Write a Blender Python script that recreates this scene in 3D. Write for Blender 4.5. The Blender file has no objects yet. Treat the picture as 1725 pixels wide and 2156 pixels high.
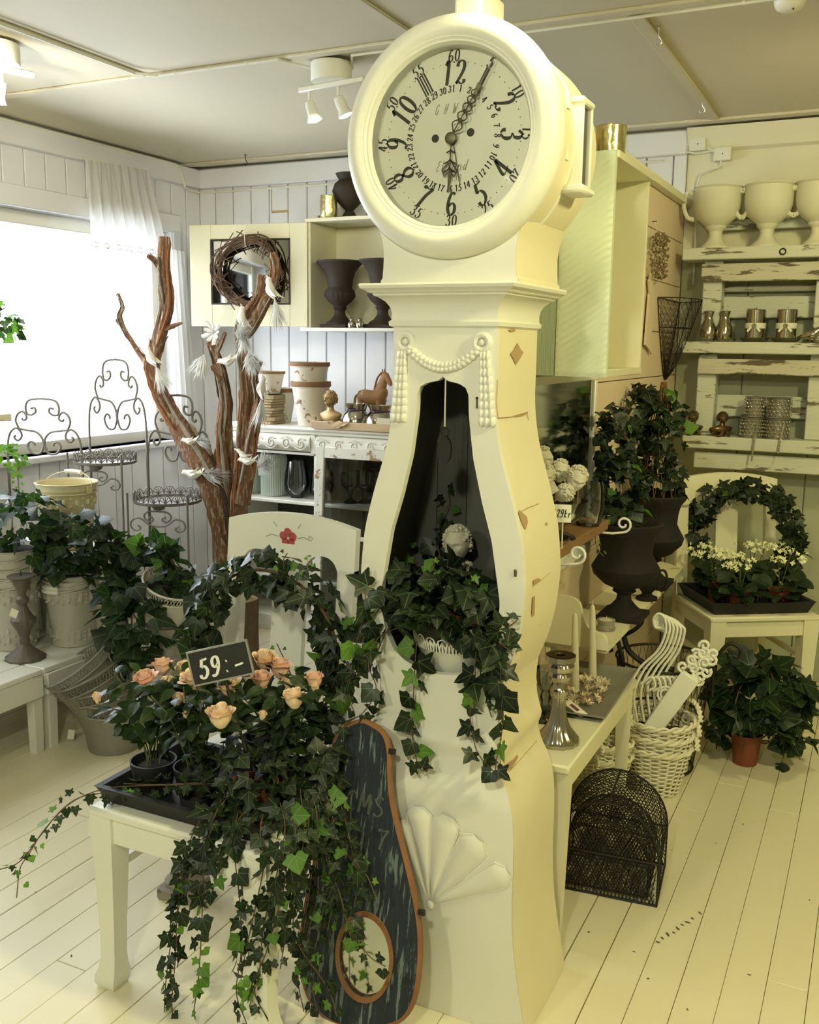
import bpy, math, random
from math import sin, cos, pi, radians, sqrt, atan2
from mathutils import Vector, Matrix, Euler
random.seed(7)
SC = bpy.context.scene
COL = SC.collection
V = Vector

# ------------------------------------------------------------------ camera
FPX, CX, CY, EYE = 2050.0, 862.5, 1078.0, 1.5
_y, _p, _r = radians(-25.86), radians(9.7), radians(-0.73)
_f = V((sin(_y)*cos(_p), cos(_y)*cos(_p), -sin(_p)))
_rt = V((cos(_y), -sin(_y), 0)); _dn = _f.cross(_rt)
RT = cos(_r)*_rt + sin(_r)*_dn
DN = -sin(_r)*_rt + cos(_r)*_dn
FW = _f
CAM = V((0, 0, EYE))
cd = bpy.data.cameras.new('camera'); cam = bpy.data.objects.new('camera', cd); COL.objects.link(cam)
cd.sensor_fit = 'HORIZONTAL'; cd.sensor_width = 36.0; cd.lens = FPX/1725*36.0
cd.clip_start = 0.05; cd.clip_end = 100
cm = Matrix((RT, -DN, -FW)).transposed().to_4x4(); cm.translation = CAM
cam.matrix_world = cm
SC.camera = cam
def ray(x, y): return RT*((x-CX)/FPX) + DN*((y-CY)/FPX) + FW
def onZ(x, y, z=0.0): d = ray(x, y); return CAM + d*((z-EYE)/d.z)
def onY(x, y, Y): d = ray(x, y); return CAM + d*(Y/d.y)
def onX(x, y, X): d = ray(x, y); return CAM + d*(X/d.x)
def dep(P): return (V(P)-CAM).dot(FW)
def mpp(P): return dep(P)/FPX          # metres per photo pixel at P

# ------------------------------------------------------------------ light
SC.view_settings.view_transform = 'Standard'; SC.view_settings.look = 'None'
SC.view_settings.gamma = 1.0; SC.view_settings.use_curve_mapping = False
SC.view_settings.exposure = 0.2
SC.cycles.use_denoising = True
SC.cycles.max_bounces = 7; SC.cycles.diffuse_bounces = 4; SC.cycles.glossy_bounces = 3
SC.cycles.transmission_bounces = 5; SC.cycles.transparent_max_bounces = 12
SC.cycles.caustics_reflective = False; SC.cycles.caustics_refractive = False
SC.cycles.sample_clamp_indirect = 6.0
w = bpy.data.worlds.new('sky'); SC.world = w; w.use_nodes = True
bg = w.node_tree.nodes['Background']; bg.inputs[0].default_value = (0.87, 0.92, 1.0, 1); bg.inputs[1].default_value = 10.0

ZC, YB, XL, XP = 2.48, 4.68, -3.63, -0.895      # ceiling, back wall, window wall, partition
XR, YF = 1.7, -1.7                               # walls behind and beside the camera
WY0, WY1, WZ0, WZ1 = 1.6, 4.42, 0.955, 2.11      # window opening
def area_portal():
    l = bpy.data.lights.new('window_daylight', 'AREA'); l.shape = 'RECTANGLE'
    l.size = WZ1-WZ0; l.size_y = WY1-WY0; l.cycles.is_portal = True
    o = bpy.data.objects.new('window_daylight', l); COL.objects.link(o)
    o.location = (XL-0.16, (WY0+WY1)/2, (WZ0+WZ1)/2); o.rotation_euler = (0, radians(-90), 0)
area_portal()
def spot(name, loc, target, power, col, angle=70, blend=0.6, rad=0.03):
    l = bpy.data.lights.new(name, 'SPOT'); l.energy = power; l.color = col; l.spot_size = radians(angle); l.spot_blend = blend
    l.shadow_soft_size = rad
    o = bpy.data.objects.new(name, l); COL.objects.link(o); o.location = loc
    o.rotation_euler = (V(target)-V(loc)).to_track_quat('-Z', 'Y').to_euler()
    return o
def bulb(name, loc, power, col, rad=0.05):
    l = bpy.data.lights.new(name, 'POINT'); l.energy = power; l.color = col; l.shadow_soft_size = rad
    o = bpy.data.objects.new(name, l); COL.objects.link(o); o.location = loc
    return o
FRONT = (1.0, 1.0, 0.74); WARM = (1.0, 0.93, 0.46)
# the shop's lamps over the clock and in view, plus fill spots added unseen
spot('clock_lamp_light', (-0.66, 1.78, 2.35), (-0.56, 1.93, 1.9), 18, WARM, 100, 0.6, 0.05)
spot('front_fill_light', (-0.35, -0.3, 2.30), (-0.95, 1.9, 0.8), 70, FRONT, 125, 0.8, 0.08)  # fill added from behind the camera, out of view
spot('left_fill_light', (-1.6, -1.0, 2.30), (-1.3, 1.9, 0.7), 66, FRONT, 125, 0.8, 0.08)  # another added fill from behind, on the window side
spot('right_fill_light', (0.75, 1.55, 2.30), (-0.6, 2.5, 0.7), 92, WARM, 130, 0.8, 0.08)  # unseen fill added to brighten clock flank, green cabinet and floor
spot('pallet_fill_light', (0.15, 3.2, 2.30), (-0.45, 4.5, 1.3), 30, WARM, 140, 0.8, 0.08)  # unseen fill added for the pallet wall
spot('corner_lamp_light', (-1.90, 3.12, 2.27), (-2.6, 4.6, 1.5), 7, (1.0, 0.95, 0.78), 120, 0.8, 0.04)
spot('left_lamp_light', (-2.6, 2.2, 2.27), (-3.6, 3.3, 2.0), 34, (1.0, 0.95, 0.78), 120, 0.8, 0.04)

# ------------------------------------------------------------------ materials
MATS = {}
def nmat(name):
    m = bpy.data.materials.new(name); m.use_nodes = True
    nt = m.node_tree; b = nt.nodes['Principled BSDF']
    MATS[name] = m
    return m, nt, b
def N(nt, t, **k):
    n = nt.nodes.new(t)
    for a, v in k.items():
        if a.startswith('i_'): n.inputs[int(a[2:])].default_value = v
        else: setattr(n, a, v)
    return n
def rgba(c): return (c[0], c[1], c[2], 1)
def paint(name, col, rough=0.5, var=0.10, scale=5.0, bump=0.15, bscale=40.0, metal=0.0, stretch=None, dark=None, dark_amt=0.5, spec=0.4, coat=0.0, fine=None):
    """a painted / metal / stone surface: colour drifting a little, fine relief, optional worn patches of a second colour"""
    m, nt, b = nmat(name); L = nt.links.new
    tc = N(nt, 'ShaderNodeTexCoord'); mp = N(nt, 'ShaderNodeMapping'); L(tc.outputs['Object'], mp.inputs[0])
    if stretch: mp.inputs['Scale'].default_value = stretch
    no = N(nt, 'ShaderNodeTexNoise'); no.inputs['Scale'].default_value = scale; no.inputs['Detail'].default_value = 4; L(mp.outputs[0], no.inputs[0])
    mx = N(nt, 'ShaderNodeMix', data_type='RGBA'); L(no.outputs[0], mx.inputs[0])
    mx.inputs[6].default_value = rgba([max(0, c*(1-var)) for c in col]); mx.inputs[7].default_value = rgba([min(1, c*(1+var)) for c in col])
    out = mx.outputs[2]
    if dark:
        n2 = N(nt, 'ShaderNodeTexNoise'); n2.inputs['Scale'].default_value = fine or scale*2.3; n2.inputs['Detail'].default_value = 6; n2.inputs['Roughness'].default_value = 0.65; L(mp.outputs[0], n2.inputs[0])
        rp = N(nt, 'ShaderNodeValToRGB'); rp.color_ramp.elements[0].position = dark_amt; rp.color_ramp.elements[1].position = min(1, dark_amt+0.04); L(n2.outputs[0], rp.inputs[0])
        m2 = N(nt, 'ShaderNodeMix', data_type='RGBA'); L(rp.outputs[0], m2.inputs[0]); m2.inputs[7].default_value = rgba(dark); L(out, m2.inputs[6]); out = m2.outputs[2]
    L(out, b.inputs['Base Color'])
    b.inputs['Roughness'].default_value = rough; b.inputs['Metallic'].default_value = metal; b.inputs['Specular IOR Level'].default_value = spec
    b.inputs['Coat Weight'].default_value = coat
    if bump:
        n3 = N(nt, 'ShaderNodeTexNoise'); n3.inputs['Scale'].default_value = bscale; n3.inputs['Detail'].default_value = 5; L(mp.outputs[0], n3.inputs[0])
        bp = N(nt, 'ShaderNodeBump'); bp.inputs['Strength'].default_value = bump; bp.inputs['Distance'].default_value = 0.004
        L(n3.outputs[0], bp.inputs['Height']); L(bp.outputs[0], b.inputs['Normal'])
    return m
def glass(name, col=(1, 1, 1), rough=0.02, refl=0.12):
    """thin clear pane or blown glass: clear with a fresnel shine, so daylight passes"""
    m, nt, b = nmat(name); L = nt.links.new
    nt.nodes.remove(b)
    tr = N(nt, 'ShaderNodeBsdfTransparent'); tr.inputs[0].default_value = rgba(col)
    gl = N(nt, 'ShaderNodeBsdfGlossy'); gl.inputs['Roughness'].default_value = rough
    lw = N(nt, 'ShaderNodeLayerWeight'); lw.inputs[0].default_value = refl*2.5
    ad = N(nt, 'ShaderNodeMath', operation='ADD', use_clamp=True); ad.inputs[1].default_value = refl*0.25; L(lw.outputs['Fresnel'], ad.inputs[0])
    mx = N(nt, 'ShaderNodeMixShader'); L(ad.outputs[0], mx.inputs[0]); L(tr.outputs[0], mx.inputs[1]); L(gl.outputs[0], mx.inputs[2])
    L(mx.outputs[0], nt.nodes['Material Output'].inputs[0])
    return m
def emit(name, col, s):
    m, nt, b = nmat(name); b.inputs['Base Color'].default_value = rgba(col)
    b.inputs['Emission Color'].default_value = rgba(col); b.inputs['Emission Strength'].default_value = s
    return m
def leafmat(name, c0, c1, rough=0.38, trans=0.25, vein=(0.16, 0.26, 0.10)):
    """leaf: each leaf takes its own green between two tones, paler veins fanning out from the stalk, light shining through"""
    m, nt, b = nmat(name); L = nt.links.new
    oi = N(nt, 'ShaderNodeObjectInfo')
    mx = N(nt, 'ShaderNodeMix', data_type='RGBA'); L(oi.outputs['Random'], mx.inputs[0]); mx.inputs[6].default_value = rgba(c0); mx.inputs[7].default_value = rgba(c1)
    tc = N(nt, 'ShaderNodeTexCoord'); sp = N(nt, 'ShaderNodeSeparateXYZ'); L(tc.outputs['Object'], sp.inputs[0])
    ax = N(nt, 'ShaderNodeMath', operation='ABSOLUTE'); L(sp.outputs[0], ax.inputs[0])
    ds = [ax.outputs[0]]
    for a in (48,):
        m1 = N(nt, 'ShaderNodeMath', operation='MULTIPLY'); m1.inputs[1].default_value = cos(radians(a)); L(ax.outputs[0], m1.inputs[0])
        m2 = N(nt, 'ShaderNodeMath', operation='MULTIPLY_ADD'); m2.inputs[1].default_value = -sin(radians(a)); L(sp.outputs[1], m2.inputs[0]); L(m1.outputs[0], m2.inputs[2])
        m3 = N(nt, 'ShaderNodeMath', operation='ABSOLUTE'); L(m2.outputs[0], m3.inputs[0]); ds.append(m3.outputs[0])
    mn = N(nt, 'ShaderNodeMath', operation='MINIMUM'); L(ds[0], mn.inputs[0]); L(ds[1], mn.inputs[1])
    lt = N(nt, 'ShaderNodeMath', operation='LESS_THAN'); lt.inputs[1].default_value = 0.016; L(mn.outputs[0], lt.inputs[0])
    mv = N(nt, 'ShaderNodeMath', operation='MULTIPLY'); mv.inputs[1].default_value = 0.45; L(lt.outputs[0], mv.inputs[0])
    m4 = N(nt, 'ShaderNodeMix', data_type='RGBA'); L(mv.outputs[0], m4.inputs[0]); L(mx.outputs[2], m4.inputs[6]); m4.inputs[7].default_value = rgba(vein)
    L(m4.outputs[2], b.inputs['Base Color']); b.inputs['Roughness'].default_value = rough+.05; b.inputs['Specular IOR Level'].default_value = 0.33
    tl = N(nt, 'ShaderNodeBsdfTranslucent'); 
    br = N(nt, 'ShaderNodeMix', data_type='RGBA', blend_type='MULTIPLY'); br.inputs[0].default_value = 1; L(m4.outputs[2], br.inputs[6]); br.inputs[7].default_value = (2.2, 2.6, 1.0, 1)
    L(br.outputs[2], tl.inputs[0])
    ms = N(nt, 'ShaderNodeMixShader'); ms.inputs[0].default_value = trans; L(b.outputs[0], ms.inputs[1]); L(tl.outputs[0], ms.inputs[2])
    L(ms.outputs[0], nt.nodes['Material Output'].inputs[0])
    return m
def cloth(name, col, trans=0.5, alpha=0.7):
    m, nt, b = nmat(name); L = nt.links.new
    b.inputs['Base Color'].default_value = rgba(col); b.inputs['Roughness'].default_value = 0.9
    tl = N(nt, 'ShaderNodeBsdfTranslucent'); tl.inputs[0].default_value = rgba(col)
    ms = N(nt, 'ShaderNodeMixShader'); ms.inputs[0].default_value = trans; L(b.outputs[0], ms.inputs[1]); L(tl.outputs[0], ms.inputs[2])
    tp = N(nt, 'ShaderNodeBsdfTransparent'); m2 = N(nt, 'ShaderNodeMixShader'); m2.inputs[0].default_value = alpha
    L(tp.outputs[0], m2.inputs[1]); L(ms.outputs[0], m2.inputs[2]); L(m2.outputs[0], nt.nodes['Material Output'].inputs[0])
    return m

paint('white_paint', (0.80, 0.79, 0.70), 0.45, 0.05, 4, 0.12, 30)
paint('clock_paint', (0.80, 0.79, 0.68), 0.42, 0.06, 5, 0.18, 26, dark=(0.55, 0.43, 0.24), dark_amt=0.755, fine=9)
paint('clock_warm_lit', (0.80, 0.73, 0.50), 0.45, 0.06, 5, 0.18, 26, dark=(0.55, 0.40, 0.20), dark_amt=0.74, fine=8)  # clock paint with warm lamplight put into its colour
paint('ceiling_paint', (0.64, 0.58, 0.42), 0.7, 0.05, 1.2, 0.10, 60)
paint('wall_paint', (0.77, 0.77, 0.78), 0.6, 0.05, 2, 0.12, 30)
paint('yellow_wall', (0.74, 0.70, 0.50), 0.7, 0.06, 2, 0.10, 40)
paint('green_wall', (0.44, 0.46, 0.33), 0.7, 0.08, 2, 0.10, 40)
paint('pink_wall', (0.72, 0.58, 0.42), 0.65, 0.08, 2.5, 0.15, 25, stretch=(1, 0.25, 1))
paint('floor_paint', (0.79, 0.73, 0.52), 0.33, 0.10, 3, 0.12, 22, stretch=(1, 0.15, 1), dark=(0.42, 0.34, 0.20), dark_amt=0.735, fine=14)
paint('gap_dark', (0.12, 0.10, 0.06), 0.9, 0.2, 5, 0)
paint('groove_grey', (0.50, 0.50, 0.50), 0.9, 0.1, 5, 0)
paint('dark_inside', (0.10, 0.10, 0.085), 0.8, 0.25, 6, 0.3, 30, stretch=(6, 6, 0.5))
paint('bare_wood', (0.45, 0.30, 0.15), 0.7, 0.2, 8, 0.3, 30)
paint('dial_paint', (0.72, 0.72, 0.58), 0.35, 0.08, 9, 0.05, 50, coat=0.2)
paint('ink', (0.045, 0.045, 0.035), 0.7, 0.2, 30, 0)
paint('faint_ink', (0.32, 0.32, 0.22), 0.7, 0.2, 30, 0)
paint('iron_black', (0.028, 0.026, 0.022), 0.55, 0.2, 20, 0.2, 80, metal=0.3)
paint('brass_dark', (0.14, 0.13, 0.08), 0.45, 0.25, 30, 0.2, 80, metal=0.7)
paint('urn_brown', (0.040, 0.028, 0.018), 0.75, 0.25, 14, 0.35, 60)
paint('urn_black', (0.012, 0.009, 0.007), 0.8, 0.25, 14, 0.35, 60)
paint('stone_grey', (0.30, 0.28, 0.23), 0.85, 0.25, 12, 0.5, 45, dark=(0.14, 0.14, 0.11), dark_amt=0.6)
paint('stone_cream', (0.58, 0.55, 0.42), 0.7, 0.12, 20, 0.3, 70)
paint('urn_cream', (0.70, 0.68, 0.52), 0.6, 0.08, 8, 0.2, 50)
paint('terracotta', (0.22, 0.065, 0.028), 0.7, 0.12, 15, 0.15, 60)
paint('plastic_black', (0.016, 0.016, 0.015), 0.58, 0.1, 10, 0.05, 60)
paint('soil', (0.02, 0.016, 0.012), 0.95, 0.4, 60, 0.9, 150)
paint('zinc', (0.58, 0.56, 0.47), 0.55, 0.14, 8, 0.2, 40, metal=0.15)
paint('zinc_dark', (0.28, 0.27, 0.22), 0.6, 0.18, 8, 0.25, 40, metal=0.35)
paint('cream_enamel', (0.74, 0.66, 0.40), 0.5, 0.05, 6, 0.08, 40)
paint('lavender_wall', (0.78, 0.78, 0.80), 0.6, 0.04, 2, 0.1, 30)
paint('metal_stand', (0.22, 0.20, 0.18), 0.55, 0.15, 15, 0.2, 50, metal=0.4)
paint('silver', (0.46, 0.43, 0.35), 0.16, 0.15, 16, 0.15, 35, metal=1.0)
paint('gold_glass', (0.72, 0.66, 0.36), 0.22, 0.25, 18, 0.5, 45, metal=0.9)
paint('bronze', (0.20, 0.14, 0.07), 0.3, 0.25, 20, 0.2, 60, metal=0.9)
paint('driftwood', (0.20, 0.10, 0.05), 0.9, 0.6, 26, 1.0, 60, stretch=(2.2, 2.2, 0.35), dark=(0.36, 0.30, 0.22), dark_amt=0.54, fine=40)
paint('bark_grey', (0.30, 0.26, 0.20), 0.9, 0.4, 30, 0.8, 60, stretch=(2, 2, .5))
paint('bark_red', (0.30, 0.12, 0.05), 0.9, 0.4, 30, 0.8, 60, stretch=(2, 2, .5))
paint('bark_dark', (0.07, 0.045, 0.028), 0.9, 0.4, 30, 0.8, 60, stretch=(2, 2, .5))
paint('bark', (0.15, 0.10, 0.06), 0.9, 0.35, 16, 0.9, 45, stretch=(1.6, 1.6, 0.5), dark=(0.34, 0.28, 0.18), dark_amt=0.64)
paint('twig', (0.13, 0.08, 0.045), 0.8, 0.35, 20, 0.5, 60)
paint('log_cut', (0.50, 0.36, 0.20), 0.8, 0.15, 14, 0.2, 60)
paint('slab_wood', (0.24, 0.13, 0.05), 0.5, 0.35, 6, 0.3, 30, stretch=(5, 0.7, 5), dark=(0.16, 0.085, 0.03), dark_amt=0.62)
paint('tray_wood', (0.58, 0.43, 0.26), 0.6, 0.2, 6, 0.2, 30, stretch=(0.6, 4, 4))
paint('pallet_paint', (0.62, 0.63, 0.52), 0.65, 0.10, 5, 0.35, 30, stretch=(0.5, 4, 3), dark=(0.17, 0.14, 0.09), dark_amt=0.575, fine=9)
paint('pallet_worn', (0.56, 0.53, 0.41), 0.7, 0.15, 6, 0.5, 40, stretch=(0.5, 4, 3), dark=(0.13, 0.10, 0.065), dark_amt=0.53, fine=10)
paint('mint_paint', (0.72, 0.80, 0.62), 0.55, 0.07, 5, 0.25, 24, stretch=(3, 3, 0.5))
paint('mint_grain', (0.38, 0.47, 0.33), 0.65, 0.22, 14, 0.6, 50, stretch=(6, 6, 0.35))
paint('cream_paint', (0.78, 0.74, 0.52), 0.5, 0.05, 4, 0.12, 30)
paint('chair_paint', (0.85, 0.85, 0.74), 0.38, 0.04, 4, 0.08, 30)
paint('wicker', (0.80, 0.76, 0.58), 0.6, 0.12, 20, 0.3, 60)
paint('wax', (0.74, 0.69, 0.50), 0.5, 0.05, 10, 0.05, 40)
paint('feather', (0.88, 0.88, 0.86), 0.9, 0.05, 20, 0.1, 60)
paint('pearl', (0.80, 0.77, 0.66), 0.3, 0.08, 14, 0.05, 40, coat=0.3)
paint('crackle_pot', (0.72, 0.66, 0.54), 0.5, 0.08, 8, 0.25, 40, dark=(0.26, 0.15, 0.08), dark_amt=0.585, fine=16)
paint('rust', (0.25, 0.13, 0.06), 0.8, 0.3, 14, 0.4, 60)
paint('antique_gold', (0.45, 0.30, 0.13), 0.45, 0.3, 12, 0.3, 50, metal=0.3, dark=(0.75, 0.62, 0.36), dark_amt=0.57)
paint('horse_wood', (0.35, 0.18, 0.075), 0.55, 0.3, 10, 0.3, 40, dark=(0.62, 0.48, 0.30), dark_amt=0.6, fine=18)
paint('celadon', (0.50, 0.57, 0.50), 0.35, 0.08, 8, 0.1, 40, coat=0.3)
paint('paper', (0.80, 0.77, 0.62), 0.8, 0.04, 10, 0.05, 50)
paint('plum', (0.16, 0.06, 0.13), 0.7, 0.2, 12, 0.1, 50)
paint('book_page', (0.40, 0.31, 0.17), 0.9, 0.35, 30, 0.6, 60, stretch=(1, 1, 6), dark=(0.15, 0.10, 0.05), dark_amt=0.58)
paint('door_blue', (0.020, 0.028, 0.038), 0.75, 0.3, 12, 0.7, 50, stretch=(5, 5, 0.6), dark=(0.14, 0.19, 0.18), dark_amt=0.56, fine=16)
paint('door_edge', (0.24, 0.11, 0.045), 0.8, 0.3, 14, 0.6, 50)
paint('pewter', (0.15, 0.13, 0.10), 0.6, 0.25, 14, 0.4, 60, metal=0.3)
paint('old_letter', (0.10, 0.11, 0.09), 0.8, 0.4, 40, 0)
paint('chalkboard', (0.022, 0.024, 0.022), 0.8, 0.2, 20, 0.1, 60)
paint('chalk', (0.80, 0.80, 0.74), 0.9, 0.1, 60, 0.1, 100)
paint('silver_frame', (0.6, 0.6, 0.55), 0.3, 0.1, 10, 0.1, 40, metal=0.8)
paint('rose_pink', (0.88, 0.58, 0.42), 0.55, 0.12, 30, 0.1, 40)
paint('rose_cream', (0.90, 0.68, 0.46), 0.55, 0.12, 30, 0.1, 40)
paint('flower_red', (0.52, 0.10, 0.11), 0.6, 0.3, 30, 0.1, 40)
paint('stem_green', (0.10, 0.13, 0.035), 0.6, 0.2, 20, 0.1, 40)
paint('stem_brown', (0.12, 0.075, 0.035), 0.7, 0.2, 20, 0.1, 40)
paint('kalanchoe_white', (0.82, 0.82, 0.50), 0.6, 0.1, 30, 0.1, 40)
paint('cage_wire', (0.024, 0.022, 0.018), 0.6, 0.2, 20, 0.2, 80, metal=0.3)
paint('dried', (0.20, 0.15, 0.08), 0.9, 0.3, 30, 0.4, 60)
paint('rhinestone', (0.62, 0.58, 0.46), 0.18, 0.35, 60, 0.5, 120, metal=0.85)
paint('cable_white', (0.76, 0.74, 0.62), 0.5, 0.05, 10, 0.05, 40)
paint('lamp_white', (0.82, 0.80, 0.70), 0.4, 0.04, 5, 0.03, 30)
paint('mirror', (0.78, 0.80, 0.80), 0.03, 0.02, 3, 0, metal=1.0)
paint('mirror_old', (0.50, 0.52, 0.48), 0.08, 0.3, 5, 0, metal=1.0)
paint('potpourri_cream', (0.72, 0.62, 0.42), 0.8, 0.2, 30, 0.3, 60)
paint('potpourri_red', (0.42, 0.14, 0.10), 0.8, 0.3, 30, 0.3, 60)
paint('snow', (0.85, 0.88, 0.92), 0.9, 0.03, 1, 0.1, 4)
glass('clear_glass', (0.97, 0.98, 0.97), 0.02, 0.10)
glass('window_glass', (0.97, 0.98, 0.98), 0.01, 0.06)
glass('dial_glass', (0.98, 0.98, 0.96), 0.03, 0.04)
glass('green_glass', (0.80, 0.90, 0.84), 0.04, 0.16)
glass('smoke_glass', (0.80, 0.82, 0.80), 0.03, 0.14)
cloth('lace', (0.88, 0.87, 0.84), 0.55, 0.72)
emit('bulb_glow', (1.0, 0.88, 0.62), 14)
IVY = leafmat('ivy_green', (0.008, 0.014, 0.007), (0.024, 0.039, 0.018), 0.36, 0.22)
IVY2 = leafmat('ivy_young', (0.07, 0.16, 0.025), (0.13, 0.25, 0.045), 0.42, 0.32, (0.3, 0.42, 0.16))
IVYB = leafmat('ivy_big', (0.010, 0.022, 0.010), (0.030, 0.056, 0.023), 0.30, 0.36, (0.16, 0.28, 0.10))
ROSEL = leafmat('rose_leaf', (0.011, 0.024, 0.009), (0.029, 0.054, 0.016), 0.33, 0.25, (0.05, 0.10, 0.03))
KALL = leafmat('kalanchoe_leaf', (0.010, 0.020, 0.008), (0.022, 0.040, 0.014), 0.45, 0.12, (0.06, 0.10, 0.03))
# ------------------------------------------------------------------ mesh helpers
def frame_from(d, up=V((0, 0, 1))):
    d = V(d).normalized(); a = up if abs(d.dot(up)) < 0.95 else V((1, 0, 0))
    x = a.cross(d).normalized(); return x, d.cross(x)
def smooth_path(pts, n=6, closed=False):
    P = [V(p) for p in pts]; m = len(P); out = []
    rng = range(m) if closed else range(m-1)
    for i in rng:
        p0 = P[(i-1) % m] if (closed or i > 0) else P[0]*2-P[1]
        p1 = P[i]; p2 = P[(i+1) % m]
        p3 = P[(i+2) % m] if (closed or i+2 < m) else P[-1]*2-P[-2]
        for k in range(n):
            t = k/n; t2 = t*t; t3 = t2*t
            out.append(0.5*((2*p1)+(p2-p0)*t+(2*p0-5*p1+4*p2-p3)*t2+(3*p1-p0-3*p2+p3)*t3))
    if not closed: out.append(P[-1])
    return out
def interp(tab, z):
    if z <= tab[0][0]: return tab[0][1]
    for (a, b), (c, d) in zip(tab, tab[1:]):
        if z <= c:
            t = (z-a)/(c-a) if c > a else 0; return b+(d-b)*t
    return tab[-1][1]
def ssmooth(tab, z):   # smooth interpolation through a table (cosine-free Catmull)
    zs = [t[0] for t in tab]; n = len(tab)
    if z <= zs[0]: return tab[0][1]
    if z >= zs[-1]: return tab[-1][1]
    for i in range(n-1):
        if z <= zs[i+1]:
            h = zs[i+1]-zs[i]; t = (z-zs[i])/h
            def sl(j):
                if j <= 0: return (tab[1][1]-tab[0][1])/(zs[1]-zs[0])
                if j >= n-1: return (tab[-1][1]-tab[-2][1])/(zs[-1]-zs[-2])
                return (tab[j+1][1]-tab[j-1][1])/(zs[j+1]-zs[j-1])
            m0 = sl(i)*h; m1 = sl(i+1)*h; a, b = tab[i][1], tab[i+1][1]
            return (2*t**3-3*t*t+1)*a+(t**3-2*t*t+t)*m0+(-2*t**3+3*t*t)*b+(t**3-t*t)*m1
class MB:
    def __init__(s): s.v = []; s.f = []
    def add(s, vs, fs, M=None):
        o = len(s.v)
        s.v += [tuple(M @ V(v)) for v in vs] if M is not None else [tuple(v) for v in vs]
        s.f += [tuple(i+o for i in f) for f in fs]
        return s
    def box(s, lo, hi, b=0.0, M=None):
        lo, hi = V(lo), V(hi); c = (lo+hi)/2; h = (hi-lo)/2
        if b <= 0:
            vs = [(c.x+sx*h.x, c.y+sy*h.y, c.z+sz*h.z) for sx in (-1, 1) for sy in (-1, 1) for sz in (-1, 1)]
            return s.add(vs, [(0, 1, 3, 2), (4, 6, 7, 5), (0, 4, 5, 1), (2, 3, 7, 6), (0, 2, 6, 4), (1, 5, 7, 3)], M)
        b = min(b, h.x*.95, h.y*.95, h.z*.95)
        vs = []; idx = {}
        for sx in (-1, 1):
            for sy in (-1, 1):
                for sz in (-1, 1):
                    for ax in range(3):
                        q = [sx*(h.x-b), sy*(h.y-b), sz*(h.z-b)]; q[ax] = (sx, sy, sz)[ax]*h[ax]
                        idx[(sx, sy, sz, ax)] = len(vs); vs.append((c.x+q[0], c.y+q[1], c.z+q[2]))
        fs = []
        for ax in range(3):
            for sg in (-1, 1):
                o = [(-1, -1), (1, -1), (1, 1), (-1, 1)]
                f = []
                for p, q in o:
                    k = [0, 0, 0]; k[ax] = sg; k[(ax+1) % 3] = p; k[(ax+2) % 3] = q
                    f.append(idx[(k[0], k[1], k[2], ax)])
                fs.append(tuple(f if sg > 0 else f[::-1]))
        for ax in range(3):
            a1, a2 = (ax+1) % 3, (ax+2) % 3
            for s1 in (-1, 1):
                for s2 in (-1, 1):
                    def g(sa, w):
                        k = [0, 0, 0]; k[ax] = sa; k[a1] = s1; k[a2] = s2; return idx[(k[0], k[1], k[2], w)]
                    f = (g(-1, a1), g(1, a1), g(1, a2), g(-1, a2)); fs.append(f if s1*s2 < 0 else f[::-1])
        for sx in (-1, 1):
            for sy in (-1, 1):
                for sz in (-1, 1):
                    f = tuple(idx[(sx, sy, sz, a)] for a in range(3)); fs.append(f if sx*sy*sz > 0 else f[::-1])
        return s.add(vs, fs, M)
    def tbox(s, c0, s0, c1, s1, M=None):      # tapered bar: centre + half sizes at bottom and top
        vs = [(c0[0]+a*s0[0], c0[1]+b*s0[1], c0[2]) for a, b in ((-1, -1), (1, -1), (1, 1), (-1, 1))] + [(c1[0]+a*s1[0], c1[1]+b*s1[1], c1[2]) for a, b in ((-1, -1), (1, -1), (1, 1), (-1, 1))]
        return s.add(vs, [(3, 2, 1, 0), (4, 5, 6, 7)]+[(i, (i+1) % 4, (i+1) % 4+4, i+4) for i in range(4)], M)
    def lathe(s, prof, n=24, c=(0, 0, 0), M=None, mod=None, caps=True):
        vs = []; fs = []; m = len(prof); c = V(c)
        for i, (r, z) in enumerate(prof):
            for k in range(n):
                a = 2*pi*k/n; rr = r*(mod(a, i/(m-1)) if mod else 1)
                vs.append((c.x+rr*cos(a), c.y+rr*sin(a), c.z+z))
        for i in range(m-1):
            for k in range(n):
                k2 = (k+1) % n; fs.append((i*n+k, i*n+k2, (i+1)*n+k2, (i+1)*n+k))
        if caps:
            if prof[0][0] > 1e-5: fs.append(tuple(range(n))[::-1])
            if prof[-1][0] > 1e-5: fs.append(tuple((m-1)*n+k for k in range(n)))
        return s.add(vs, fs, M)
    def tube(s, pts, r, n=6, closed=False, M=None, flat=1.0):
        P = [V(p) for p in pts]; m = len(P); vs = []; fs = []
        x = None
        for i in range(m):
            if closed: d = P[(i+1) % m]-P[i-1]
            else: d = P[min(i+1, m-1)]-P[max(i-1, 0)]
            if d.length < 1e-9: d = V((0, 0, 1))
            d.normalize()
            if x is None: x, y = frame_from(d)
            else:
                x = (x-d*x.dot(d)); x = x.normalized() if x.length > 1e-6 else frame_from(d)[0]; y = d.cross(x)
            rr = r[i] if isinstance(r, (list, tuple)) else r
            for k in range(n):
                a = 2*pi*k/n; vs.append(P[i]+x*(rr*cos(a))+y*(rr*flat*sin(a)))
        for i in range(m if closed else m-1):
            i2 = (i+1) % m
            for k in range(n):
                k2 = (k+1) % n; fs.append((i*n+k, i*n+k2, i2*n+k2, i2*n+k))
        if not closed: fs += [tuple(range(n))[::-1], tuple((m-1)*n+k for k in range(n))]
        return s.add(vs, fs, M)
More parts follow.
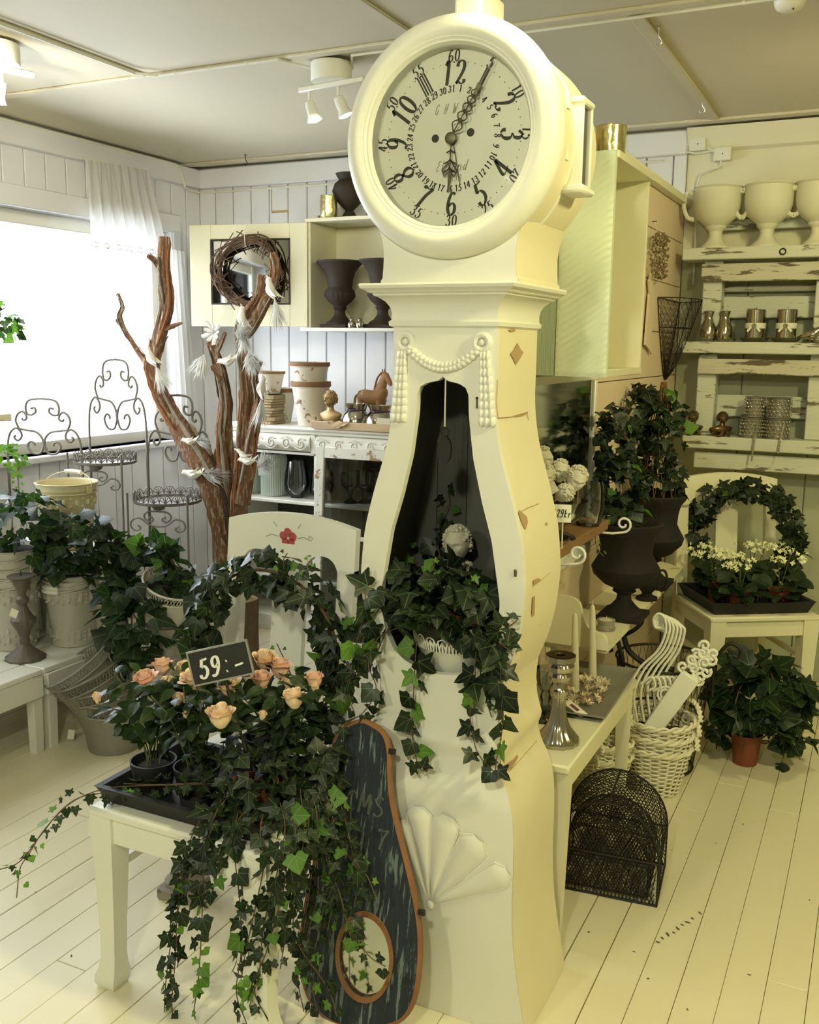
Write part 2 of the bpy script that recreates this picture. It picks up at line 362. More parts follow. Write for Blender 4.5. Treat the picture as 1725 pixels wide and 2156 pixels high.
    def prism(s, poly, t0, t1, M=None):       # polygon in local XZ extruded along Y from t0 to t1
        n = len(poly); vs = [(p[0], t0, p[1]) for p in poly]+[(p[0], t1, p[1]) for p in poly]
        return s.add(vs, [tuple(range(n)), tuple(range(2*n-1, n-1, -1))]+[(i, i+n, (i+1) % n+n, (i+1) % n) for i in range(n)], M)
    def loft(s, rings, M=None, cap=True, closed=True):
        n = len(rings[0]); vs = [p for r in rings for p in r]; fs = []
        for i in range(len(rings)-1):
            for k in range(n if closed else n-1):
                k2 = (k+1) % n; fs.append((i*n+k, i*n+k2, (i+1)*n+k2, (i+1)*n+k))
        if cap: fs += [tuple(range(n))[::-1], tuple((len(rings)-1)*n+k for k in range(n))]
        return s.add(vs, fs, M)
    def ball(s, c, r, n=10, m=6, M=None):
        r = r if isinstance(r, (tuple, list)) else (r, r, r)
        vs = [(c[0], c[1], c[2]-r[2])]; fs = []
        for i in range(1, m):
            t = -pi/2+pi*i/m
            for k in range(n): a = 2*pi*k/n; vs.append((c[0]+r[0]*cos(t)*cos(a), c[1]+r[1]*cos(t)*sin(a), c[2]+r[2]*sin(t)))
        vs.append((c[0], c[1], c[2]+r[2])); L = len(vs)-1
        for k in range(n): fs.append((0, 1+(k+1) % n, 1+k)); fs.append((L, 1+(m-2)*n+k, 1+(m-2)*n+(k+1) % n))
        for i in range(m-2):
            for k in range(n): fs.append((1+i*n+k, 1+i*n+(k+1) % n, 1+(i+1)*n+(k+1) % n, 1+(i+1)*n+k))
        return s.add(vs, fs, M)
    def mesh(s, name, mat, smooth=38):
        me = bpy.data.meshes.new(name); me.from_pydata(s.v, [], s.f); me.validate()
        me.materials.append(MATS[mat] if isinstance(mat, str) else mat)
        if smooth:
            me.shade_smooth(); me.set_sharp_from_angle(angle=radians(smooth))
        me.update(); return me
    def build(s, name, mat, parent=None, smooth=38, world=False, loc=None, rot=None):
        if world and parent is not None:
            Mi = LOCAL[parent.name]; s.v = [tuple(Mi @ V(v)) for v in s.v]
        o = bpy.data.objects.new(name, s.mesh(name, mat, smooth)); COL.objects.link(o)
        if parent is not None: o.parent = parent; LOCAL[o.name] = LOCAL.get(parent.name, Matrix())
        if loc is not None: o.location = loc
        if rot is not None: o.rotation_euler = rot
        return o
LOCAL = {}
def tag(o, label, cat, group=None, kind=None):
    if label: o['label'] = label
    if cat: o['category'] = cat
    if group: o['group'] = group
    if kind: o['kind'] = kind
    return o
def thing(name, label, cat, loc=(0, 0, 0), rz=0.0, group=None, rot=None):
    o = bpy.data.objects.new(name, None); COL.objects.link(o); o.empty_display_size = 0.05
    o.location = loc; o.rotation_euler = rot if rot else (0, 0, rz)
    LOCAL[o.name] = (Matrix.Translation(V(loc)) @ Euler(rot if rot else (0, 0, rz)).to_matrix().to_4x4()).inverted()
    return tag(o, label, cat, group)
def struct(o): o['kind'] = 'structure'; return o
def Mx(loc=(0, 0, 0), rot=(0, 0, 0), sc=1.0):
    S = Matrix.Diagonal(V((sc, sc, sc, 1))) if not isinstance(sc, (tuple, list)) else Matrix.Diagonal(V((sc[0], sc[1], sc[2], 1)))
    return Matrix.Translation(V(loc)) @ Euler(rot).to_matrix().to_4x4() @ S
def copy_tree(o, parent=None):
    c = o.copy(); COL.objects.link(c); c.parent = parent
    for ch in list(o.children): copy_tree(ch, c)
    return c
def piece(name, me, parent, loc=(0, 0, 0), rot=(0, 0, 0), sc=(1, 1, 1)):
    o = bpy.data.objects.new(name, me); COL.objects.link(o); o.parent = parent
    o.location = loc; o.rotation_euler = rot; o.scale = sc if isinstance(sc, (tuple, list)) else (sc, sc, sc)
    return o

# ------------------------------------------------------------------ strokes: pen-drawn digits and letters
DIG = {
 '0': [[(.5, 1), (.25, .85), (.16, .5), (.25, .15), (.5, 0), (.75, .15), (.84, .5), (.75, .85), (.5, 1)]],
 '1': [[(.32, .84), (.55, 1), (.55, 0)]],
 '2': [[(.2, .75), (.28, .93), (.5, 1), (.75, .9), (.78, .68), (.6, .42), (.2, .04)], [(.18, .06), (.4, .1), (.62, .02), (.84, .08), (.86, .2)]],
 '3': [[(.22, .84), (.45, 1), (.72, .9), (.72, .66), (.42, .54)], [(.42, .54), (.76, .44), (.8, .18), (.5, 0), (.22, .08), (.18, .22)]],
 '4': [[(.62, 1), (.14, .32), (.9, .32)], [(.66, 1), (.62, 0)]],
 '5': [[(.84, 1.0), (.55, .95), (.34, .98)], [(.34, .98), (.26, .58)], [(.26, .57), (.55, .62), (.8, .44), (.8, .2), (.52, 0), (.22, .05), (.14, .2)]],
 '6': [[(.74, .9), (.52, 1), (.26, .74), (.2, .3), (.46, 0), (.76, .12), (.8, .38), (.56, .54), (.26, .4)]],
 '7': [[(.16, .86), (.22, 1), (.5, .92), (.86, 1), (.6, .6), (.42, 0)]],
 '8': [[(.52, .54), (.26, .7), (.3, .92), (.54, 1), (.76, .9), (.74, .7), (.5, .54), (.2, .34), (.2, .12), (.5, 0), (.8, .12), (.8, .34), (.52, .54)]],
 '9': [[(.76, .62), (.5, .46), (.24, .58), (.22, .86), (.5, 1), (.76, .88), (.8, .5), (.6, .12), (.3, 0), (.2, .1)]],
 ':': [[(.4, .62), (.5, .66)], [(.4, .1), (.5, .14)]], '-': [[(.1, .3), (.9, .36)]],
 'k': [[(.2, 1), (.2, 0)], [(.75, .6), (.22, .3), (.8, 0)]], 'r': [[(.2, .55), (.24, 0)], [(.24, .35), (.45, .56), (.7, .5)]],
 'C': [[(.85, .82), (.6, 1), (.25, .8), (.15, .45), (.3, .1), (.6, 0), (.85, .16)]],
 'M': [[(.1, 0), (.2, 1), (.5, .3), (.8, 1), (.9, 0)]],
 'S': [[(.8, .86), (.5, 1), (.22, .82), (.4, .58), (.7, .44), (.8, .2), (.5, 0), (.2, .12)]],
 'G': [[(.82, .84), (.55, 1), (.2, .75), (.2, .25), (.5, 0), (.8, .15), (.8, .45), (.55, .45)]],
 'H': [[(.15, 0), (.3, 1)], [(.65, 0), (.82, 1)], [(.2, .48), (.78, .52)]],
 'W': [[(.05, 1), (.28, 0), (.5, .7), (.7, 0), (.98, 1)]],
 'B': [[(.2, 0), (.3, 1), (.7, .95), (.7, .62), (.3, .54), (.75, .46), (.75, .1), (.2, 0)]],
 'E': [[(.82, .9), (.5, 1), (.28, .8), (.5, .56), (.2, .3), (.4, 0), (.8, .12)]],
 'e': [[(.2, .3), (.75, .36), (.5, .58), (.2, .3), (.4, 0), (.78, .12)]], 's': [[(.7, .5), (.4, .58), (.35, .36), (.65, .22), (.5, 0), (.2, .06)]],
 'u': [[(.2, .55), (.22, .1), (.5, 0), (.75, .5), (.72, 0), (.9, .1)]], 'n': [[(.2, .55), (.2, 0)], [(.2, .35), (.5, .58), (.72, .4), (.75, 0)]],
 'd': [[(.72, .45), (.4, .55), (.2, .25), (.4, 0), (.7, .2)], [(.78, 1), (.72, .1), (.85, 0)]], '.': [[(.3, .02), (.42, .04)]], ' ': [],
}
def pen_text(mb, text, h, M, nib=0.11, aspect=0.62, slant=0.12, thick=0.0, gap=0.08, minw=0.035):
    """write text centred at the origin of M in its local XZ plane (reading along +X, up +Z), with a broad-nib pen"""
    w = h*aspect; tot = len(text)*w+(len(text)-1)*gap*h; x0 = -tot/2
    for ch in text:
        for st in DIG.get(ch, []):
            pts = [V((x0+p[0]*w+slant*(p[1]-.5)*h, 0, (p[1]-.5)*h)) for p in st]
            pts = smooth_path(pts, 5) if len(pts) > 2 else pts
            vs = []; fs = []
            for i, p in enumerate(pts):
                d = pts[min(i+1, len(pts)-1)]-pts[max(i-1, 0)]; d.normalize()
                nrm = V((-d.z, 0, d.x)); wd = h*(minw+nib*abs(d.z)**1.5)/2
                vs += [p+nrm*wd, p-nrm*wd]
            for i in range(len(pts)-1): fs.append((2*i, 2*i+1, 2*i+3, 2*i+2))
            mb.add(vs, fs, M)
        x0 += w+gap*h

# ------------------------------------------------------------------ leaves
def leaf_mesh(name, half, mat, fold=0.12, droop=0.18, centre=0.22):
    pts = [(x, y) for x, y in half] + [(-x, y) for x, y in half[-2:0:-1]] if half[0][0] == 0 else half
    vs = [(0, centre, 0.02)] + [(x, y, fold*abs(x)-droop*y*abs(y)) for x, y in pts]
    n = len(pts); fs = [(0, 1+i, 1+(i+1) % n) for i in range(n)]
    me = bpy.data.meshes.new(name); me.from_pydata(vs, [], fs); me.materials.append(mat); me.shade_smooth(); me.update(); return me
IVYH = [(0, -.02), (.13, -.15), (.36, -.17), (.40, -.02), (.36, .10), (.62, .24), (.66, .33), (.44, .40), (.26, .44), (.20, .68), (0, 1.0)]
IVYW = [(0, .02), (.16, -.16), (.42, -.14), (.50, .04), (.74, .22), (.60, .36), (.46, .50), (.26, .76), (0, .98)]
OVAL = [(0, 0), (.14, .06), (.27, .24), (.30, .46), (.24, .68), (.12, .88), (0, 1.0)]
ROUND = [(0, 0), (.24, .06), (.42, .28), (.44, .55), (.32, .82), (.12, .97), (0, 1.0)]
LF = {
 'ivy': [leaf_mesh('ivy_leaf', IVYH, IVY), leaf_mesh('ivy_leaf', IVYH, IVY, 0.28, 0.05), leaf_mesh('ivy_leaf', IVYW, IVY, 0.05, 0.3)],
 'young': [leaf_mesh('ivy_leaf', IVYH, IVY2), leaf_mesh('ivy_leaf', IVYW, IVY2, 0.2, 0.1)],
 'big': [leaf_mesh('ivy_leaf', IVYW, IVYB, 0.10, 0.15), leaf_mesh('ivy_leaf', IVYH, IVYB, 0.2, 0.2), leaf_mesh('ivy_leaf', IVYW, IVYB, -0.1, 0.25)],
 'rose': [leaf_mesh('rose_leaf', OVAL, ROSEL, 0.3, 0.25, 0.4), leaf_mesh('rose_leaf', OVAL, ROSEL, 0.1, 0.4, 0.4)],
 'kal': [leaf_mesh('kalanchoe_leaf', ROUND, KALL, 0.15, 0.12, 0.45), leaf_mesh('kalanchoe_leaf', ROUND, KALL, 0.3, 0.3, 0.45)],
 'small': [leaf_mesh('small_leaf', ROUND, IVY2, 0.15, 0.2, 0.45)],
}
def leaf(parent, pos, tip, nrm, size, kind='ivy', name='leaf'):
    if parent.name.startswith('topiary'):      # keep the climbing leaves on the room side of the partition
        pos = V(pos); pos.x = pos.x if pos.x > XP+.035 else 2*(XP+.035)-pos.x; tip = V(tip); tip.x = abs(tip.x) if pos.x < XP+.08 else tip.x
    t = V(tip).normalized(); n = V(nrm); n = n-t*n.dot(t)
    if n.length < 1e-4: n = frame_from(t)[0]
    n.normalize(); x = t.cross(n)
    M = Matrix((x*size, t*size, n*size)).transposed().to_4x4(); M.translation = pos
    o = bpy.data.objects.new(name, random.choice(LF[kind])); COL.objects.link(o); o.parent = parent
    o.matrix_basis = LOCAL[parent.name] @ M
    return o
def rv(s=1.0): return V((random.gauss(0, s), random.gauss(0, s), random.gauss(0, s)))
TOCAM = lambda p: (CAM-V(p)).normalized()
def vine(parent, pts, size=0.03, step=0.022, young=0.1, r=0.0013, mat='stem_brown', kind='ivy', spread=0.012, end_small=True, out=None):
    """a trailing stem with leaves set alternately along it"""
    P = smooth_path(pts, 8)
    MB().tube(P, r, 5).build('stem', mat, parent, world=True)
    L = 0; nxt = step*random.random(); tot = sum((b-a).length for a, b in zip(P, P[1:])); sgn = 1
    for a, b in zip(P, P[1:]):
        seg = (b-a).length
        while nxt <= L+seg:
            p = a.lerp(b, (nxt-L)/max(seg, 1e-6)); f = nxt/tot
            sz = size*random.uniform(.65, 1.15)*((1-0.45*f) if end_small else 1)
            nr = (TOCAM(p)*0.8+V((0, 0, .5))+rv(.45)); d = (b-a).normalized(); side = d.cross(nr).normalized()*sgn; sgn = -sgn
            tip = side*1.0+V((0, 0, -.55))+d*.3+rv(.25)
            leaf(parent, p+side*spread*random.uniform(.4, 1.6)+rv(.002), tip, nr, sz, 'young' if random.random() < young+(.25*f if f > .75 else 0) else kind)
            nxt += step*random.uniform(.7, 1.35)
        L += seg
def bush(parent, c, rad, n, size, kind='ivy', young=0.05, hang=0.5, lo=-0.6):
    """leaves over a rounded mass, facing outwards and up, tips drooping"""
    c = V(c)
    for i in range(n):
        d = rv().normalized()
        while d.z < lo: d = rv().normalized()
        k = random.uniform(.72, 1.06); p = c+V((d.x*rad[0], d.y*rad[1], d.z*rad[2]))*k
        nr = d*0.9+V((0, 0, .45))+TOCAM(p)*.25+rv(.35)
        tip = V((d.x, d.y, d.z*.3))+V((0, 0, -hang))+rv(.45)
        leaf(parent, p, tip, nr, size*random.uniform(.6, 1.2), 'young' if random.random() < young else kind)
def wreath(parent, c, R, r, n, size, ux=V((1, 0, 0)), uz=V((0, 0, 1)), a0=0, a1=360, kind='ivy', young=0.04, sy=1.0):
    c = V(c); ny = ux.cross(uz)
    P = [c+ux*(R*cos(radians(a)))+uz*(R*sy*sin(radians(a))) for a in [a0+(a1-a0)*k/40 for k in range(41)]]
    MB().tube(P, 0.004, 6).build('hoop', 'stem_brown', parent, world=True)
    for i in range(n):
        a = radians(random.uniform(a0, a1)); e = ux*cos(a)+uz*sin(a)*sy; t = -ux*sin(a)+uz*cos(a)
        b = random.uniform(0, 2*pi); q = e*cos(b)+ny*sin(b); k = random.uniform(.35, 1.1)
        p = c+ux*(R*cos(a))+uz*(R*sy*sin(a))+q*(r*k)
        nr = q+TOCAM(p)*.6+V((0, 0, .3))+rv(.35); tip = t*random.choice((-1, .6))+q*.7+V((0, 0, -.35))+rv(.35)
        leaf(parent, p, tip, nr, size*random.uniform(.65, 1.2), 'young' if random.random() < young else kind)
# ------------------------------------------------------------------ the room
def plank_floor():
    fl = struct(MB().box((XL-.3, YF, -.08), (XR, YB+.2, -.022)).build('floor', 'gap_dark'))
    w = 0.0927; x = -0.046-w*40; k = 0; rnd = random.Random(3)
    while x < XR:
        y = YF-rnd.uniform(0, 2)
        while y < YB:
            y1 = min(y+rnd.uniform(1.6, 3.2), YB+.05); y0 = max(y, YF)
            if y1 > y0+.05:
                g = rnd.choice((.0004, .0006, .0008, .0010, .0022))
                xs, xe = max(x+g, XL-.1), x+w-g
                if xe > xs: MB().box((xs, y0+.0012, -.0225), (xe, y1-.0012, rnd.uniform(-.0008, .0006)), 0.0012).build('plank', 'floor_paint', fl, 30)
            y = y1
        x += w
    return fl
plank_floor()
# ceiling with battens over its joints
cl = struct(MB().box((XL-.3, YF, ZC), (XR, YB+.2, ZC+.06)).build('ceiling', 'ceiling_paint'))
byA = (onZ(140, 178, ZC).y+onZ(570, 122, ZC).y+onZ(1220, 40, ZC).y)/3
MB().box((XL, byA-.022, ZC-.011), (XR, byA+.022, ZC), .003).build('batten', 'ceiling_paint', cl)
MB().box((XL, byA-1.22, ZC-.011), (XR, byA-1.176, ZC), .003).build('batten', 'ceiling_paint', cl)
for (px, py, y0, y1) in ((150, 102, YF, byA), (1400, 108, byA+.03, YB-.1), (800, 29, YF, byA)):
    bx_ = onZ(px, py, ZC).x
    MB().box((bx_-.022, y0, ZC-.010), (bx_+.022, y1, ZC), .003).build('batten', 'ceiling_paint', cl)
MB().box((XL, YB-.16, ZC-.012), (XR, YB-.10, ZC), .003).build('batten', 'ceiling_paint', cl)
# back wall of upright boards; plain painted panel to the far side of the partition
wb = struct(MB().box((XL-.3, YB+.012, 0), (XR, YB+.12, ZC)).build('wall_back', 'groove_grey'))
x0 = onY(571, 725, YB).x; sp = (onY(813, 725, YB).x-x0)/6; x = x0-sp*12
while x < XP:
    if x+sp > XL: MB().box((max(x, XL)+.003, YB-.004, 0), (min(x+sp, XP)-.003, YB+.014, ZC-.1), .003).build('board', 'wall_paint', wb, 30)
    x += sp
MB().box((XP, YB+.004, 1.9), (XR, YB+.014, ZC), 0).build('plaster_panel', 'yellow_wall', wb)
x = XP
while x < XR:
    MB().box((x+.002, YB-.004, 0), (x+.30-.002, YB+.013, 1.9), .003).build('board', 'green_wall', wb, 30); x += .30
tb = struct(MB().box((XL, YB-.03, ZC-.12), (XP, YB-.004, ZC-.012), .006).build('trim_1', 'wall_paint'))
struct(MB().prism([(YB, ZC-.012), (YB-.055, ZC-.012), (YB-.05, ZC-.03), (YB-.03, ZC-.06), (YB-.018, ZC-.10), (YB, ZC-.11)], XP, XR, Matrix(((0, 1, 0, 0), (1, 0, 0, 0), (0, 0, 1, 0), (0, 0, 0, 1)))).build('trim_2', 'yellow_wall'))
# window wall of upright boards around a broad window
wl = struct(MB().box((XL-.13, YF, 0), (XL-.012, WY0, ZC)).box((XL-.13, WY1, 0), (XL-.012, YB+.1, ZC)).box((XL-.13, WY0, 0), (XL-.012, WY1, WZ0)).box((XL-.13, WY0, WZ1), (XL-.012, WY1, ZC)).build('wall_left', 'groove_grey'))
y0 = onX(392, 470, XL).y; sp = 0.128; y = y0-sp*48
while y < YB:
    a, b = max(y, YF)+.003, min(y+sp, YB)-.003
    if b > a:
        if b < WY0 or a > WY1: MB().box((XL-.014, a, 0), (XL+.004, b, ZC-.1), .003).build('board', 'wall_paint', wl, 30)
        else:
            MB().box((XL-.014, a, WZ1), (XL+.004, b, ZC-.1), .003).build('board', 'wall_paint', wl, 30)
            MB().box((XL-.014, a, 0), (XL+.004, b, WZ0-.02), .003).build('board', 'lavender_wall', wl, 30)
    y += sp
struct(MB().box((XL+.003, YF, ZC-.12), (XL+.03, YB, ZC-.014), .006).build('trim_3', 'wall_paint'))
wn = struct(MB().box((XL+.004, WY0-.06, WZ1-.01), (XL+.022, WY1+.06, WZ1+.085), .004).box((XL+.004, WY1, WZ0-.03), (XL+.022, WY1+.06, WZ1), .004)
            .box((XL+.004, WY0-.06, WZ0-.03), (XL+.022, WY0, WZ1), .004).build('window_1', 'wall_paint'))
MB().box((XL-.13, WY0, WZ1-.006), (XL+.01, WY1, WZ1+.0), 0).box((XL-.13, WY1-.006, WZ0), (XL+.01, WY1, WZ1), 0).box((XL-.13, WY0, WZ0), (XL+.01, WY0+.006, WZ1), 0).build('window_reveal', 'wall_paint', wn)
MB().box((XL-.13, WY0-.04, WZ0-.03), (XL+.05, WY1+.04, WZ0), .006).build('window_sill', 'wall_paint', wn)
fr = MB().box((XL-.13, WY0, WZ1-.07), (XL-.09, WY1, WZ1-.006), .004).box((XL-.13, WY0, WZ0), (XL-.09, WY1, WZ0+.055), .004)
for y in (WY0+.006, (WY0+WY1)/2-.62, 3.02, WY1-.056): fr.box((XL-.13, y, WZ0+.05), (XL-.09, y+.05, WZ1-.06), .004)
fr.build('window_frame', 'white_paint', wn)
MB().box((XL-.114, WY0+.03, WZ0+.05), (XL-.110, WY1-.03, WZ1-.06)).build('window_glass', 'window_glass', wn)
# snowy ground outside
struct(MB().box((XL-30, -14, -.6), (XL-.5, 22, -.5)).build('ground', 'snow'))
# low partition of broad horizontal boards, pinkish white
wp = struct(MB().box((XP-.05, 2.22, 0), (XP-.012, YB-.006, 2.13)).build('wall_partition', 'gap_dark'))
z = 0.0; rnd = random.Random(5)
while z < 2.12:
    h = rnd.uniform(.17, .21); z1 = min(z+h, 2.13)
    MB().box((XP-.014, 2.22, z+.0015), (XP, YB-.006, z1-.0015), .002).build('board', 'pink_wall', wp, 30); z = z1
MB().box((XP-.06, 2.22, 2.13), (XP+.03, YB-.006, 2.165), .004).build('rail', 'cream_paint', wp)
# walls beside and behind the camera
struct(MB().box((XR, YF-.1, 0), (XR+.1, YB+.2, ZC)).build('wall_right', 'yellow_wall'))
struct(MB().box((XL-.3, YF-.1, 0), (XR+.1, YF, ZC)).build('wall_front', 'wall_paint'))

# scuffs on the planks and an old patch outline on the board wall
def floor_marks(fl):
    rnd = random.Random(77)
    def blot(px, py, w_, l_, a):
        c = onZ(px, py, .0012); n = 9
        vs = [(c.x+w_*cos(2*pi*k/n)*rnd.uniform(.6, 1.2)*cos(a)-l_*sin(2*pi*k/n)*sin(a), c.y+w_*cos(2*pi*k/n)*rnd.uniform(.6, 1.2)*sin(a)+l_*sin(2*pi*k/n)*cos(a), .0012) for k in range(n)]
        MB().add(vs, [tuple(range(n))]).build('scuff_mark', 'gap_dark', fl, 0)
    for k in range(9): blot(1384+11*k+rnd.uniform(-3, 3), 1984-7.4*k+rnd.uniform(-3, 3), .003, rnd.uniform(.005, .010), rnd.uniform(.6, 1.6))
    for px, py in ((1578, 2052), (1448, 2125), (1335, 2003), (1240, 1962), (1508, 1775), (75, 1878), (1415, 1790), (1565, 1735), (1705, 1895), (150, 2012), (1365, 2060), (355, 1640)): blot(px, py, rnd.uniform(.0015, .003), rnd.uniform(.002, .005), rnd.uniform(0, 3))
floor_marks(bpy.data.objects['floor'])
for (x0_, y0_, x1_, y1_) in ((571, 392, 573, 446), (572, 444, 607, 447)):
    a, b = onY(x0_, y0_, YB-.0045), onY(x1_, y1_, YB-.0045)
    MB().box((min(a.x, b.x), YB-.0052, min(a.z, b.z)), (max(a.x, b.x), YB-.003, max(a.z, b.z))).build('patch_crack', 'bare_wood', wb, 0)
# ------------------------------------------------------------------ the tall case clock
KX, KY = -0.833, 1.87
CK = thing('longcase_clock', 'tall cream painted longcase clock with round dial and open belly full of ivy', 'clock', (KX, KY, 0))
HW = [(0, .242), (.02, .238), (.10, .222), (.20, .206), (.30, .199), (.42, .198), (.50, .192), (.545, .178), (.575, .162), (.60, .153), (.615, .150), (.63, .156), (.65, .158), (.665, .152), (.70, .144), (.745, .142), (.78, .147),
      (.83, .166), (.90, .183), (.99, .192), (1.03, .190), (1.10, .182), (1.18, .162), (1.29, .1295), (1.37, .1175), (1.45, .1165), (1.54, .1165)]
OW = [(.79, .0), (.7915, .022), (.797, .05), (.81, .082), (.83, .108), (.87, .129), (.91, .138), (.97, .140), (1.03, .130), (1.10, .118), (1.18, .094), (1.27, .072), (1.36, .060), (1.40, .0585), (1.415, .052), (1.424, .036), (1.428, .012), (1.437, .0)]
DPT = 0.255
hw = lambda z: ssmooth(HW, z)
ow = lambda z: interp(OW, z) if .79 < z < 1.437 else 0.0
yf = lambda z: interp([(0, -.034), (.42, -.030), (.52, -.024), (.575, -.006), (.605, 0), (.64, -.008), (.67, 0), (1.6, 0)], z)
def rect_loft(zs, f, g, d=DPT):
    return [[(-f(z), g(z), z), (f(z), g(z), z), (f(z), d, z), (-f(z), d, z)] for z in zs]
def fr(a, b, n): return [a+(b-a)*i/n for i in range(n+1)]
MB().loft(rect_loft(fr(0, .60, 40), hw, yf)).build('base', 'clock_paint', CK, 30)
MB().loft(rect_loft(fr(.60, .78, 24), hw, yf)).build('neck', 'clock_paint', CK, 30)
# waist front with its door opening
zs = fr(.78, .79, 1)+[.7905, .7915, .794]+fr(.797, .83, 8)+fr(.84, 1.40, 50)+fr(1.405, 1.44, 14)+fr(1.45, 1.54, 4)
fm = MB(); T = .018
for sg in (-1, 1):
    rings = []
    for z in zs:
        a, b = sg*ow(z), sg*hw(z); rings.append([(a, 0, z), (b, 0, z), (b, T, z), (a, T, z)] if sg > 0 else [(b, 0, z), (a, 0, z), (a, T, z), (b, T, z)])
    fm.loft(rings)
fm.build('waist_front', 'clock_paint', CK, 30)
for sg in (-1, 1):
    rings = []
    for z in fr(.78, 1.54, 60):
        a, b = sg*(hw(z)-.012), sg*hw(z)
        if a > b: a, b = b, a
        rings.append([(a, T, z), (b, T, z), (b, DPT, z), (a, DPT, z)])
    MB().loft(rings).build('side_panel', 'clock_warm_lit', CK, 30)
for i in range(5):
    xa, xb = -.19+i*.076+.001, -.19+i*.076+.075; rings = []
    for z in fr(.785, 1.535, 40):
        a, b = max(xa, -hw(z)+.012), min(xb, hw(z)-.012)
        if b-a > .003: rings.append([(a, DPT-.02, z), (b, DPT-.02, z), (b, DPT-.004, z), (a, DPT-.004, z)])
    MB().loft(rings).build('back_board', 'dark_inside', CK, 30)
for sg in (-1, 1):
    MB().loft([[(sg*(hw(z)-.0165), T+.001, z), (sg*(hw(z)-.0125), T+.001, z), (sg*(hw(z)-.0125), DPT-.02, z), (sg*(hw(z)-.0165), DPT-.02, z)] for z in fr(.783, 1.535, 50)]).build('inner_dark_sheet', 'dark_inside', CK, 30)  # thin dark sheets added over the inner faces to darken the belly
MB().box((-.115, T, 1.53), (.115, DPT-.02, 1.536)).build('inner_ceiling', 'dark_inside', CK)
MB().box((-.13, T, .755), (.13, DPT-.02, .782)).build('inner_shelf', 'dark_inside', CK)
# base flanks: thin added sheets, the clock's own paint yellowed for warm lamplight
for sg in (-1, 1):
    MB().loft([[(sg*(hw(z)+.0005), yf(z)+.004, z), (sg*(hw(z)+.0015), yf(z)+.004, z), (sg*(hw(z)+.0015), DPT, z), (sg*(hw(z)+.0005), DPT, z)] for z in fr(.004, .775, 60)]).build('warm_lit_skin', 'clock_warm_lit', CK, 30)
# cornice
CP = [(1.537, .1170), (1.541, .1235), (1.549, .1245), (1.553, .1200), (1.565, .1190), (1.578, .1215), (1.590, .129), (1.599, .141), (1.602, .148), (1.606, .150), (1.608, .157), (1.612, .160), (1.616, .169), (1.622, .172), (1.626, .170)]
MB().loft([[(-w, -(w-.1165), z), (w, -(w-.1165), z), (w, DPT+(w-.1165)*.6, z), (-w, DPT+(w-.1165)*.6, z)] for z, w in CP]).build('cornice', 'clock_paint', CK, 30)
HX = .018
NK = [(1.626, .152), (1.633, .152), (1.638, .148), (1.66, .146), (1.69, .145), (1.72, .150), (1.75, .162), (1.79, .182)]
MB().loft([[(-w+HX*.6, -.012, z), (w+HX*.6, -.012, z), (w+HX*.6, DPT, z), (-w+HX*.6, DPT, z)] for z, w in NK]).build('hood_neck', 'clock_paint', CK, 30)
HZ = 1.904
for sg in (-1, 1):
    MB().loft([[(sg*(w+.0004)+HX*.6, -.010, z), (sg*(w+.0014)+HX*.6, -.010, z), (sg*(w+.0014)+HX*.6, DPT, z), (sg*(w+.0004)+HX*.6, DPT, z)] for z, w in NK]).build('warm_lit_skin', 'clock_warm_lit', CK, 30)  # the same yellowed sheets on the hood neck, lamplight in the colour
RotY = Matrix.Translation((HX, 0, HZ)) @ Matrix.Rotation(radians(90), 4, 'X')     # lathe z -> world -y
MB().lathe([(.207, -.245), (.2205, -.240), (.2205, -.07), (.2225, -.02), (.2225, .0), (.1730, .0), (.1730, -.01)], 72, M=RotY, caps=False).build('hood', 'clock_warm_lit', CK, 30)  # drum yellowed like the flanks, in place of warm light
MB().lathe([(.2225, .0), (.2235, .004), (.228, .006), (.2305, .014), (.2295, .026), (.224, .040), (.214, .052), (.202, .0575), (.190, .056), (.183, .050), (.181, .050), (.177, .046), (.1735, .046), (.171, .040), (.168, .034), (.1675, .006)], 96, M=RotY, caps=False).build('bezel', 'clock_paint', CK, 40)
for t in (.085, .092): MB().lathe([(.2205, -t-.002), (.2222, -t), (.2222, -t+.0015), (.2205, -t+.003)], 72, M=RotY, caps=False).build('hood_band', 'clock_paint', CK, 40)
disc = lambda r, h, n: ([(r*cos(2*pi*k/n), r*sin(2*pi*k/n), h) for k in range(n)], [tuple(range(n))])
DI = MB().add(*disc(.1725, .0135, 72), M=RotY).build('dial', 'dial_paint', CK)
MB().add(*disc(.1685, .036, 48), M=RotY).build('glass_pane', 'dial_glass', CK)
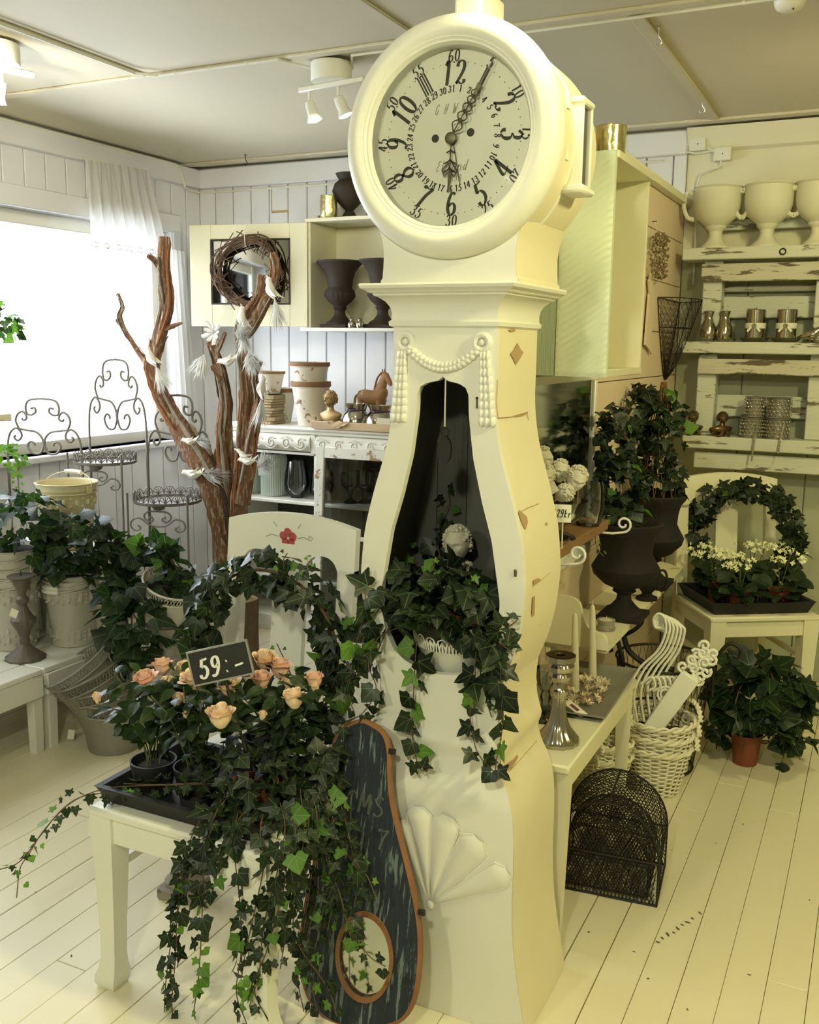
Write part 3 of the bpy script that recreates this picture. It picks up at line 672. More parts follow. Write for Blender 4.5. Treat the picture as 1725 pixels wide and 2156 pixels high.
# numerals: hours, minutes, days of the month
dy = -.0142
def at_dial(r, ang, flip):
    a = radians(ang); x, z = r*sin(a), r*cos(a); rot = -a if not flip else -a+pi
    return Matrix.Translation((HX+x, dy, HZ+z)) @ Matrix.Rotation(-rot if False else 0, 4, 'Y') @ Matrix.Rotation(a+(pi if flip else 0), 4, 'Y')
for h in range(1, 13):
    mb = MB(); ang = h*30; flip = h in (4, 5, 6, 7)
    M_ = at_dial(.1235, ang, flip)
    if h in (1, 11):
        for dx in ((-.0055, .0055) if h == 11 else (0,)):
            mb.add([(dx-.0042, 0, -.021), (dx-.0012, 0, -.021), (dx-.0012, 0, .021), (dx-.0042, 0, .021)], [(0, 1, 2, 3)], M_)
            mb.add([(dx+.0008, 0, -.021), (dx+.0042, 0, -.021), (dx+.0042, 0, .021), (dx+.0008, 0, .021)], [(0, 1, 2, 3)], M_)
    else: pen_text(mb, str(h), .044, M_, .12, .56, .10)
    mb.build('hour_numeral', 'ink', DI, 0)
    mb = MB(); pen_text(mb, str(h*5), .021, at_dial(.1555, ang, h in (5, 6, 7)), .11, .56, .10, minw=.05)
    mb.lathe([(0, 0), (.0016, 0)], 8, M=at_dial(.1435, ang, False) @ Matrix.Rotation(radians(90), 4, 'X'))
    mb.build('minute_numeral', 'ink', DI, 0)
mb = MB()
for d in range(1, 32): pen_text(mb, str(d), .0125, at_dial(.0945, 6+(d-1)*360/31+3, 11 <= d <= 20), .13, .55, .1, minw=.06)
mb.build('day_numerals', 'ink', DI, 0)['kind'] = 'stuff'
mb = MB()
for k in range(60):
    if k % 5: mb.lathe([(0, 0), (.0011, 0)], 6, M=at_dial(.1435, k*6, False) @ Matrix.Rotation(radians(90), 4, 'X'))
mb.build('minute_dots', 'ink', DI, 0)['kind'] = 'stuff'
mb = MB(); pen_text(mb, 'G.H.W.Bek', .019, Matrix.Translation((HX+.004, dy, HZ+.058)), .05, .42, .3, minw=.03)
mb.build('maker_name', 'faint_ink', DI, 0); mb = MB()
pen_text(mb, 'Eksund', .020, Matrix.Translation((HX+.0, dy, HZ-.050)), .06, .5, .3, minw=.03)
mb.build('place_name', 'faint_ink', DI, 0); mb = MB()
pen_text(mb, '1838', .0125, Matrix.Translation((HX+.004, dy, HZ-.074)), .06, .6, .2, minw=.04)
mb.build('year_number', 'faint_ink', DI, 0)
for x, z in ((-.038, .004), (.038, .010)): MB().lathe([(0, .0012), (.0058, .0012), (.0078, .0006), (.0080, 0)], 16, M=Matrix.Translation((HX+x, -.0138, HZ+z)) @ Matrix.Rotation(radians(90), 4, 'X')).build('winding_hole', 'ink', DI)
# openwork hands
def hand(name, L, ang, y, kind):
    a = radians(ang); M_ = Matrix.Translation((HX, y, HZ)) @ Matrix.Rotation(a, 4, 'Y'); mb = MB()
    def q(x, z): return (x, 0, z)
    if kind == 'minute':
        z = .012
        for k in range(5):
            rr = .0085-.0008*k
            for s in (-1, 1): mb.tube([q(s*(.002+rr*.55*(1-cos(t))), z+rr*1.35*t/pi*1.25) for t in [2*pi*i/14 for i in range(15)]], .0013, 5, M=M_)
            z += rr*2.5
        mb.tube([q(0, .0), q(0, z-.004)], .0012, 5, M=M_)
        mb.prism([(-.0035, z-.006), (.0035, z-.006), (.0055, z+.016), (.0018, z+.012), (.001, L), (-.001, L), (-.0018, z+.012), (-.0055, z+.016)], -.0006, .0006, M_)
    else:
        mb.tube([q(0, 0), q(0, L)], .0013, 5, M=M_)
        for s in (-1, 1):
            for z, rr in ((.020, .007), (.038, .010), (.053, .013)): mb.tube([q(s*(rr*.6*(1-cos(t))), z+rr*.9*sin(t/2)) for t in [2*pi*i/14 for i in range(15)]], .0014, 5, M=M_)
            mb.tube([q(s*.004, .045), q(s*.016, .060), q(s*.011, .072), q(s*.002, .062)], .0016, 5, M=M_)
        mb.prism([(-.004, .060), (.004, .060), (.002, .085), (.0008, L), (-.0008, L), (-.002, .085)], -.0006, .0006, M_)
    mb.lathe([(0, .002), (.008, .002), (.0115, .0005), (.0115, -.001)], 20, M=M_ @ Matrix.Rotation(radians(90), 4, 'X'))
    return mb.build(name, 'brass_dark', CK)
hand('minute_hand', .163, 32.5, -.026, 'minute'); hand('hour_hand', .102, 183, -.020, 'hour')
MB().tube([(HX+.001, -.0165, HZ), (HX+.018, -.0165, HZ-.088)], .0009, 5).build('date_hand', 'brass_dark', CK)
# glazed side window of the hood, hinges, top block
sw = MB().box((HX+.195, .085, HZ-.085), (HX+.236, .094, HZ+.075), .003).box((HX+.195, .146, HZ-.085), (HX+.236, .155, HZ+.075), .003).box((HX+.19, .076, HZ-.100), (HX+.242, .163, HZ-.083), .005).box((HX+.195, .081, HZ+.068), (HX+.238, .158, HZ+.082), .004).build('side_window', 'clock_paint', CK)
MB().box((HX+.215, .093, HZ-.085), (HX+.226, .147, HZ+.07)).build('pane', 'dark_inside', sw)
for z in (.05, -.045): MB().tube([(HX+.216, .040, HZ+z), (HX+.216, .040, HZ+z+.03)], .0055, 10).box((HX+.20, .041, HZ+z), (HX+.2185, .058, HZ+z+.03), .001).build('hinge', 'clock_paint', CK)
MB().box((HX-.022, .03, HZ+.214), (HX+.036, .16, HZ+.30), .006).build('top_block', 'clock_paint', CK)
# carved garland on the frieze
def relief_ring(c, R, r): return [V((c[0]+R*cos(a), c[1], c[2]+R*sin(a))) for a in [2*pi*k/28 for k in range(28)]]
for sx in (-1, 1):
    g = MB().tube(relief_ring((sx*.0865, -.001, 1.508), .0155, 0), .0075, 8, closed=True).ball((sx*.0865, -.001, 1.508), (.008, .008, .008), 10, 6)
    g.build('rosette', 'clock_paint', CK)
    d = MB()
    for k in range(9):
        z = 1.487-.0165*k; wv = .0095+.0008*k
        for m_ in (-1, 0, 1): d.ball((sx*(.0935+.0010*k)+m_*wv*.75, -.001, z-.006), (wv*.55, .0090, .013), 8, 6)
    d.build('garland_drop', 'clock_paint', CK)
sw_ = MB(); npt = 17
for k in range(npt):
    t = k/(npt-1); x = -.076+.152*t; z = 1.492-.036*(1-(2*t-1)**2)
    for m_ in (-1, 1): sw_.ball((x, -.001, z+m_*.0045), (.0088, .0095, .0078), 8, 6)
sw_.build('garland_swag', 'clock_paint', CK)
# scallop shell in relief on the base
ap = onY(905, 1905, KY-.033)-V((KX, KY, 0)); SH = MB()
tips = [(858, 1722), (872, 1700), (937, 1712), (1005, 1758), (1072, 1830)]
lobes = [((845, 1730), .030), ((880, 1703), .036), ((940, 1722), .038), ((1005, 1770), .040), ((1066, 1838), .034)]
for (px, py), wd in lobes:
    tp = onY(px, py, KY-.033)-V((KX, KY, 0)); d = tp-ap; Ln = d.length; u = d/Ln; n_ = V((-u.z, 0, u.x)); y0 = -.031
    rings = []
    for k in range(13):
        t = k/12; wdt = wd*(.12+.88*t)*(1 if t < .86 else sqrt(max(.02, 1-((t-.86)/.15)**2)))
        c = ap+u*(Ln*(.06+.96*t)); hgt = .006+.005*t
        rings.append([c+n_*(wdt*s)+V((0, -hgt*(1-abs(s)**2.2)*(1 if 0 < k < 12 else .2), 0)) for s in (-1, -.75, -.4, 0, .4, .75, 1)])
    vs = [(p.x, y0+(p.y-ap.y), p.z) for r in rings for p in r]; fs = [(i*7+j, i*7+j+1, i*7+j+8, i*7+j+7) for i in range(12) for j in range(6)]
    SHL = MB().add(vs, fs); SHL.build('shell_lobe', 'clock_paint', CK, 50)
    SH.tube([(r[-1].x, y0-.001, r[-1].z) for r in rings], .0022, 5)
    SH.tube([(r[0].x, y0-.001, r[0].z) for r in rings], .0016, 5)
SH.ball((ap.x, -.032, ap.z), (.010, .006, .012), 10, 6).build('shell_rim', 'clock_paint', CK)
# flaked paint showing wood, and cracks, on the flank
ch = MB(); 
def flank(px, py, off=.0022):
    P = onX(px, py, KX+.15)
    for _ in range(6): P = onX(px, py, KX+hw(min(1.53, max(0.02, P.z)))+off)
    return P-V((KX, KY, 0))
for poly in ([(1090, 722), (1097, 735), (1103, 742), (1096, 755), (1087, 768), (1082, 757), (1075, 745), (1084, 735)],
             [(1070, 694), (1085, 692), (1086, 697), (1076, 699)],
             [(1095, 1074), (1110, 1088), (1112, 1100), (1107, 1116), (1098, 1098), (1092, 1078)],
             [(1123, 1222), (1135, 1217), (1140, 1222), (1124, 1235)], [(1122, 1258), (1127, 1254), (1126, 1296), (1120, 1298)],
             [(1083, 875), (1100, 872), (1112, 866), (1112, 870), (1100, 876), (1084, 878)], [(1060, 1612), (1080, 1600), (1090, 1588), (1092, 1594), (1078, 1618), (1066, 1626)],
             [(1150, 1100), (1153, 1100), (1153, 1106), (1150, 1106)]):
    pts = [flank(*p) for p in poly]; MB().add(pts, [tuple(range(len(pts)))]).build('paint_flake', 'bare_wood', CK, 0)
cr = MB()
for line in ([(1048, 800), (1046, 850), (1049, 880), (1075, 878), (1110, 868), (1113, 885)], [(1096, 1078), (1110, 1070), (1135, 1060)], [(1122, 1235), (1135, 1226), (1160, 1205)], [(1072, 1625), (1095, 1600), (1130, 1560)]):
    MB().tube([flank(*p) for p in line], .0009, 4).build('paint_crack', 'bare_wood', CK)
MB().lathe([(.0, 0), (.003, 0)], 8, M=Matrix.Translation((.0775, -.001, 1.395)) @ Matrix.Rotation(radians(90), 4, 'X')).tube([(.0775, -.002, 1.395), (.0785, -.003, 1.375)], .002, 5).build('latch', 'brass_dark', CK)
MB().box((.170, -.003, 1.030), (.176, .001, 1.045), .001).build('latch', 'brass_dark', CK)
# ---- wooden gift tag on a string hanging in the opening
tg = thing('hanging_wood_tag', 'dark oval wooden tag on a pale string hanging in the clock opening', 'tag', onY(936, 945, KY+.02))
o = tg.location
MB().prism([(.0165*cos(t), .030*sin(t)) for t in [2*pi*k/24 for k in range(24)]], -.003, .003, Matrix.Translation((0, 0, -.002))).tube(relief_ring((0, 0, .036), .0095, 0), .0022, 6, closed=True).build('tag_disc', 'iron_black', tg)
top = onY(938, 797, KY+.006)-V(o)
MB().tube([(-.001, 0, .046), tuple(top)], .0010, 5).tube([(.001, 0, .046), (top.x+.0015, top.y, top.z)], .0008, 5).build('string', 'paper', tg)
# ------------------------------------------------------------------ white chair used as a plant stand
def make_chair(name, label, loc, rz, W, D, seat, back, mat, flower=True, arched=True, WB=None, bx=0.0):
    """chair with its front at -Y; W x D seat, seat height, top of back"""
    t = thing(name, label, 'chair', loc, rz); hw_, hd = W/2, D/2
    MB().box((-hw_, -hd, seat-.022), (hw_, hd, seat), .006).build('seat', mat, t)
    ap = MB().box((-hw_+.015, -hd+.012, seat-.085), (hw_-.015, -hd+.034, seat-.02), .003)
    ap.build('front_apron', mat, t)
    for sx in (-1, 1): MB().box((sx*(hw_-.028)-.011, -hd+.03, seat-.08), (sx*(hw_-.028)+.011, hd-.03, seat-.02), .003).build('side_apron', mat, t)
    for sx in (-1, 1):
        x = sx*(hw_-.034); y = -hd+.034; rings = []
        for z, h, dx in ((0, .024, .006), (.012, .029, .006), (.03, .029, .005), (.05, .024, .003), (.075, .021, .002), (.14, .0215, .001), (.3, .027, 0), (seat-.06, .031, 0), (seat-.012, .031, 0)):
            c = (x+sx*dx, y-dx, z); rings.append([(c[0]-h, c[1]-h, z), (c[0]+h, c[1]-h, z), (c[0]+h, c[1]+h, z), (c[0]-h, c[1]+h, z)])
        MB().loft(rings).build('leg', mat, t, 30)
    fhw = hw_; hw_ = (WB or W)/2; W = WB or W
    for sx in (-1, 1):   # rear legs running up as posts, leaning back a little above the seat
        x = sx*(hw_-.03)+bx; y = hd-.025
        MB().tbox((x, y+.05, 0), (.018, .016), (x, y, seat), (.026, .016)).build('leg', mat, t)
        rings = [[(x-.024, y+.10*(z-seat)-.012, z), (x+.024, y+.10*(z-seat)-.012, z), (x+.024, y+.10*(z-seat)+.012, z), (x-.024, y+.10*(z-seat)+.012, z)] for z in (seat, seat+.2, back-.13)]
        MB().loft(rings).build('back_post', mat, t)
    lean = lambda z: hd-.025+.10*(z-seat)
    sw = .048*1.0
    rings = [[(bx-sw, lean(z)-.009, z), (bx+sw, lean(z)-.009, z), (bx+sw, lean(z)+.009, z), (bx-sw, lean(z)+.009, z)] for z in (seat, seat+.25, back-.13)]
    MB().loft(rings).build('back_splat', mat, t)
    up = []; lo = []
    xs = [-hw_+.006+(W-.012)*i/60 for i in range(61)]
    for x in xs:
        u = x/hw_; zt = back-(.028*u*u if arched else 0)
        ax = abs(x); a, b, r = sw, hw_-.054, .045
        if ax < a or ax > b: zl = back-.145
        else:
            e = min(ax-a, b-ax, r); zl = back-.145+r*sqrt(max(0, 1-((r-e)/r)**2))
        up.append((x+bx, zt)); lo.append((x+bx, zl))
    vs = []; n = len(xs)
    for (x, z) in up: vs += [(x, lean(z)-.012, z), (x, lean(z)+.012, z)]
    for (x, z) in lo: vs += [(x, lean(z)-.012, z), (x, lean(z)+.012, z)]
    fs = []; o = 2*n
    for i in range(n-1):
        j = i+1
        fs += [(2*i, o+2*i, o+2*j, 2*j), (2*i+1, 2*j+1, o+2*j+1, o+2*i+1), (2*i, 2*j, 2*j+1, 2*i+1), (o+2*i, o+2*i+1, o+2*j+1, o+2*j)]
    fs += [(0, 1, o+1, o), (2*n-2, o+2*n-2, o+2*n-1, 2*n-1)]
    rail = MB().add(vs, fs).build('top_rail', mat, t, 30)
    if flower:
        z0 = back-.062; yb = lean(z0)-.0150; Mf = Matrix.Translation((bx-.004, yb, z0)) @ Matrix.Rotation(radians(5), 4, 'X')
        for k in range(5):
            a = radians(90+72*k); pts = []
            for s in range(14):
                q = 2*pi*s/14; rr = .0125; pts.append((.0150*cos(a)+rr*cos(q)*(.9), 0, .0150*sin(a)+rr*sin(q)*.95))
            MB().add(pts, [tuple(range(14))], Mf).build('painted_petal', 'flower_red', rail, 0)
        pc = MB()
        for sx in (-1, 1):
            pc.tube([(sx*.03, -.0002, .002), (sx*.05, -.0002, .006), (sx*.068, -.0002, -.002)] + ([(.075, -.0002, .006), (.066, -.0002, .012), (.062, -.0002, .004)] if sx > 0 else []), .0006, 4, M=Mf)
            pc.tube([(sx*.032, -.0002, .028), (sx*.042, -.0002, .040)], .0008, 4, M=Mf)
        pc.build('painted_tendrils', 'stem_green', rail, 0)['kind'] = 'stuff'
    MB().box((bx-hw_+.05, hd-.06, .20), (bx+hw_-.05, hd-.035, .225), .003).build('stretcher', mat, t)
    for sx in (-1, 1): MB().box((sx*(hw_-.03)+bx-.01, -hd+.05, .285), (sx*(hw_-.03)+bx+.01, hd-.01, .305), .003).build('stretcher', mat, t)
    return t
CH = make_chair('chair', 'white painted chair with red flower on its back rail holding black tray of roses', (-1.315, 1.81, 0), 0, .49, .52, .455, 1.068, 'chair_paint', WB=.40, bx=-.04)
# ---- black plastic tray on the seat
def tray(name, label, c, rz, w, d, h, mat='plastic_black', lip=.012, cat='tray'):
    t = thing(name, label, cat, c, rz); wi, di = w/2, d/2
    MB().box((-wi+.02, -di+.02, 0), (wi-.02, di-.02, .004)).build('bottom', mat, t)
    def r(f, z): return [(-wi+f, -di+f, z), (wi-f, -di+f, z), (wi-f, di-f, z), (-wi+f, di-f, z)]
    MB().loft([r(.018, .001), r(0, h), r(-.004, h+.003), r(lip, h+.003), r(lip+.004, h-.004), r(.026, .005)], cap=False).build('rim', mat, t, 30)
    return t
tray('plant_tray', 'black plastic plant tray lying on the chair with the painted flower', (-1.32, 1.725, .457), 0, .455, .315, .04)
# ---- pots
def pot(parent, r, h, mat, c=(0, 0, 0), rim=.010, soil=True, name='pot', M=None):
    p = MB().lathe([(r*.72, 0), (r*.76, 0), (r*.97, h-rim*1.6), (r*1.0, h-rim*1.6), (r*1.04, h), (r*.96, h), (r*.92, h-.018), (.0, h-.018)], 28, c=c, M=M).build(name, mat, parent)
    if soil: MB().lathe([(r*.90, h-.020), (r*.5, h-.010), (0, h-.012)], 20, c=c, M=M).build('soil', 'soil', parent)
    return p
# ---- rose bushes
def bloom_mesh(name, mat, open_=.5, seed=0):
    """half-open rose: overlapping cupped petals in rings, the outer ones rolled back at their lips"""
    rnd = random.Random(seed); mb = MB()
    for layer, (n, R, H, roll) in enumerate(((3, .16, 1.0, .0), (3, .26, 1.02, .10), (4, .36, .98, .30), (5, .45, .90, .60), (5, .50, .76, 1.0))):
        for k in range(n):
            a0 = 2*pi*k/n+layer*.9+rnd.uniform(-.15, .15); span = 2*pi/n*1.45; vs = []; fs = []; tl = rnd.uniform(-.05, .05)
            for i in range(7):
                t = i/6
                for j in range(7):
                    s = j/6-.5; a = a0+span*s*(.55+.45*sin(pi*min(1, .25+t*.6)))
                    body = sin(pi*.5*min(1, .12+t*1.25)); lip = max(0, t-.62)/.38
                    rr = R*(.28+.72*body)*(1+(.20+.55*roll*open_)*lip*lip*(1-.6*abs(2*s)**2)-.12*(1-roll)*lip) + .012*abs(2*s)
                    z = H*(t-.10*roll*open_*lip*lip)-(.30*abs(2*s)**2.2)*t*H*.45+tl*t
                    vs.append((rr*cos(a), rr*sin(a), z))
            for i in range(6):
                for j in range(6): fs.append((i*7+j, i*7+j+1, i*7+j+8, i*7+j+7))
            mb.add(vs, fs)
    return mb.mesh(name, mat, 70)
BLOOM = [bloom_mesh('bloom', 'rose_pink', .9, 1), bloom_mesh('bloom', 'rose_cream', .6, 2), bloom_mesh('bloom', 'rose_pink', .4, 3), bloom_mesh('bloom', 'rose_cream', 1.1, 4)]
_s = MB()
for k in range(5):
    a = 2*pi*k/5; _s.add([(.05*cos(a-.6), .05*sin(a-.6), 0), (.05*cos(a+.6), .05*sin(a+.6), 0), (.40*cos(a+.25), .40*sin(a+.25), .25), (.44*cos(a), .44*sin(a), .62), (.40*cos(a-.25), .40*sin(a-.25), .25)], [(0, 1, 2, 3, 4)])
_s.lathe([(.0, -.10), (.14, -.04), (.20, .04), (.12, .14)], 10)
SEPAL = _s.mesh('sepals', 'stem_green', 0)
def rose_bush(label, loc, flowers, spread, n, pr=.052, ph=.082, top=.24, seed=0):
    t = thing('rose_bush', label, 'plant', loc, group='potted miniature roses on the tray'); random.seed(100+seed)
    pot(t, pr, ph, 'plastic_black')
    L0 = V(loc)
    heads = []
    for (px, py, Y, size, kind) in flowers:
        size *= 1.08; P = onY(px, py, Y); heads.append(P)
        base = L0+V((random.uniform(-.02, .02), random.uniform(-.02, .02), ph-.01))
        mid = base.lerp(P, .55)+V((random.uniform(-.02, .02), random.uniform(-.02, .02), .02))
        dn = V((random.uniform(-.25, .25), random.uniform(-.3, .1), 1)).normalized()
        path = smooth_path([base, mid, P-dn*size*.4-V((0, 0, .0))], 6)
        MB().tube(path, .0016, 5).build('stem', 'stem_green', t, world=True)
        q = dn.to_track_quat('Z', 'Y').to_euler()
        b = piece('bloom', BLOOM[kind], t, P-L0-dn*size*.4, q, (size*(.95 if size > .03 else .7), size*(.95 if size > .03 else .7), size*1.05))
        piece('sepals', SEPAL, t, P-L0-dn*size*.44, q, size*.85)
        for k in range(4):
            f = random.uniform(.45, .95); p = path[int(f*(len(path)-1))]; e = rv().normalized(); e.z = abs(e.z)*.3
            leaf(t, p+e*.006, e+V((0, 0, -.15)), V((0, 0, 1))+TOCAM(p)*.5+rv(.3), random.uniform(.032, .05), 'rose')
    for k in range(7):
        base = L0+V((random.uniform(-.02, .02), random.uniform(-.02, .02), ph-.01)); P = base+V((random.gauss(0, spread*.5), random.gauss(0, spread*.4), top*random.uniform(.6, .95)))
        MB().tube(smooth_path([base, base.lerp(P, .5)+V((0, 0, .03)), P], 5), .0015, 5).build('stem', 'stem_green', t, world=True)
    for k in range(n):
        a = random.uniform(0, 2*pi); f = random.random()**.6; h = random.uniform(.25, 1.0)
        p = L0+V((cos(a)*spread*f*(.55+.45*h), sin(a)*spread*f*.8*(.55+.45*h), ph+(top-.01)*h*(1-.18*f*f)))
        d = V((cos(a), sin(a), random.uniform(-.35, .25)))
        leaf(t, p, d+rv(.35), V((0, 0, 1))+TOCAM(p)*.7+rv(.35), random.uniform(.030, .052), 'rose', 'leaf')
    return t
rose_bush('potted pink rose bush leaning out at the window end of the black tray', (-1.462, 1.665, .462), [(205, 1472, 1.66, .024, 1), (308, 1435, 1.70, .040, 0), (343, 1406, 1.76, .036, 2), (375, 1474, 1.64, .026, 1)], .115, 95, seed=1)
rose_bush('potted pink rose bush in front of the price sign with the widest open bloom', (-1.352, 1.685, .462), [(390, 1411, 1.76, .032, 1), (412, 1437, 1.70, .046, 3), (355, 1443, 1.72, .030, 1), (465, 1513, 1.60, .044, 1), (420, 1484, 1.66, .016, 1), (391, 1506, 1.62, .014, 1)], .12, 105, seed=2)
rose_bush('potted rose bush with cream buds behind the terracotta ivy pot', (-1.195, 1.775, .462), [(485, 1450, 1.70, .040, 1), (557, 1393, 1.80, .040, 1), (590, 1411, 1.80, .040, 0), (550, 1436, 1.76, .036, 2), (612, 1440, 1.78, .028, 1), (620, 1475, 1.72, .038, 1), (663, 1434, 1.80, .032, 2), (664, 1448, 1.79, .024, 1), (553, 1508, 1.64, .018, 1)], .125, 115, seed=3)
# ---- ivy wreath standing behind the roses
random.seed(21)
wr = thing('ivy_wreath', 'round ivy wreath in a pot standing against the flower painted chair back', 'plant', (-1.315, 1.905, .462))
pot(wr, .05, .08, 'plastic_black')
wreath(wr, (-1.312, 1.915, .760), .200, .042, 300, .042, a0=-52, a1=232, young=.04)
vine(wr, [onY(600, 1200, 1.9), onY(597, 1180, 1.89), onY(605, 1165, 1.9)], .022, .012, .3)
vine(wr, [onY(640, 1200, 1.9), onY(655, 1180, 1.89), onY(662, 1176, 1.9)], .016, .012, .8)
vine(wr, [onY(620, 1440, 1.87), onY(604, 1400, 1.87), onY(590, 1370, 1.87), onY(583, 1355, 1.87)], .020, .012, .5)
# ---- trailing ivy in terracotta pot
random.seed(22)
iv = thing('trailing_ivy', 'long trailing ivy in a terracotta pot on the black tray of roses', 'plant', (-1.178, 1.665, .462))
pot(iv, .052, .088, 'terracotta')
bush(iv, (-1.20, 1.665, .575), (.12, .085, .055), 70, .036, young=.04)
def pv(lst): return [onY(a, b, c) for a, b, c in lst]
VN = [
 [(500, 1665, 1.64), (470, 1690, 1.575), (440, 1745, 1.548), (395, 1850, 1.545), (365, 1960, 1.55), (350, 2060, 1.55), (345, 2150, 1.555)],
 [(480, 1660, 1.64), (455, 1710, 1.56), (440, 1760, 1.545), (428, 1850, 1.545), (425, 1950, 1.548), (418, 2060, 1.55), (408, 2130, 1.55)],
 [(470, 1670, 1.62), (420, 1730, 1.555), (395, 1790, 1.54), (375, 1900, 1.545), (370, 2010, 1.548), (362, 2120, 1.55), (376, 2170, 1.555)],
 [(530, 1690, 1.62), (492, 1745, 1.545), (494, 1800, 1.54), (505, 1900, 1.545), (508, 2000, 1.55), (498, 2090, 1.55), (520, 2156, 1.555)],
 [(590, 1690, 1.62), (600, 1745, 1.55), (585, 1830, 1.54), (555, 1950, 1.545), (545, 2050, 1.55), (525, 2120, 1.555)],
 [(600, 1690, 1.63), (622, 1750, 1.56), (600, 1860, 1.55), (562, 2000, 1.555), (535, 2080, 1.555), (565, 2150, 1.56)],
 [(510, 1670, 1.64), (495, 1735, 1.55), (465, 1800, 1.545), (455, 1850, 1.55), (440, 1900, 1.55)],
 [(560, 1690, 1.62), (548, 1750, 1.55), (555, 1820, 1.545), (540, 1900, 1.55), (520, 1990, 1.55), (508, 2060, 1.55)],
]
for k, p in enumerate(VN): vine(iv, pv(p), .041, .019, .10, spread=.006)
iv2 = thing('trailing_ivy', 'ivy with thin runners creeping along the tray front and out over the floor', 'plant', (-1.30, 1.615, .462))
pot(iv2, .032, .05, 'plastic_black')
vine(iv2, pv([(450, 1650, 1.60), (380, 1652, 1.59), (280, 1655, 1.585), (215, 1662, 1.57), (150, 1690, 1.54), (95, 1745, 1.52), (60, 1800, 1.51), (42, 1830, 1.51), (35, 1890, 1.51)]), .026, .022, .22)
vine(iv2, pv([(270, 1668, 1.575), (180, 1675, 1.56), (130, 1705, 1.54), (85, 1760, 1.52), (40, 1815, 1.51), (-5, 1832, 1.5)]), .028, .030, .25)
vine(iv2, pv([(420, 1648, 1.60), (330, 1652, 1.60), (260, 1650, 1.60)]), .024, .014, .1)
# ---- bushier dark ivy at the clock side of the tray, falling over the leaning door
random.seed(23)
iv3 = thing('trailing_ivy', 'dark bushy ivy falling from the tray over the leaning blue clock door', 'plant', (-1.125, 1.79, .462))
pot(iv3, .05, .08, 'plastic_black')
bush(iv3, (-1.115, 1.77, .585), (.095, .10, .09), 70, .04, young=.02)
V3 = [
 [(640, 1640, 1.72), (668, 1720, 1.66), (655, 1850, 1.64), (640, 1960, 1.63), (628, 2060, 1.63), (640, 2130, 1.63)],
 [(650, 1600, 1.76), (690, 1680, 1.70), (700, 1760, 1.69), (690, 1860, 1.665), (672, 1960, 1.645), (655, 2050, 1.64), (668, 2130, 1.64)],
 [(660, 1590, 1.78), (705, 1660, 1.72), (735, 1760, 1.70), (752, 1860, 1.68), (742, 1950, 1.67), (775, 2010, 1.66), (812, 2035, 1.655)],
 [(650, 1610, 1.74), (680, 1700, 1.68), (725, 1790, 1.69), (770, 1840, 1.70), (792, 1890, 1.69)],
 [(650, 1620, 1.74), (672, 1720, 1.67), (685, 1800, 1.665), (715, 1880, 1.665), (735, 1960, 1.66), (745, 2000, 1.655)],
 [(640, 1620, 1.72), (650, 1740, 1.64), (625, 1850, 1.60), (605, 1950, 1.58), (590, 2040, 1.57)],
 [(630, 1640, 1.70), (640, 1760, 1.62), (620, 1880, 1.59), (625, 1980, 1.60), (690, 2080, 1.64), (710, 2140, 1.64)],
 [(655, 1600, 1.76), (695, 1700, 1.69), (710, 1800, 1.68), (700, 1900, 1.66), (690, 1960, 1.655)],
 [(640, 1640, 1.72), (660, 1750, 1.65), (670, 1870, 1.645), (650, 1960, 1.635), (630, 2040, 1.63)],
]
for k, p in enumerate(V3): vine(iv3, pv(p), .038, .019, .08, spread=.007)
# ---- price sign
sg = thing('price_sign', 'small black chalkboard sign reading 59 stuck among the roses', 'sign', onY(464, 1396, 1.66), rot=(radians(-8), radians(-15), radians(20)))
MB().box((-.068, -.002, -.037), (.068, .002, .037), .001).build('board', 'chalkboard', sg)
f_ = MB()
for a, b in (((-.071, -.003, .035), (.071, .003, .039)), ((-.071, -.003, -.039), (.071, .003, -.035)), ((.067, -.003, -.036), (.071, .003, .036)), ((-.071, -.003, -.036), (-.067, .003, .036))): f_.box(a, b)
f_.build('sign_frame', 'silver_frame', sg, 0)
mb = MB(); pen_text(mb, '59:-', .042, Matrix.Translation((.002, -.0026, -.004)), .07, .56, .12, minw=.10); mb.build('chalk_writing', 'chalk', sg, 0)
MB().tube([(0, .004, -.03), (.01, .004, -.20)], .003, 6).build('stake', 'iron_black', sg)
# ---- stone baluster under the chair
sb = thing('stone_baluster', 'weathered grey stone baluster on a square foot standing under the chair', 'pedestal', onZ(388, 1880, 0), radians(8))
MB().box((-.055, -.055, 0), (.055, .055, .035), .006).build('foot', 'stone_grey', sb)
MB().lathe([(.05, .035), (.052, .045), (.04, .055), (.03, .075), (.027, .10), (.036, .115), (.055, .14), (.060, .16), (.056, .18), (.045, .19), (.05, .198), (.05, .21)], 24).build('shaft', 'stone_grey', sb)
# ------------------------------------------------------------------ the clock's own door leaning on it
dr = thing('clock_door', 'dark blue worn clock door with round glass leaning on the clock foot', 'clock door', (-.948, 1.699, 0), rot=(radians(-10.5), 0, 0))
O_ = []
for (px, py) in [(757, 1528), (785, 1538), (806, 1556), (815, 1590), (816, 1640), (822, 1700), (838, 1770), (858, 1850), (873, 1920), (880, 1980), (878, 2050), (868, 2110), (845, 2150), (800, 2166), (755, 2168), (705, 2158), (662, 2125), (640, 2075), (633, 2010), (640, 1940), (655, 1860), (676, 1780), (692, 1690), (700, 1610), (705, 1570), (722, 1545)]:
    d = ray(px, py); n = V((0, -cos(radians(10.5)), sin(radians(10.5)))); o = V((-.948, 1.699, 0)); t = (o-CAM).dot(n)/d.dot(n); P = LOCAL[dr.name] @ (CAM+d*t); O_.append((P.x, P.z))
zmin = min(p[1] for p in O_); O_ = [(x, z-zmin+.001) for x, z in O_]
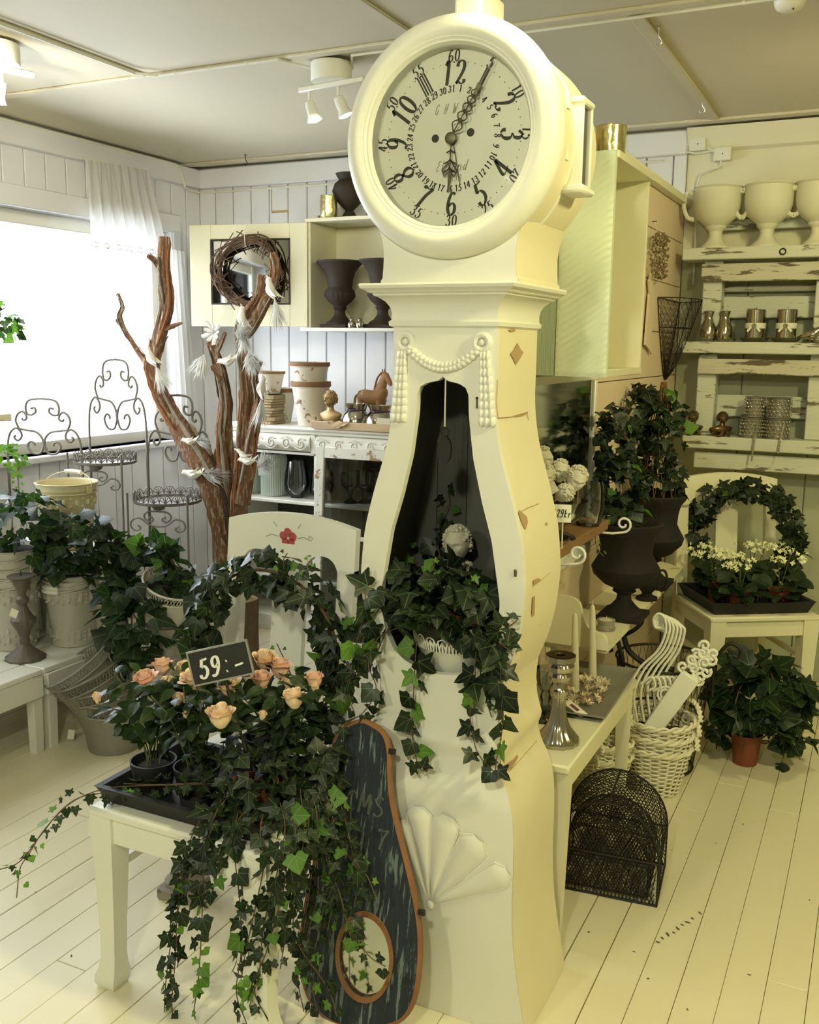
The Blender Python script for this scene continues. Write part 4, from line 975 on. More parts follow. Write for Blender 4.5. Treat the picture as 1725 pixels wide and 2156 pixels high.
O_ = [(p.x, p.z) for p in smooth_path([V((x, 0, z)) for x, z in O_], 4, closed=True)]
hole = [onY(755, 2030, 1.70)]; P = LOCAL[dr.name] @ hole[0]; hc = (P.x, P.z-zmin); hr = (.063, .088)
n = len(O_); ang = [atan2(z-hc[1], x-hc[0]) for x, z in O_]
H_ = [(hc[0]+hr[0]*cos(a_), hc[1]+hr[1]*sin(a_)) for a_ in [atan2(sin(a)*1.0/hr[1]*hr[0], cos(a)) for a in ang]]
def ringmesh(inner, outer, y0, y1, name, mat, side_mat=None):
    vs = [(x, y0, z) for x, z in outer]+[(x, y0, z) for x, z in inner]+[(x, y1, z) for x, z in outer]+[(x, y1, z) for x, z in inner]; fs = []
    for i in range(n):
        j = (i+1) % n
        fs += [(i, j, n+j, n+i), (2*n+i, 3*n+i, 3*n+j, 2*n+j), (i, 2*n+i, 2*n+j, j), (n+i, n+j, 3*n+j, 3*n+i)]
    return MB().add(vs, fs).build(name, mat, dr, 30)
ringmesh(H_, O_, -.002, .016, 'panel', 'door_blue')
sh = lambda pts, k: [(hc[0]+(x-hc[0])*k, hc[1]+(z-hc[1])*k) for x, z in pts]
MB().tube([(x, .006, z) for x, z in O_], .0085, 6, closed=True).build('edge_moulding', 'door_edge', dr)
ringmesh(H_, sh(H_, 1.14), -.006, .0, 'glass_ring', 'door_edge')
MB().add([(x, .004, z) for x, z in H_], [tuple(range(n))]).build('glass', 'mirror_old', dr, 0)
for x, z in ((.012, .085), (.0, .0)): pass
for pz in (.62, .29):
    xx = max(x for x, z in O_ if abs(z-pz) < .03); MB().box((xx, -.002, pz), (xx+.016, .006, pz+.012), .001).build('hinge', 'iron_black', dr)
mb = MB(); pen_text(mb, 'CMS', .045, Matrix.Translation((-.02, -.0026, .50)), .08, .7, .1, minw=.05); mb.build('old_lettering', 'old_letter', dr, 0)
mb = MB(); pen_text(mb, '7', .045, Matrix.Translation((.03, -.0026, .43)), .08, .7, .1, minw=.05); mb.build('old_numeral', 'old_letter', dr, 0)
# ------------------------------------------------------------------ sculpted heads
def head_mesh(mb, M, seed=0, n=96, m=72):
    """a head facing -Y, unit height about 2, with brow, eyes, nose, lips, chin"""
    vs = []; fs = []
    def G(x, z, cx, cz, sx, sz): return math.exp(-((x-cx)/sx)**2-((z-cz)/sz)**2)
    for i in range(m+1):
        t = -pi/2+pi*i/m
        for k in range(n):
            a = 2*pi*k/n; x = cos(t)*sin(a); y = -cos(t)*cos(a); z = sin(t)
            jaw = 1-.30*max(0, -z)**1.3
            X, Y, Z = x*.74*jaw, y*.92, z*1.05
            if y > 0: Y *= 1.06; Z += .04*y
            if z < -.2 and y > 0: Y *= 1-.35*(-z-.2)
            if y < 0:
                f = min(1, -y*2)
                d = .30*G(X, Z, 0, -.20, .085, .10)+.17*G(X, Z, 0, -.02, .06, .20)-.20*G(X, Z, .25, .06, .13, .085)-.20*G(X, Z, -.25, .06, .13, .085)
                d += .12*G(X, Z, .24, .05, .08, .05)+.12*G(X, Z, -.24, .05, .08, .05)+.10*G(X, Z, 0, .24, .5, .09)
                d += .10*G(X, Z, 0, -.45, .14, .045)+.09*G(X, Z, 0, -.56, .12, .045)-.10*G(X, Z, 0, -.505, .17, .026)+.11*G(X, Z, 0, -.80, .17, .12)+.05*(G(X, Z, .36, -.25, .18, .2)+G(X, Z, -.36, -.25, .18, .2))
                Y -= d*f
            vs.append((X, Y, Z))
    for i in range(m):
        for k in range(n): fs.append((i*n+k, i*n+(k+1) % n, (i+1)*n+(k+1) % n, (i+1)*n+k))
    mb.add(vs, fs, M)
def curls(mb, M, n=110, seed=0, size=.15, front=True):
    rnd = random.Random(seed); k = 0
    while k < n:
        d = V((rnd.gauss(0, 1), rnd.gauss(0, 1), rnd.gauss(0, 1))).normalized()
        if d.y < -.10 and d.z < .80 - (.50 if abs(d.x) > .74 else 0): continue
        if d.z < -.55: continue
        p = V((d.x*.80, d.y*.98, d.z*1.10)); s = size*rnd.uniform(.7, 1.25)
        mb.ball(p, (s, s*.9, s*.8), 7, 5, M); k += 1
def bust_thing(name, label, loc, rz, h, mat, tilt=0, seed=0, body=True, cat='bust', hair=None, group=None, rot=None, ncurl=110):
    """bust: head h high on a neck and draped shoulders; sits at loc"""
    t = thing(name, label, cat, loc, rz, group, rot); s = h/2.1
    hz = (2.35*s+1.05*s) if body else 1.05*s
    mb = MB(); M = Matrix.Translation((0, 0, hz)) @ Euler((radians(tilt), 0, 0)).to_matrix().to_4x4() @ Matrix.Diagonal((s, s, s, 1))
    head_mesh(mb, M)
    if body:
        rings = []
        for z, rx, ry in ((0, .55, .45), (.12, .62, .5), (.22, .5, .42), (.5, 1.0, .60), (.9, 1.38, .72), (1.3, 1.72, .72), (1.58, 1.78, .66), (1.78, 1.45, .55), (1.95, .80, .48), (2.1, .46, .42), (2.4, .38, .40), (2.75, .36, .40)):
            rings.append([(rx*s*cos(a), ry*s*sin(a)+.06*s, z*s) for a in [2*pi*k/24 for k in range(24)]])
        mb.loft(rings)
    mb.build('figure', mat, t, 60)
    c = MB(); curls(c, M, int(ncurl*1.8), seed, .115); c.build('hair', hair or mat, t, 60)
    return t, s
# ------------------------------------------------------------------ things inside the clock belly
random.seed(31)
def lace_bowl(name, label, loc, r, h, mat):
    t = thing(name, label, 'bowl', loc)
    MB().lathe([(r*.70, 0), (r*.74, .002), (r*.93, h*.62), (r*.95, h*.64), (r*.93, h*.62), (r*.72, .004), (0, .004)], 40).build('body', mat, t)
    k = 22
    for i in range(k):
        a0 = 2*pi*i/k; w_ = 2*pi/k; mb = MB()
        q = lambda u, z: (r*(.95+.05*z)*cos(a0+w_*u), r*(.95+.05*z)*sin(a0+w_*u), h*.63+h*.37*z)
        mb.tube([q(.0, 0), q(.02, .5), q(.2, .86), q(.5, 1), q(.8, .86), q(.98, .5), q(1, 0)], .0016, 5)
        for u0, u1 in ((.5, .5), (.28, .15), (.72, .85)): mb.tube([q(u0, 0), q(u1, .8)], .0022, 5)
        mb.tube([q(.25, .25), q(.4, .62), q(.5, .7), q(.6, .62), q(.75, .25)], .0018, 5)
        mb.build('lace_scallop', mat, t)
    return t
lace_bowl('lace_bowl', 'white pierced metal bowl with lace rim in the belly of the clock', (-.825, 1.985, .783), .112, .085, 'chair_paint')
ci = thing('ivy_plant', 'fresh green ivy spilling out of the open belly of the clock', 'plant', (-.812, 1.975, .788))
pot(ci, .062, .10, 'terracotta', c=(.03, -.01, .03))
bush(ci, (-.842, 1.905, .945), (.135, .085, .085), 95, .050, young=.06, hang=.35)
bush(ci, (-.835, 1.875, .905), (.125, .045, .05), 32, .050, young=.06, hang=.6)
for p in ([(840, 1320, 1.88), (795, 1345, 1.835), (776, 1400, 1.825), (792, 1450, 1.835), (765, 1500, 1.83), (712, 1532, 1.80)],
          [(810, 1255, 1.89), (775, 1240, 1.84), (765, 1300, 1.832), (745, 1380, 1.825), (735, 1460, 1.82), (748, 1505, 1.82)],
          [(800, 1280, 1.87), (768, 1330, 1.835), (760, 1400, 1.83), (735, 1430, 1.82), (722, 1470, 1.81)],
          [(878, 1350, 1.86), (874, 1400, 1.845), (870, 1480, 1.85), (868, 1540, 1.85), (876, 1595, 1.835), (888, 1622, 1.83), (905, 1618, 1.828)],
          [(1035, 1330, 1.87), (1052, 1390, 1.845), (1056, 1450, 1.85), (1060, 1510, 1.85), (1054, 1560, 1.84), (1044, 1620, 1.83), (1062, 1642, 1.825)],
          [(1005, 1360, 1.86), (1000, 1430, 1.845), (990, 1500, 1.85), (998, 1560, 1.84), (1010, 1592, 1.83), (1040, 1625, 1.825)],
          [(1030, 1370, 1.86), (1030, 1420, 1.845), (1025, 1470, 1.85), (1035, 1510, 1.85)]):
    vine(ci, pv(p), .056, .026, .10, spread=.005)
for p in ([(1030, 1320, 1.88), (1055, 1325, 1.84), (1078, 1315, 1.832), (1092, 1302, 1.83)], [(1040, 1350, 1.87), (1068, 1365, 1.835), (1080, 1380, 1.83)]): vine(ci, pv(p), .050, .022, 0, spread=.012)
for p in ([(905, 1220, 1.9), (915, 1190, 1.88), (912, 1180, 1.87)], [(1000, 1240, 1.9), (995, 1215, 1.88), (990, 1210, 1.87)]): vine(ci, pv(p), .032, .012, .9, spread=.008)
ib = thing('ivy_plant', 'dark climbing ivy at the back of the clock belly behind the cherub', 'plant', (-.83, 2.075, .784))
pot(ib, .04, .07, 'plastic_black')
vine(ib, [(-.83, 2.07, .85), onY(930, 1180, 2.08), onY(925, 1110, 2.085), onY(945, 1060, 2.085), onY(940, 1030, 2.085)], .05, .02, 0)
vine(ib, [(-.84, 2.07, .85), onY(870, 1180, 2.06), onY(845, 1140, 2.06)], .045, .025, 0)
vine(ib, [(-.84, 2.07, .85), onY(880, 1220, 2.03), onY(830, 1200, 2.02), onY(815, 1190, 2.02)], .05, .018, 0)
pb = onY(966, 1240, 2.02)
bt, s_ = bust_thing('cherub_bust', 'cream curly headed bust with ruffled collar standing in the clock belly', (onY(963,1145,2.03).x, 2.03, .912), radians(4), .085, 'stone_cream', 2, 3)
ru = MB()
for i in range(26):
    a = 2*pi*i/26; ru.ball((.030*cos(a), .026*sin(a)+.003, .088+.004*sin(7*a)), (.007, .007, .006), 7, 5)
    ru.ball((.024*cos(a), -.010+.020*sin(a), .066+.003*sin(5*a)), (.007, .008, .008), 7, 5)
ru.build('ruffled_collar', 'stone_cream', bt)
for k in range(7): MB().lathe([(.040, 0), (.043, .004), (.036, .128), (.030, .1285)], 20, c=(0, 0, -.1285)).build('plinth', 'stone_cream', bt) if k == 0 else None
# ------------------------------------------------------------------ white bench with pails
def bench(label, y0, y1, x0, x1, z, g):
    t = thing('bench', label, 'bench', ((x0+x1)/2, (y0+y1)/2, 0), group=g); c = V(t.location); lo = V((x0, y0, 0))-c; hi = V((x1, y1, 0))-c
    k = 5
    for i in range(k):
        a = lo.x+(hi.x-lo.x)*i/k; b = lo.x+(hi.x-lo.x)*(i+1)/k
        MB().box((a+.001, lo.y-.006, z-.02), (b-.001, hi.y+.006, z), .003).build('plank', 'white_paint', t, 30)
    for s in (-1, 1): MB().box((hi.x*s-.009, lo.y, z-.10), (hi.x*s+.009, hi.y, z-.02), .003).build('apron', 'white_paint', t)
    for yy in (lo.y, hi.y): MB().box((lo.x, yy-.008, z-.10), (hi.x, yy+.008, z-.02), .003).build('end_apron', 'white_paint', t)
    for sx in (-1, 1):
        for yy in (lo.y+.03, hi.y-.02): MB().tbox((sx*(hi.x-.022), yy, 0), (.017, .017), (sx*(hi.x-.022), yy, z-.02), (.021, .021)).build('leg', 'white_paint', t)
    return t
ZB = .315
bench('low white slatted bench carrying the stacked zinc pails', 1.75, 2.482, -3.22, -2.69, ZB, None)
bench('low white bench beside the pail bench carrying the lidded ivy pail', 2.502, 2.82, -3.22, -2.69, ZB, None)
def pail(name, label, c, r, h, mat, rims=1, handle=True, cat='pail', group=None, rot=None):
    t = thing(name, label, cat, c, 0, group, rot)
    MB().lathe([(r*.70, 0), (r*.72, .002), (r*.95, h*.90), (r*.97, h*.91), (r*.97, h*.94), (r, h), (r*1.035, h+.003), (r*1.0, h+.006), (r*.95, h), (r*.70, .02), (0, .02)], 40).build('body', mat, t)
    fl = MB()
    for z0, k in ((.74, 14), (.16, 12)):
        rr = r*(.72+.25*z0)
        for i in range(k):
            a = 2*pi*i/k; fl.ball((rr*cos(a), rr*sin(a), h*z0), (.009, .009, .014), 6, 4)
            b = a+pi/k; fl.ball((rr*1.0*cos(b), rr*1.0*sin(b), h*(z0+.06)), (.006, .006, .006), 6, 4); fl.ball((rr*cos(b), rr*sin(b), h*(z0-.06)), (.006, .006, .006), 6, 4)
    fl.build('embossed_flowers', mat, t)['kind'] = 'stuff'
    MB().tube([(r*.975*cos(a), r*.975*sin(a), h*.86) for a in [2*pi*k/40 for k in range(40)]], .0025, 5, closed=True).build('band', mat, t)
    if handle:
        hp = [(r*1.03*cos(a), -r*1.05*sin(a)*.98, h*.96-h*.10*sin(a)) if cat != 'bucket' else (r*1.06*cos(a), .35*r*sin(a), h*.96+h*.20*sin(a)) for a in [pi*k/18 for k in range(19)]]
        hd = MB().tube(hp, .0022, 5).build('handle', mat, t)
        MB().tube([hp[k] for k in (7, 8, 9, 10, 11)], .009, 8).build('grip', 'chair_paint', hd)
        for s in (-1, 1): MB().box((s*r-.004, -.014, h*.86), (s*r+.006, .014, h*.99), .003).build('ear', mat, t)
    return t
c2 = onZ(156, 1352, ZB); u = mpp(c2)
c1 = onZ(36, 1360, ZB)
g_ = 'zinc pails nested on the bench'
for k in range(4): pail('zinc_pail', ['pale zinc pail at the bottom of the nested stack behind the candlestick', 'pale zinc pail second up in the nested stack behind the candlestick', 'pale zinc pail third up in the nested stack behind the candlestick', 'topmost pale zinc pail of the nested stack behind the candlestick, holding ivy'][k], (c1.x, c1.y, ZB+.001+.035*k), 50*u*1.12, 150*u, 'zinc', group=g_)
pail('zinc_pail', 'embossed zinc pail planted with ivy standing free on the white bench', (c2.x, c2.y, ZB+.001), 58*u, 140*u, 'zinc', group=g_)
pail('zinc_pail', 'embossed zinc pail nested inside the free standing ivy pail', (c2.x, c2.y, ZB+.018), 57.5*u, 140*u, 'zinc', group=g_)
# candlestick
cc = onZ(54, 1386, ZB); u = mpp(cc); cs = thing('candlestick', 'turned grey metal candlestick with a price tag on the bench edge', 'candlestick', cc)
MB().lathe([(x*u, z*u) for x, z in ((41, 0), (41, 4), (30, 12), (16, 24), (9, 32), (11, 40), (9, 46), (14, 60), (24, 78), (26, 86), (20, 90), (12, 104), (8, 116), (13, 124), (13, 130), (8, 136), (9, 146), (16, 160), (20, 172), (28, 176), (28, 179), (12, 178), (0, 178))], 36, mod=lambda a, t: 1+.035*cos(12*a)*(1 if t < .25 or .35 < t < .55 else 0)).build('stem', 'pewter', cs)
MB().tube([(0, 0, 178*u), (0, 0, 190*u)], .002, 5).build('spike', 'iron_black', cs)
MB().box((-.014, -.001, -.016), (.014, .001, .016), M=Mx((.006, -24*u-.004, 105*u), (radians(5), radians(25), radians(25)))).build('price_tag', 'paper', cs, 0)
# zinc pots with lattice rims
def lattice_pot(name, label, c, r, h, mat, rot=None, group=None, rings=False):
    t = thing(name, label, 'pot', c, 0, group, rot)
    MB().lathe([(r*.74, 0), (r*.76, .002), (r*.92, h*.72), (r*.94, h*.73), (r*.90, h*.72), (r*.73, .012), (0, .012)], 40).build('body', mat, t)
    k = 30; zz = MB()
    for i in range(k):
        a, b, c_ = 2*pi*i/k, 2*pi*(i+.5)/k, 2*pi*(i+1)/k
        q = lambda t_, z, f: (r*f*cos(t_), r*f*sin(t_), h*z)
        zz.tube([q(a, .75, .94), q(b, .95, .99), q(c_, .75, .94)], .0022, 4); zz.tube([q(a, .95, .99), q(b, .75, .94), q(c_, .95, .99)], .0022, 4)
    zz.build('lattice', mat, t)['kind'] = 'stuff'
    for z, f in ((.74, .94), (.97, 1.0)): MB().tube([(r*f*cos(a), r*f*sin(a), h*z) for a in [2*pi*j/40 for j in range(40)]], .0045, 6, closed=True).build('rim', mat, t)
    if rings:
        for s in (-1, 1): MB().tube([(s*r*1.0, .022*cos(a)-.0, h*.62+.022*sin(a)) for a in [2*pi*j/20 for j in range(20)]], .003, 6, closed=True).build('ring_handle', mat, t)
    return t
cz = onZ(205, 1562, 0)+V((.085, 0, 0)); u = mpp(cz)
gl_ = 'zinc pots with lattice rims'
lat = [('grey lattice rimmed pot standing on the floor under the leaning stack', (cz.x, cz.y, .001), .125, .20, None),
       ('grey lattice rimmed pot set askew into the floor pot', (cz.x-.01, cz.y, .075), .128, .17, (0, radians(-14), radians(20))),
       ('grey lattice rimmed pot in the middle of the leaning stack', (cz.x-.03, cz.y+.0, .135), .13, .17, (radians(6), radians(-24), radians(20))),
       ('topmost lattice rimmed pot of the leaning stack, empty and showing its inside', (cz.x-.055, cz.y, .19), .132, .16, (radians(10), radians(-32), radians(20)))]
for lb, c, r, h, rt in lat: lattice_pot('lattice_pot', lb, c, r, h, 'zinc_dark', rt, gl_, True)
MB().box((-.014, -.001, -.018), (.014, .001, .018)).build('price_tag', 'paper', None, 0, loc=onZ(150, 1553, .012)+V((0, 0, .012)), rot=(radians(-20), 0, radians(15)))
tag(bpy.data.objects['price_tag.001'] if 'price_tag.001' in bpy.data.objects else bpy.data.objects['price_tag'], 'small white price tag lying on the floor by the bench leg', 'price tag')
cu = onZ(322, 1545, 0)
for k in range(3): lattice_pot('lattice_pot', ['pale lattice rimmed pot at the foot of the upright stack behind the roses', 'pale lattice rimmed pot in the middle of the upright stack behind the roses', 'topmost pale lattice rimmed pot of the upright stack holding large leaved ivy'][k], (cu.x, cu.y, .001+.075*k), .115, .17, 'zinc', None, gl_)
ct_ = onY(350, 1300, 2.85)
lattice_pot('lattice_pot', 'pale lattice rimmed pot tipped towards the chair with an ivy hoop in it', ct_, .115, .17, 'zinc', (radians(8), radians(22), 0), gl_)
hb = thing('pot_pedestal', 'grey turned pedestal behind the ivy carrying the tipped lattice pot', 'pedestal', (ct_.x+.015, ct_.y, 0))
MB().lathe([(.10, 0), (.10, .03), (.06, .05), (.045, .12), (.075, .22), (.085, .30), (.06, .38), (.09, ct_.z-.03), (.09, ct_.z-.022)], 24).build('shaft', 'zinc_dark', hb)
# ivies of the bench
random.seed(41)
def px_bush(t, px, py, Y, rx, ry, n, size, kind='big', young=.0, hang=.45, depth=None):
    c = onY(px, py, Y); m_ = mpp(c); bush(t, c, (rx*m_, depth or rx*m_*.8, ry*m_), n, size, kind, young, hang, -.8)
ia = thing('potted_ivy', 'dark glossy ivy in the stack of zinc pails by the bench end', 'plant', (c1.x, c1.y, ZB+.30))
MB().lathe([(.06, 0), (.085, .09), (.0, .085)], 20).build('root_ball', 'soil', ia)
px_bush(ia, 50, 1090, c1.y-.02, 85, 62, 75, .062); px_bush(ia, 40, 1150, c1.y-.05, 60, 35, 25, .06)
ibb = thing('potted_ivy', 'large leaved ivy mounded in the free standing zinc pail', 'plant', (c2.x, c2.y, ZB+.20))
MB().lathe([(.06, 0), (.10, .055), (.0, .05)], 20).build('root_ball', 'soil', ibb)
px_bush(ibb, 165, 1142, c2.y-.03, 82, 60, 90, .068); px_bush(ibb, 150, 1200, c2.y-.06, 60, 35, 28, .06)
ic = thing('ivy_hoop', 'ivy trained over a hoop, bright where the window light shines through', 'plant', (ct_.x, ct_.y, ct_.z+.08))
MB().lathe([(.05, 0), (.085, .06), (.0, .055)], 20).build('root_ball', 'soil', ic)
m_ = mpp(ct_); wreath(ic, onY(318, 1235, 2.85), 82*m_, .032, 150, .066, a0=-35, a1=205, kind='big', young=.16, sy=1.05)  # extra pale leaves mixed in to imitate leaves backlit by the window
px_bush(ic, 310, 1260, 2.80, 55, 30, 26, .06)
iw = thing('potted_ivy', 'broad leaved ivy hanging over the upright stack of lattice pots', 'plant', (cu.x, cu.y, .25))
MB().lathe([(.05, 0), (.09, .06), (.0, .055)], 20).build('root_ball', 'soil', iw)
px_bush(iw, 285, 1290, cu.y-.04, 75, 95, 85, .078); px_bush(iw, 265, 1370, cu.y-.10, 40, 30, 12, .07)
# plants at the window edge
random.seed(42)
hv = thing('hanging_ivy', 'small bright ivy hanging in the window', 'plant', onX(2, 640, XL+.25))
MB().tube([(0, 0, 0), (0, 0, .35)], .0015, 5).build('cord', 'cable_white', hv)
bush(hv, onX(2, 685, XL+.25), (.07, .07, .10), 45, .045, 'big', .3)
sh_ = MB().box((XL+.02, 2.3, onX(0, 872, XL+.3).z-.03), (XL+.32, onX(25, 866, XL+.32).y, onX(0, 872, XL+.3).z), .004).build('wall_shelf', 'cream_paint')
tag(sh_, 'plain cream shelf board fixed across the window by the corner plant', 'shelf')
sp_ = onX(4, 1040, -3.18); spl = thing('small_leaf_plant', 'light green small leaved plant in a white pot by the window', 'plant', (sp_.x-.02, sp_.y-.02, .70))
pot(spl, .065, .13, 'chair_paint')
bush(spl, onX(5, 968, -3.18), (.09, .08, .075), 95, .024, 'small', 0); vine(spl, [onX(20, 985, -3.16), onX(35, 1000, -3.15), onX(40, 1035, -3.15)], .02, .014, 0, kind='small', mat='stem_green')
cr_ = thing('white_crate', 'white painted wooden box under the small leaved plant', 'crate', (sp_.x+.0, sp_.y-.02, ZB+.002))
MB().box((-.03, -.20, 0), (.10, .10, .38), .004).build('body', 'chair_paint', cr_)
MB().box((-.035, -.21, .37), (.11, .11, .382), .003).build('lid', 'chair_paint', cr_)
# cream bucket on a crate
bp_ = onX(145, 1120, -3.02); bk = pail('cream_bucket', 'cream enamel bucket with pierced lace rim and wooden grip before the window', (bp_.x, bp_.y, onX(145, 1150, -3.02).z), 62*mpp(bp_), 135*mpp(bp_), 'cream_enamel', cat='bucket')
cb = thing('white_crate', 'tall white painted box under the cream bucket', 'crate', (bp_.x, bp_.y, .001))
MB().box((-.15, -.10, 0), (.15, .14, bk.location.z-.004), .004).build('body', 'chair_paint', cb)
MB().box((-.155, -.11, .08), (.155, -.10, .12), .002).build('slat', 'chair_paint', cb)
# ------------------------------------------------------------------ wrought plant stands before the window
def spiral(c, r0, r1, a0, turns, n=18): return [(c[0]+(r0+(r1-r0)*k/n)*cos(a0+2*pi*turns*k/n), c[1]+(r0+(r1-r0)*k/n)*sin(a0+2*pi*turns*k/n)) for k in range(n+1)]
CREST = [[(555, 860), (552, 720), (533, 640), (492, 605), (458, 622), (450, 655), (478, 680), (502, 662), (492, 648)],
         [(298, 705), (308, 662), (345, 626), (405, 616), (465, 608)], [(298, 705), (325, 752), (380, 752), (412, 712), (392, 684), (366, 692), (362, 708)],
         [(465, 608), (486, 562), (472, 522), (440, 503), (415, 520), (410, 545), (432, 556), (442, 544)],
         [(405, 520), (413, 482), (400, 446), (368, 430), (297, 424)], [(405, 520), (372, 522), (344, 504), (350, 480), (376, 484)]]
UNDER = [[(750, 884), (800, 888), (826, 915), (822, 950), (798, 972), (776, 958), (784, 936), (800, 940)], [(750, 1012), (800, 1000), (850, 948), (890, 958), (908, 1000), (895, 1040), (866, 1048), (850, 1026), (868, 1008)]]
def lace_ring(mb, r, z, k, hgt, flare=1.0):
    for i in range(k):
        a0 = 2*pi*i/k; w_ = 2*pi/k
        q = lambda u_, v_: (r*cos(a0+w_*u_), r*sin(a0+w_*u_), z+hgt*v_)
        mb.tube([q(0, .15), q(.06, .6), (q(.25, .92)), q(.5, 1.02), q(.75, .92), q(.94, .6), q(1, .15)], .0022, 4)
        for u1, v1 in ((.12, .5), (.3, .78), (.5, .86), (.7, .78), (.88, .5)): mb.tube([q(.5, .12), q(u1, v1)], .0020, 4)
def plant_stand(label, loc, rz, w, top, crest_h, trays, rr):
    t = thing('plant_stand', label, 'plant stand', loc, rz, 'wrought iron plant stands before the window'); hwid = w/2
    mat = 'metal_stand'
    for s in (-1, 1):
        for si, st in enumerate(CREST):
            P = [(s*(x-297)/258*hwid, 0, top-crest_h+(860-y)/436*crest_h) for x, y in st]
            MB().tube(smooth_path(P, 4), .0055, 6).build('scroll', mat, t)
        MB().tube([(s*hwid, 0, 0), (s*hwid, 0, top-crest_h)], .006, 8).build('post', mat, t)
        MB().tube([(s*hwid*.9, -rr*1.7, 0), (s*hwid*.9, -rr*1.7, trays[-1]+.05)], .005, 8).build('front_post', mat, t)
    for z in trays:
        MB().lathe([(0, z-.003), (rr, z-.003), (rr+.002, z), (rr+.002, z+.010), (rr-.002, z+.010), (rr-.002, z), (0, z)], 40, c=(0, -rr*.95, 0)).build('tray', mat, t)
        mb = MB(); lace_ring(mb, rr, z+.006, 18, .040)
        mb.v = [(x, y-rr*.95, zz) for x, y, zz in mb.v]
        mb.build('lace_edge', mat, t)['kind'] = 'stuff'
        MB().lathe([(.0, z-.03), (.022, z-.024), (.034, z-.004), (.034, z-.002)], 20, c=(0, -rr*1.6, 0)).build('cup', mat, t)
        for s in (-1, 1):
            for st in UNDER:
                P = [(s*(x-750)/158*rr*.86, -rr*1.7, z-.03-(y-884)/420*rr*1.5) for x, y in st]
                MB().tube(smooth_path(P, 4), .0042, 6).build('scroll', mat, t)
    return t
def stand_at(label, px, pxl, pxr, ytray, ytop, Y, trays_y, crest):
    P = onY(px, ytray, Y); r_ = (pxr-pxl)/2*mpp(P); top = onY(px, ytop, Y).z
    zs_ = [onY(px, y, Y).z for y in trays_y]
    return plant_stand(label, (P.x, P.y, 0), radians(16), 2*r_*1.02, top, crest*mpp(P), zs_, r_*.98)
stand_at('tall narrow iron plant stand with scrolled crest and lace edged trays', 250, 187, 313, 966, 757, 3.48, [1180, 966], 190)
stand_at('iron plant stand with lace edged trays half behind the driftwood branch', 380, 312, 450, 1045, 832, 3.62, [1225, 1045], 180)
stand_at('broad low iron plant stand with scrolled crest behind the cream bucket', 102, 20, 184, 1120, 840, 3.22, [1200], 150)
# ------------------------------------------------------------------ driftwood tree on a log
random.seed(51)
YT = 3.56
lg = onZ(518, 1412, 0); ztop = onY(518, 1262, YT).z
lo_ = thing('log', 'bark covered log standing on end seen through the chair back', 'log', (lg.x, YT, 0))
rl = 33*mpp((lg.x, YT, .2))
MB().lathe([(rl, 0), (rl*1.01, .02), (rl*.98, ztop*.5), (rl*1.02, ztop-.01), (rl*.99, ztop)], 40, mod=lambda a, t: 1+.03*sin(5*a+3*t)+.02*sin(11*a+7*t)+.012*sin(23*a-20*t)).build('bark', 'bark', lo_, 60)
MB().lathe([(0, ztop+.001), (rl*.93, ztop+.001)], 24).build('cut_end', 'log_cut', lo_, 0) if False else MB().add([(rl*.94*cos(2*pi*k/24), rl*.94*sin(2*pi*k/24), ztop+.0015) for k in range(24)], [tuple(range(24))]).build('cut_end', 'log_cut', lo_, 0)
tr = thing('driftwood_tree', 'forked reddish driftwood branches hung with white birds and feathers', 'branch', (lg.x-.02, YT, ztop+.002))
mpt = mpp((lg.x, YT, 1.0))
def limb(pts, name='limb', tw=0.0, n=22, YY=YT):
    P = []; R = []
    raw = [(onY(p[0], p[1], YY+(p[3] if len(p) > 3 else 0)), p[2]*mpt) for p in pts]
    Q = smooth_path([a for a, b in raw], 5); m = len(Q)
    for i in range(m): 
        f = i/5; k = min(int(f), len(raw)-2); R.append(raw[k][1]+(raw[k+1][1]-raw[k][1])*(f-k))
    vs = []; fs = []; x = None; ph = random.uniform(0, 6)
    for i in range(m):
        d = (Q[min(i+1, m-1)]-Q[max(i-1, 0)]).normalized()
        if x is None: x, y = frame_from(d)
        else: x = (x-d*x.dot(d)).normalized(); y = d.cross(x)
        for k in range(n):
            a = 2*pi*k/n; tt = a+i*.10+ph
            rr = R[i]*(.90+.17*sin(3*tt)+.12*sin(5*tt+1.3)+.09*sin(9*tt)+.05*random.uniform(-1, 1))
            vs.append(Q[i]+x*rr*cos(a)+y*rr*sin(a))
    for i in range(m-1):
        for k in range(n): fs.append((i*n+k, i*n+(k+1) % n, (i+1)*n+(k+1) % n, (i+1)*n+k))
    fs += [tuple(range(n))[::-1], tuple((m-1)*n+k for k in range(n))]
    lim = MB().add(vs, fs).build(name, 'driftwood', tr, 40, world=True)
    # stringy bark: strips lying along the limb, some peeling off at their ends
    for k in range(int(5+R[0]/mpt*.55)):
        i0 = random.randrange(0, max(1, m-8)); ln = random.randrange(6, 22); i1 = min(m-1, i0+ln); a = random.uniform(0, 2*pi); tw_ = random.uniform(-.04, .08); S = []; W = []
        x = None
        for i in range(i0, i1+1):
            d = (Q[min(i+1, m-1)]-Q[max(i-1, 0)]).normalized()
            x, y = frame_from(d, V((1, .2, 0)))
            t = (i-i0)/max(1, i1-i0); off = R[i]*(1.08+(.5*max(0, t-.85)/.15*random.uniform(0, 1)))
            S.append(Q[i]+x*off*cos(a+tw_*i)+y*off*sin(a+tw_*i)); W.append(max(.0012, R[i]*random.uniform(.16, .3)*(1 if .06 < t < .94 else .3)))
        if len(S) > 2: MB().tube(S, W, 5).build('bark_strip', random.choice(('bark_grey', 'bark_red', 'bark_red', 'bark_dark', 'driftwood')), tr, 50, world=True)
    return lim
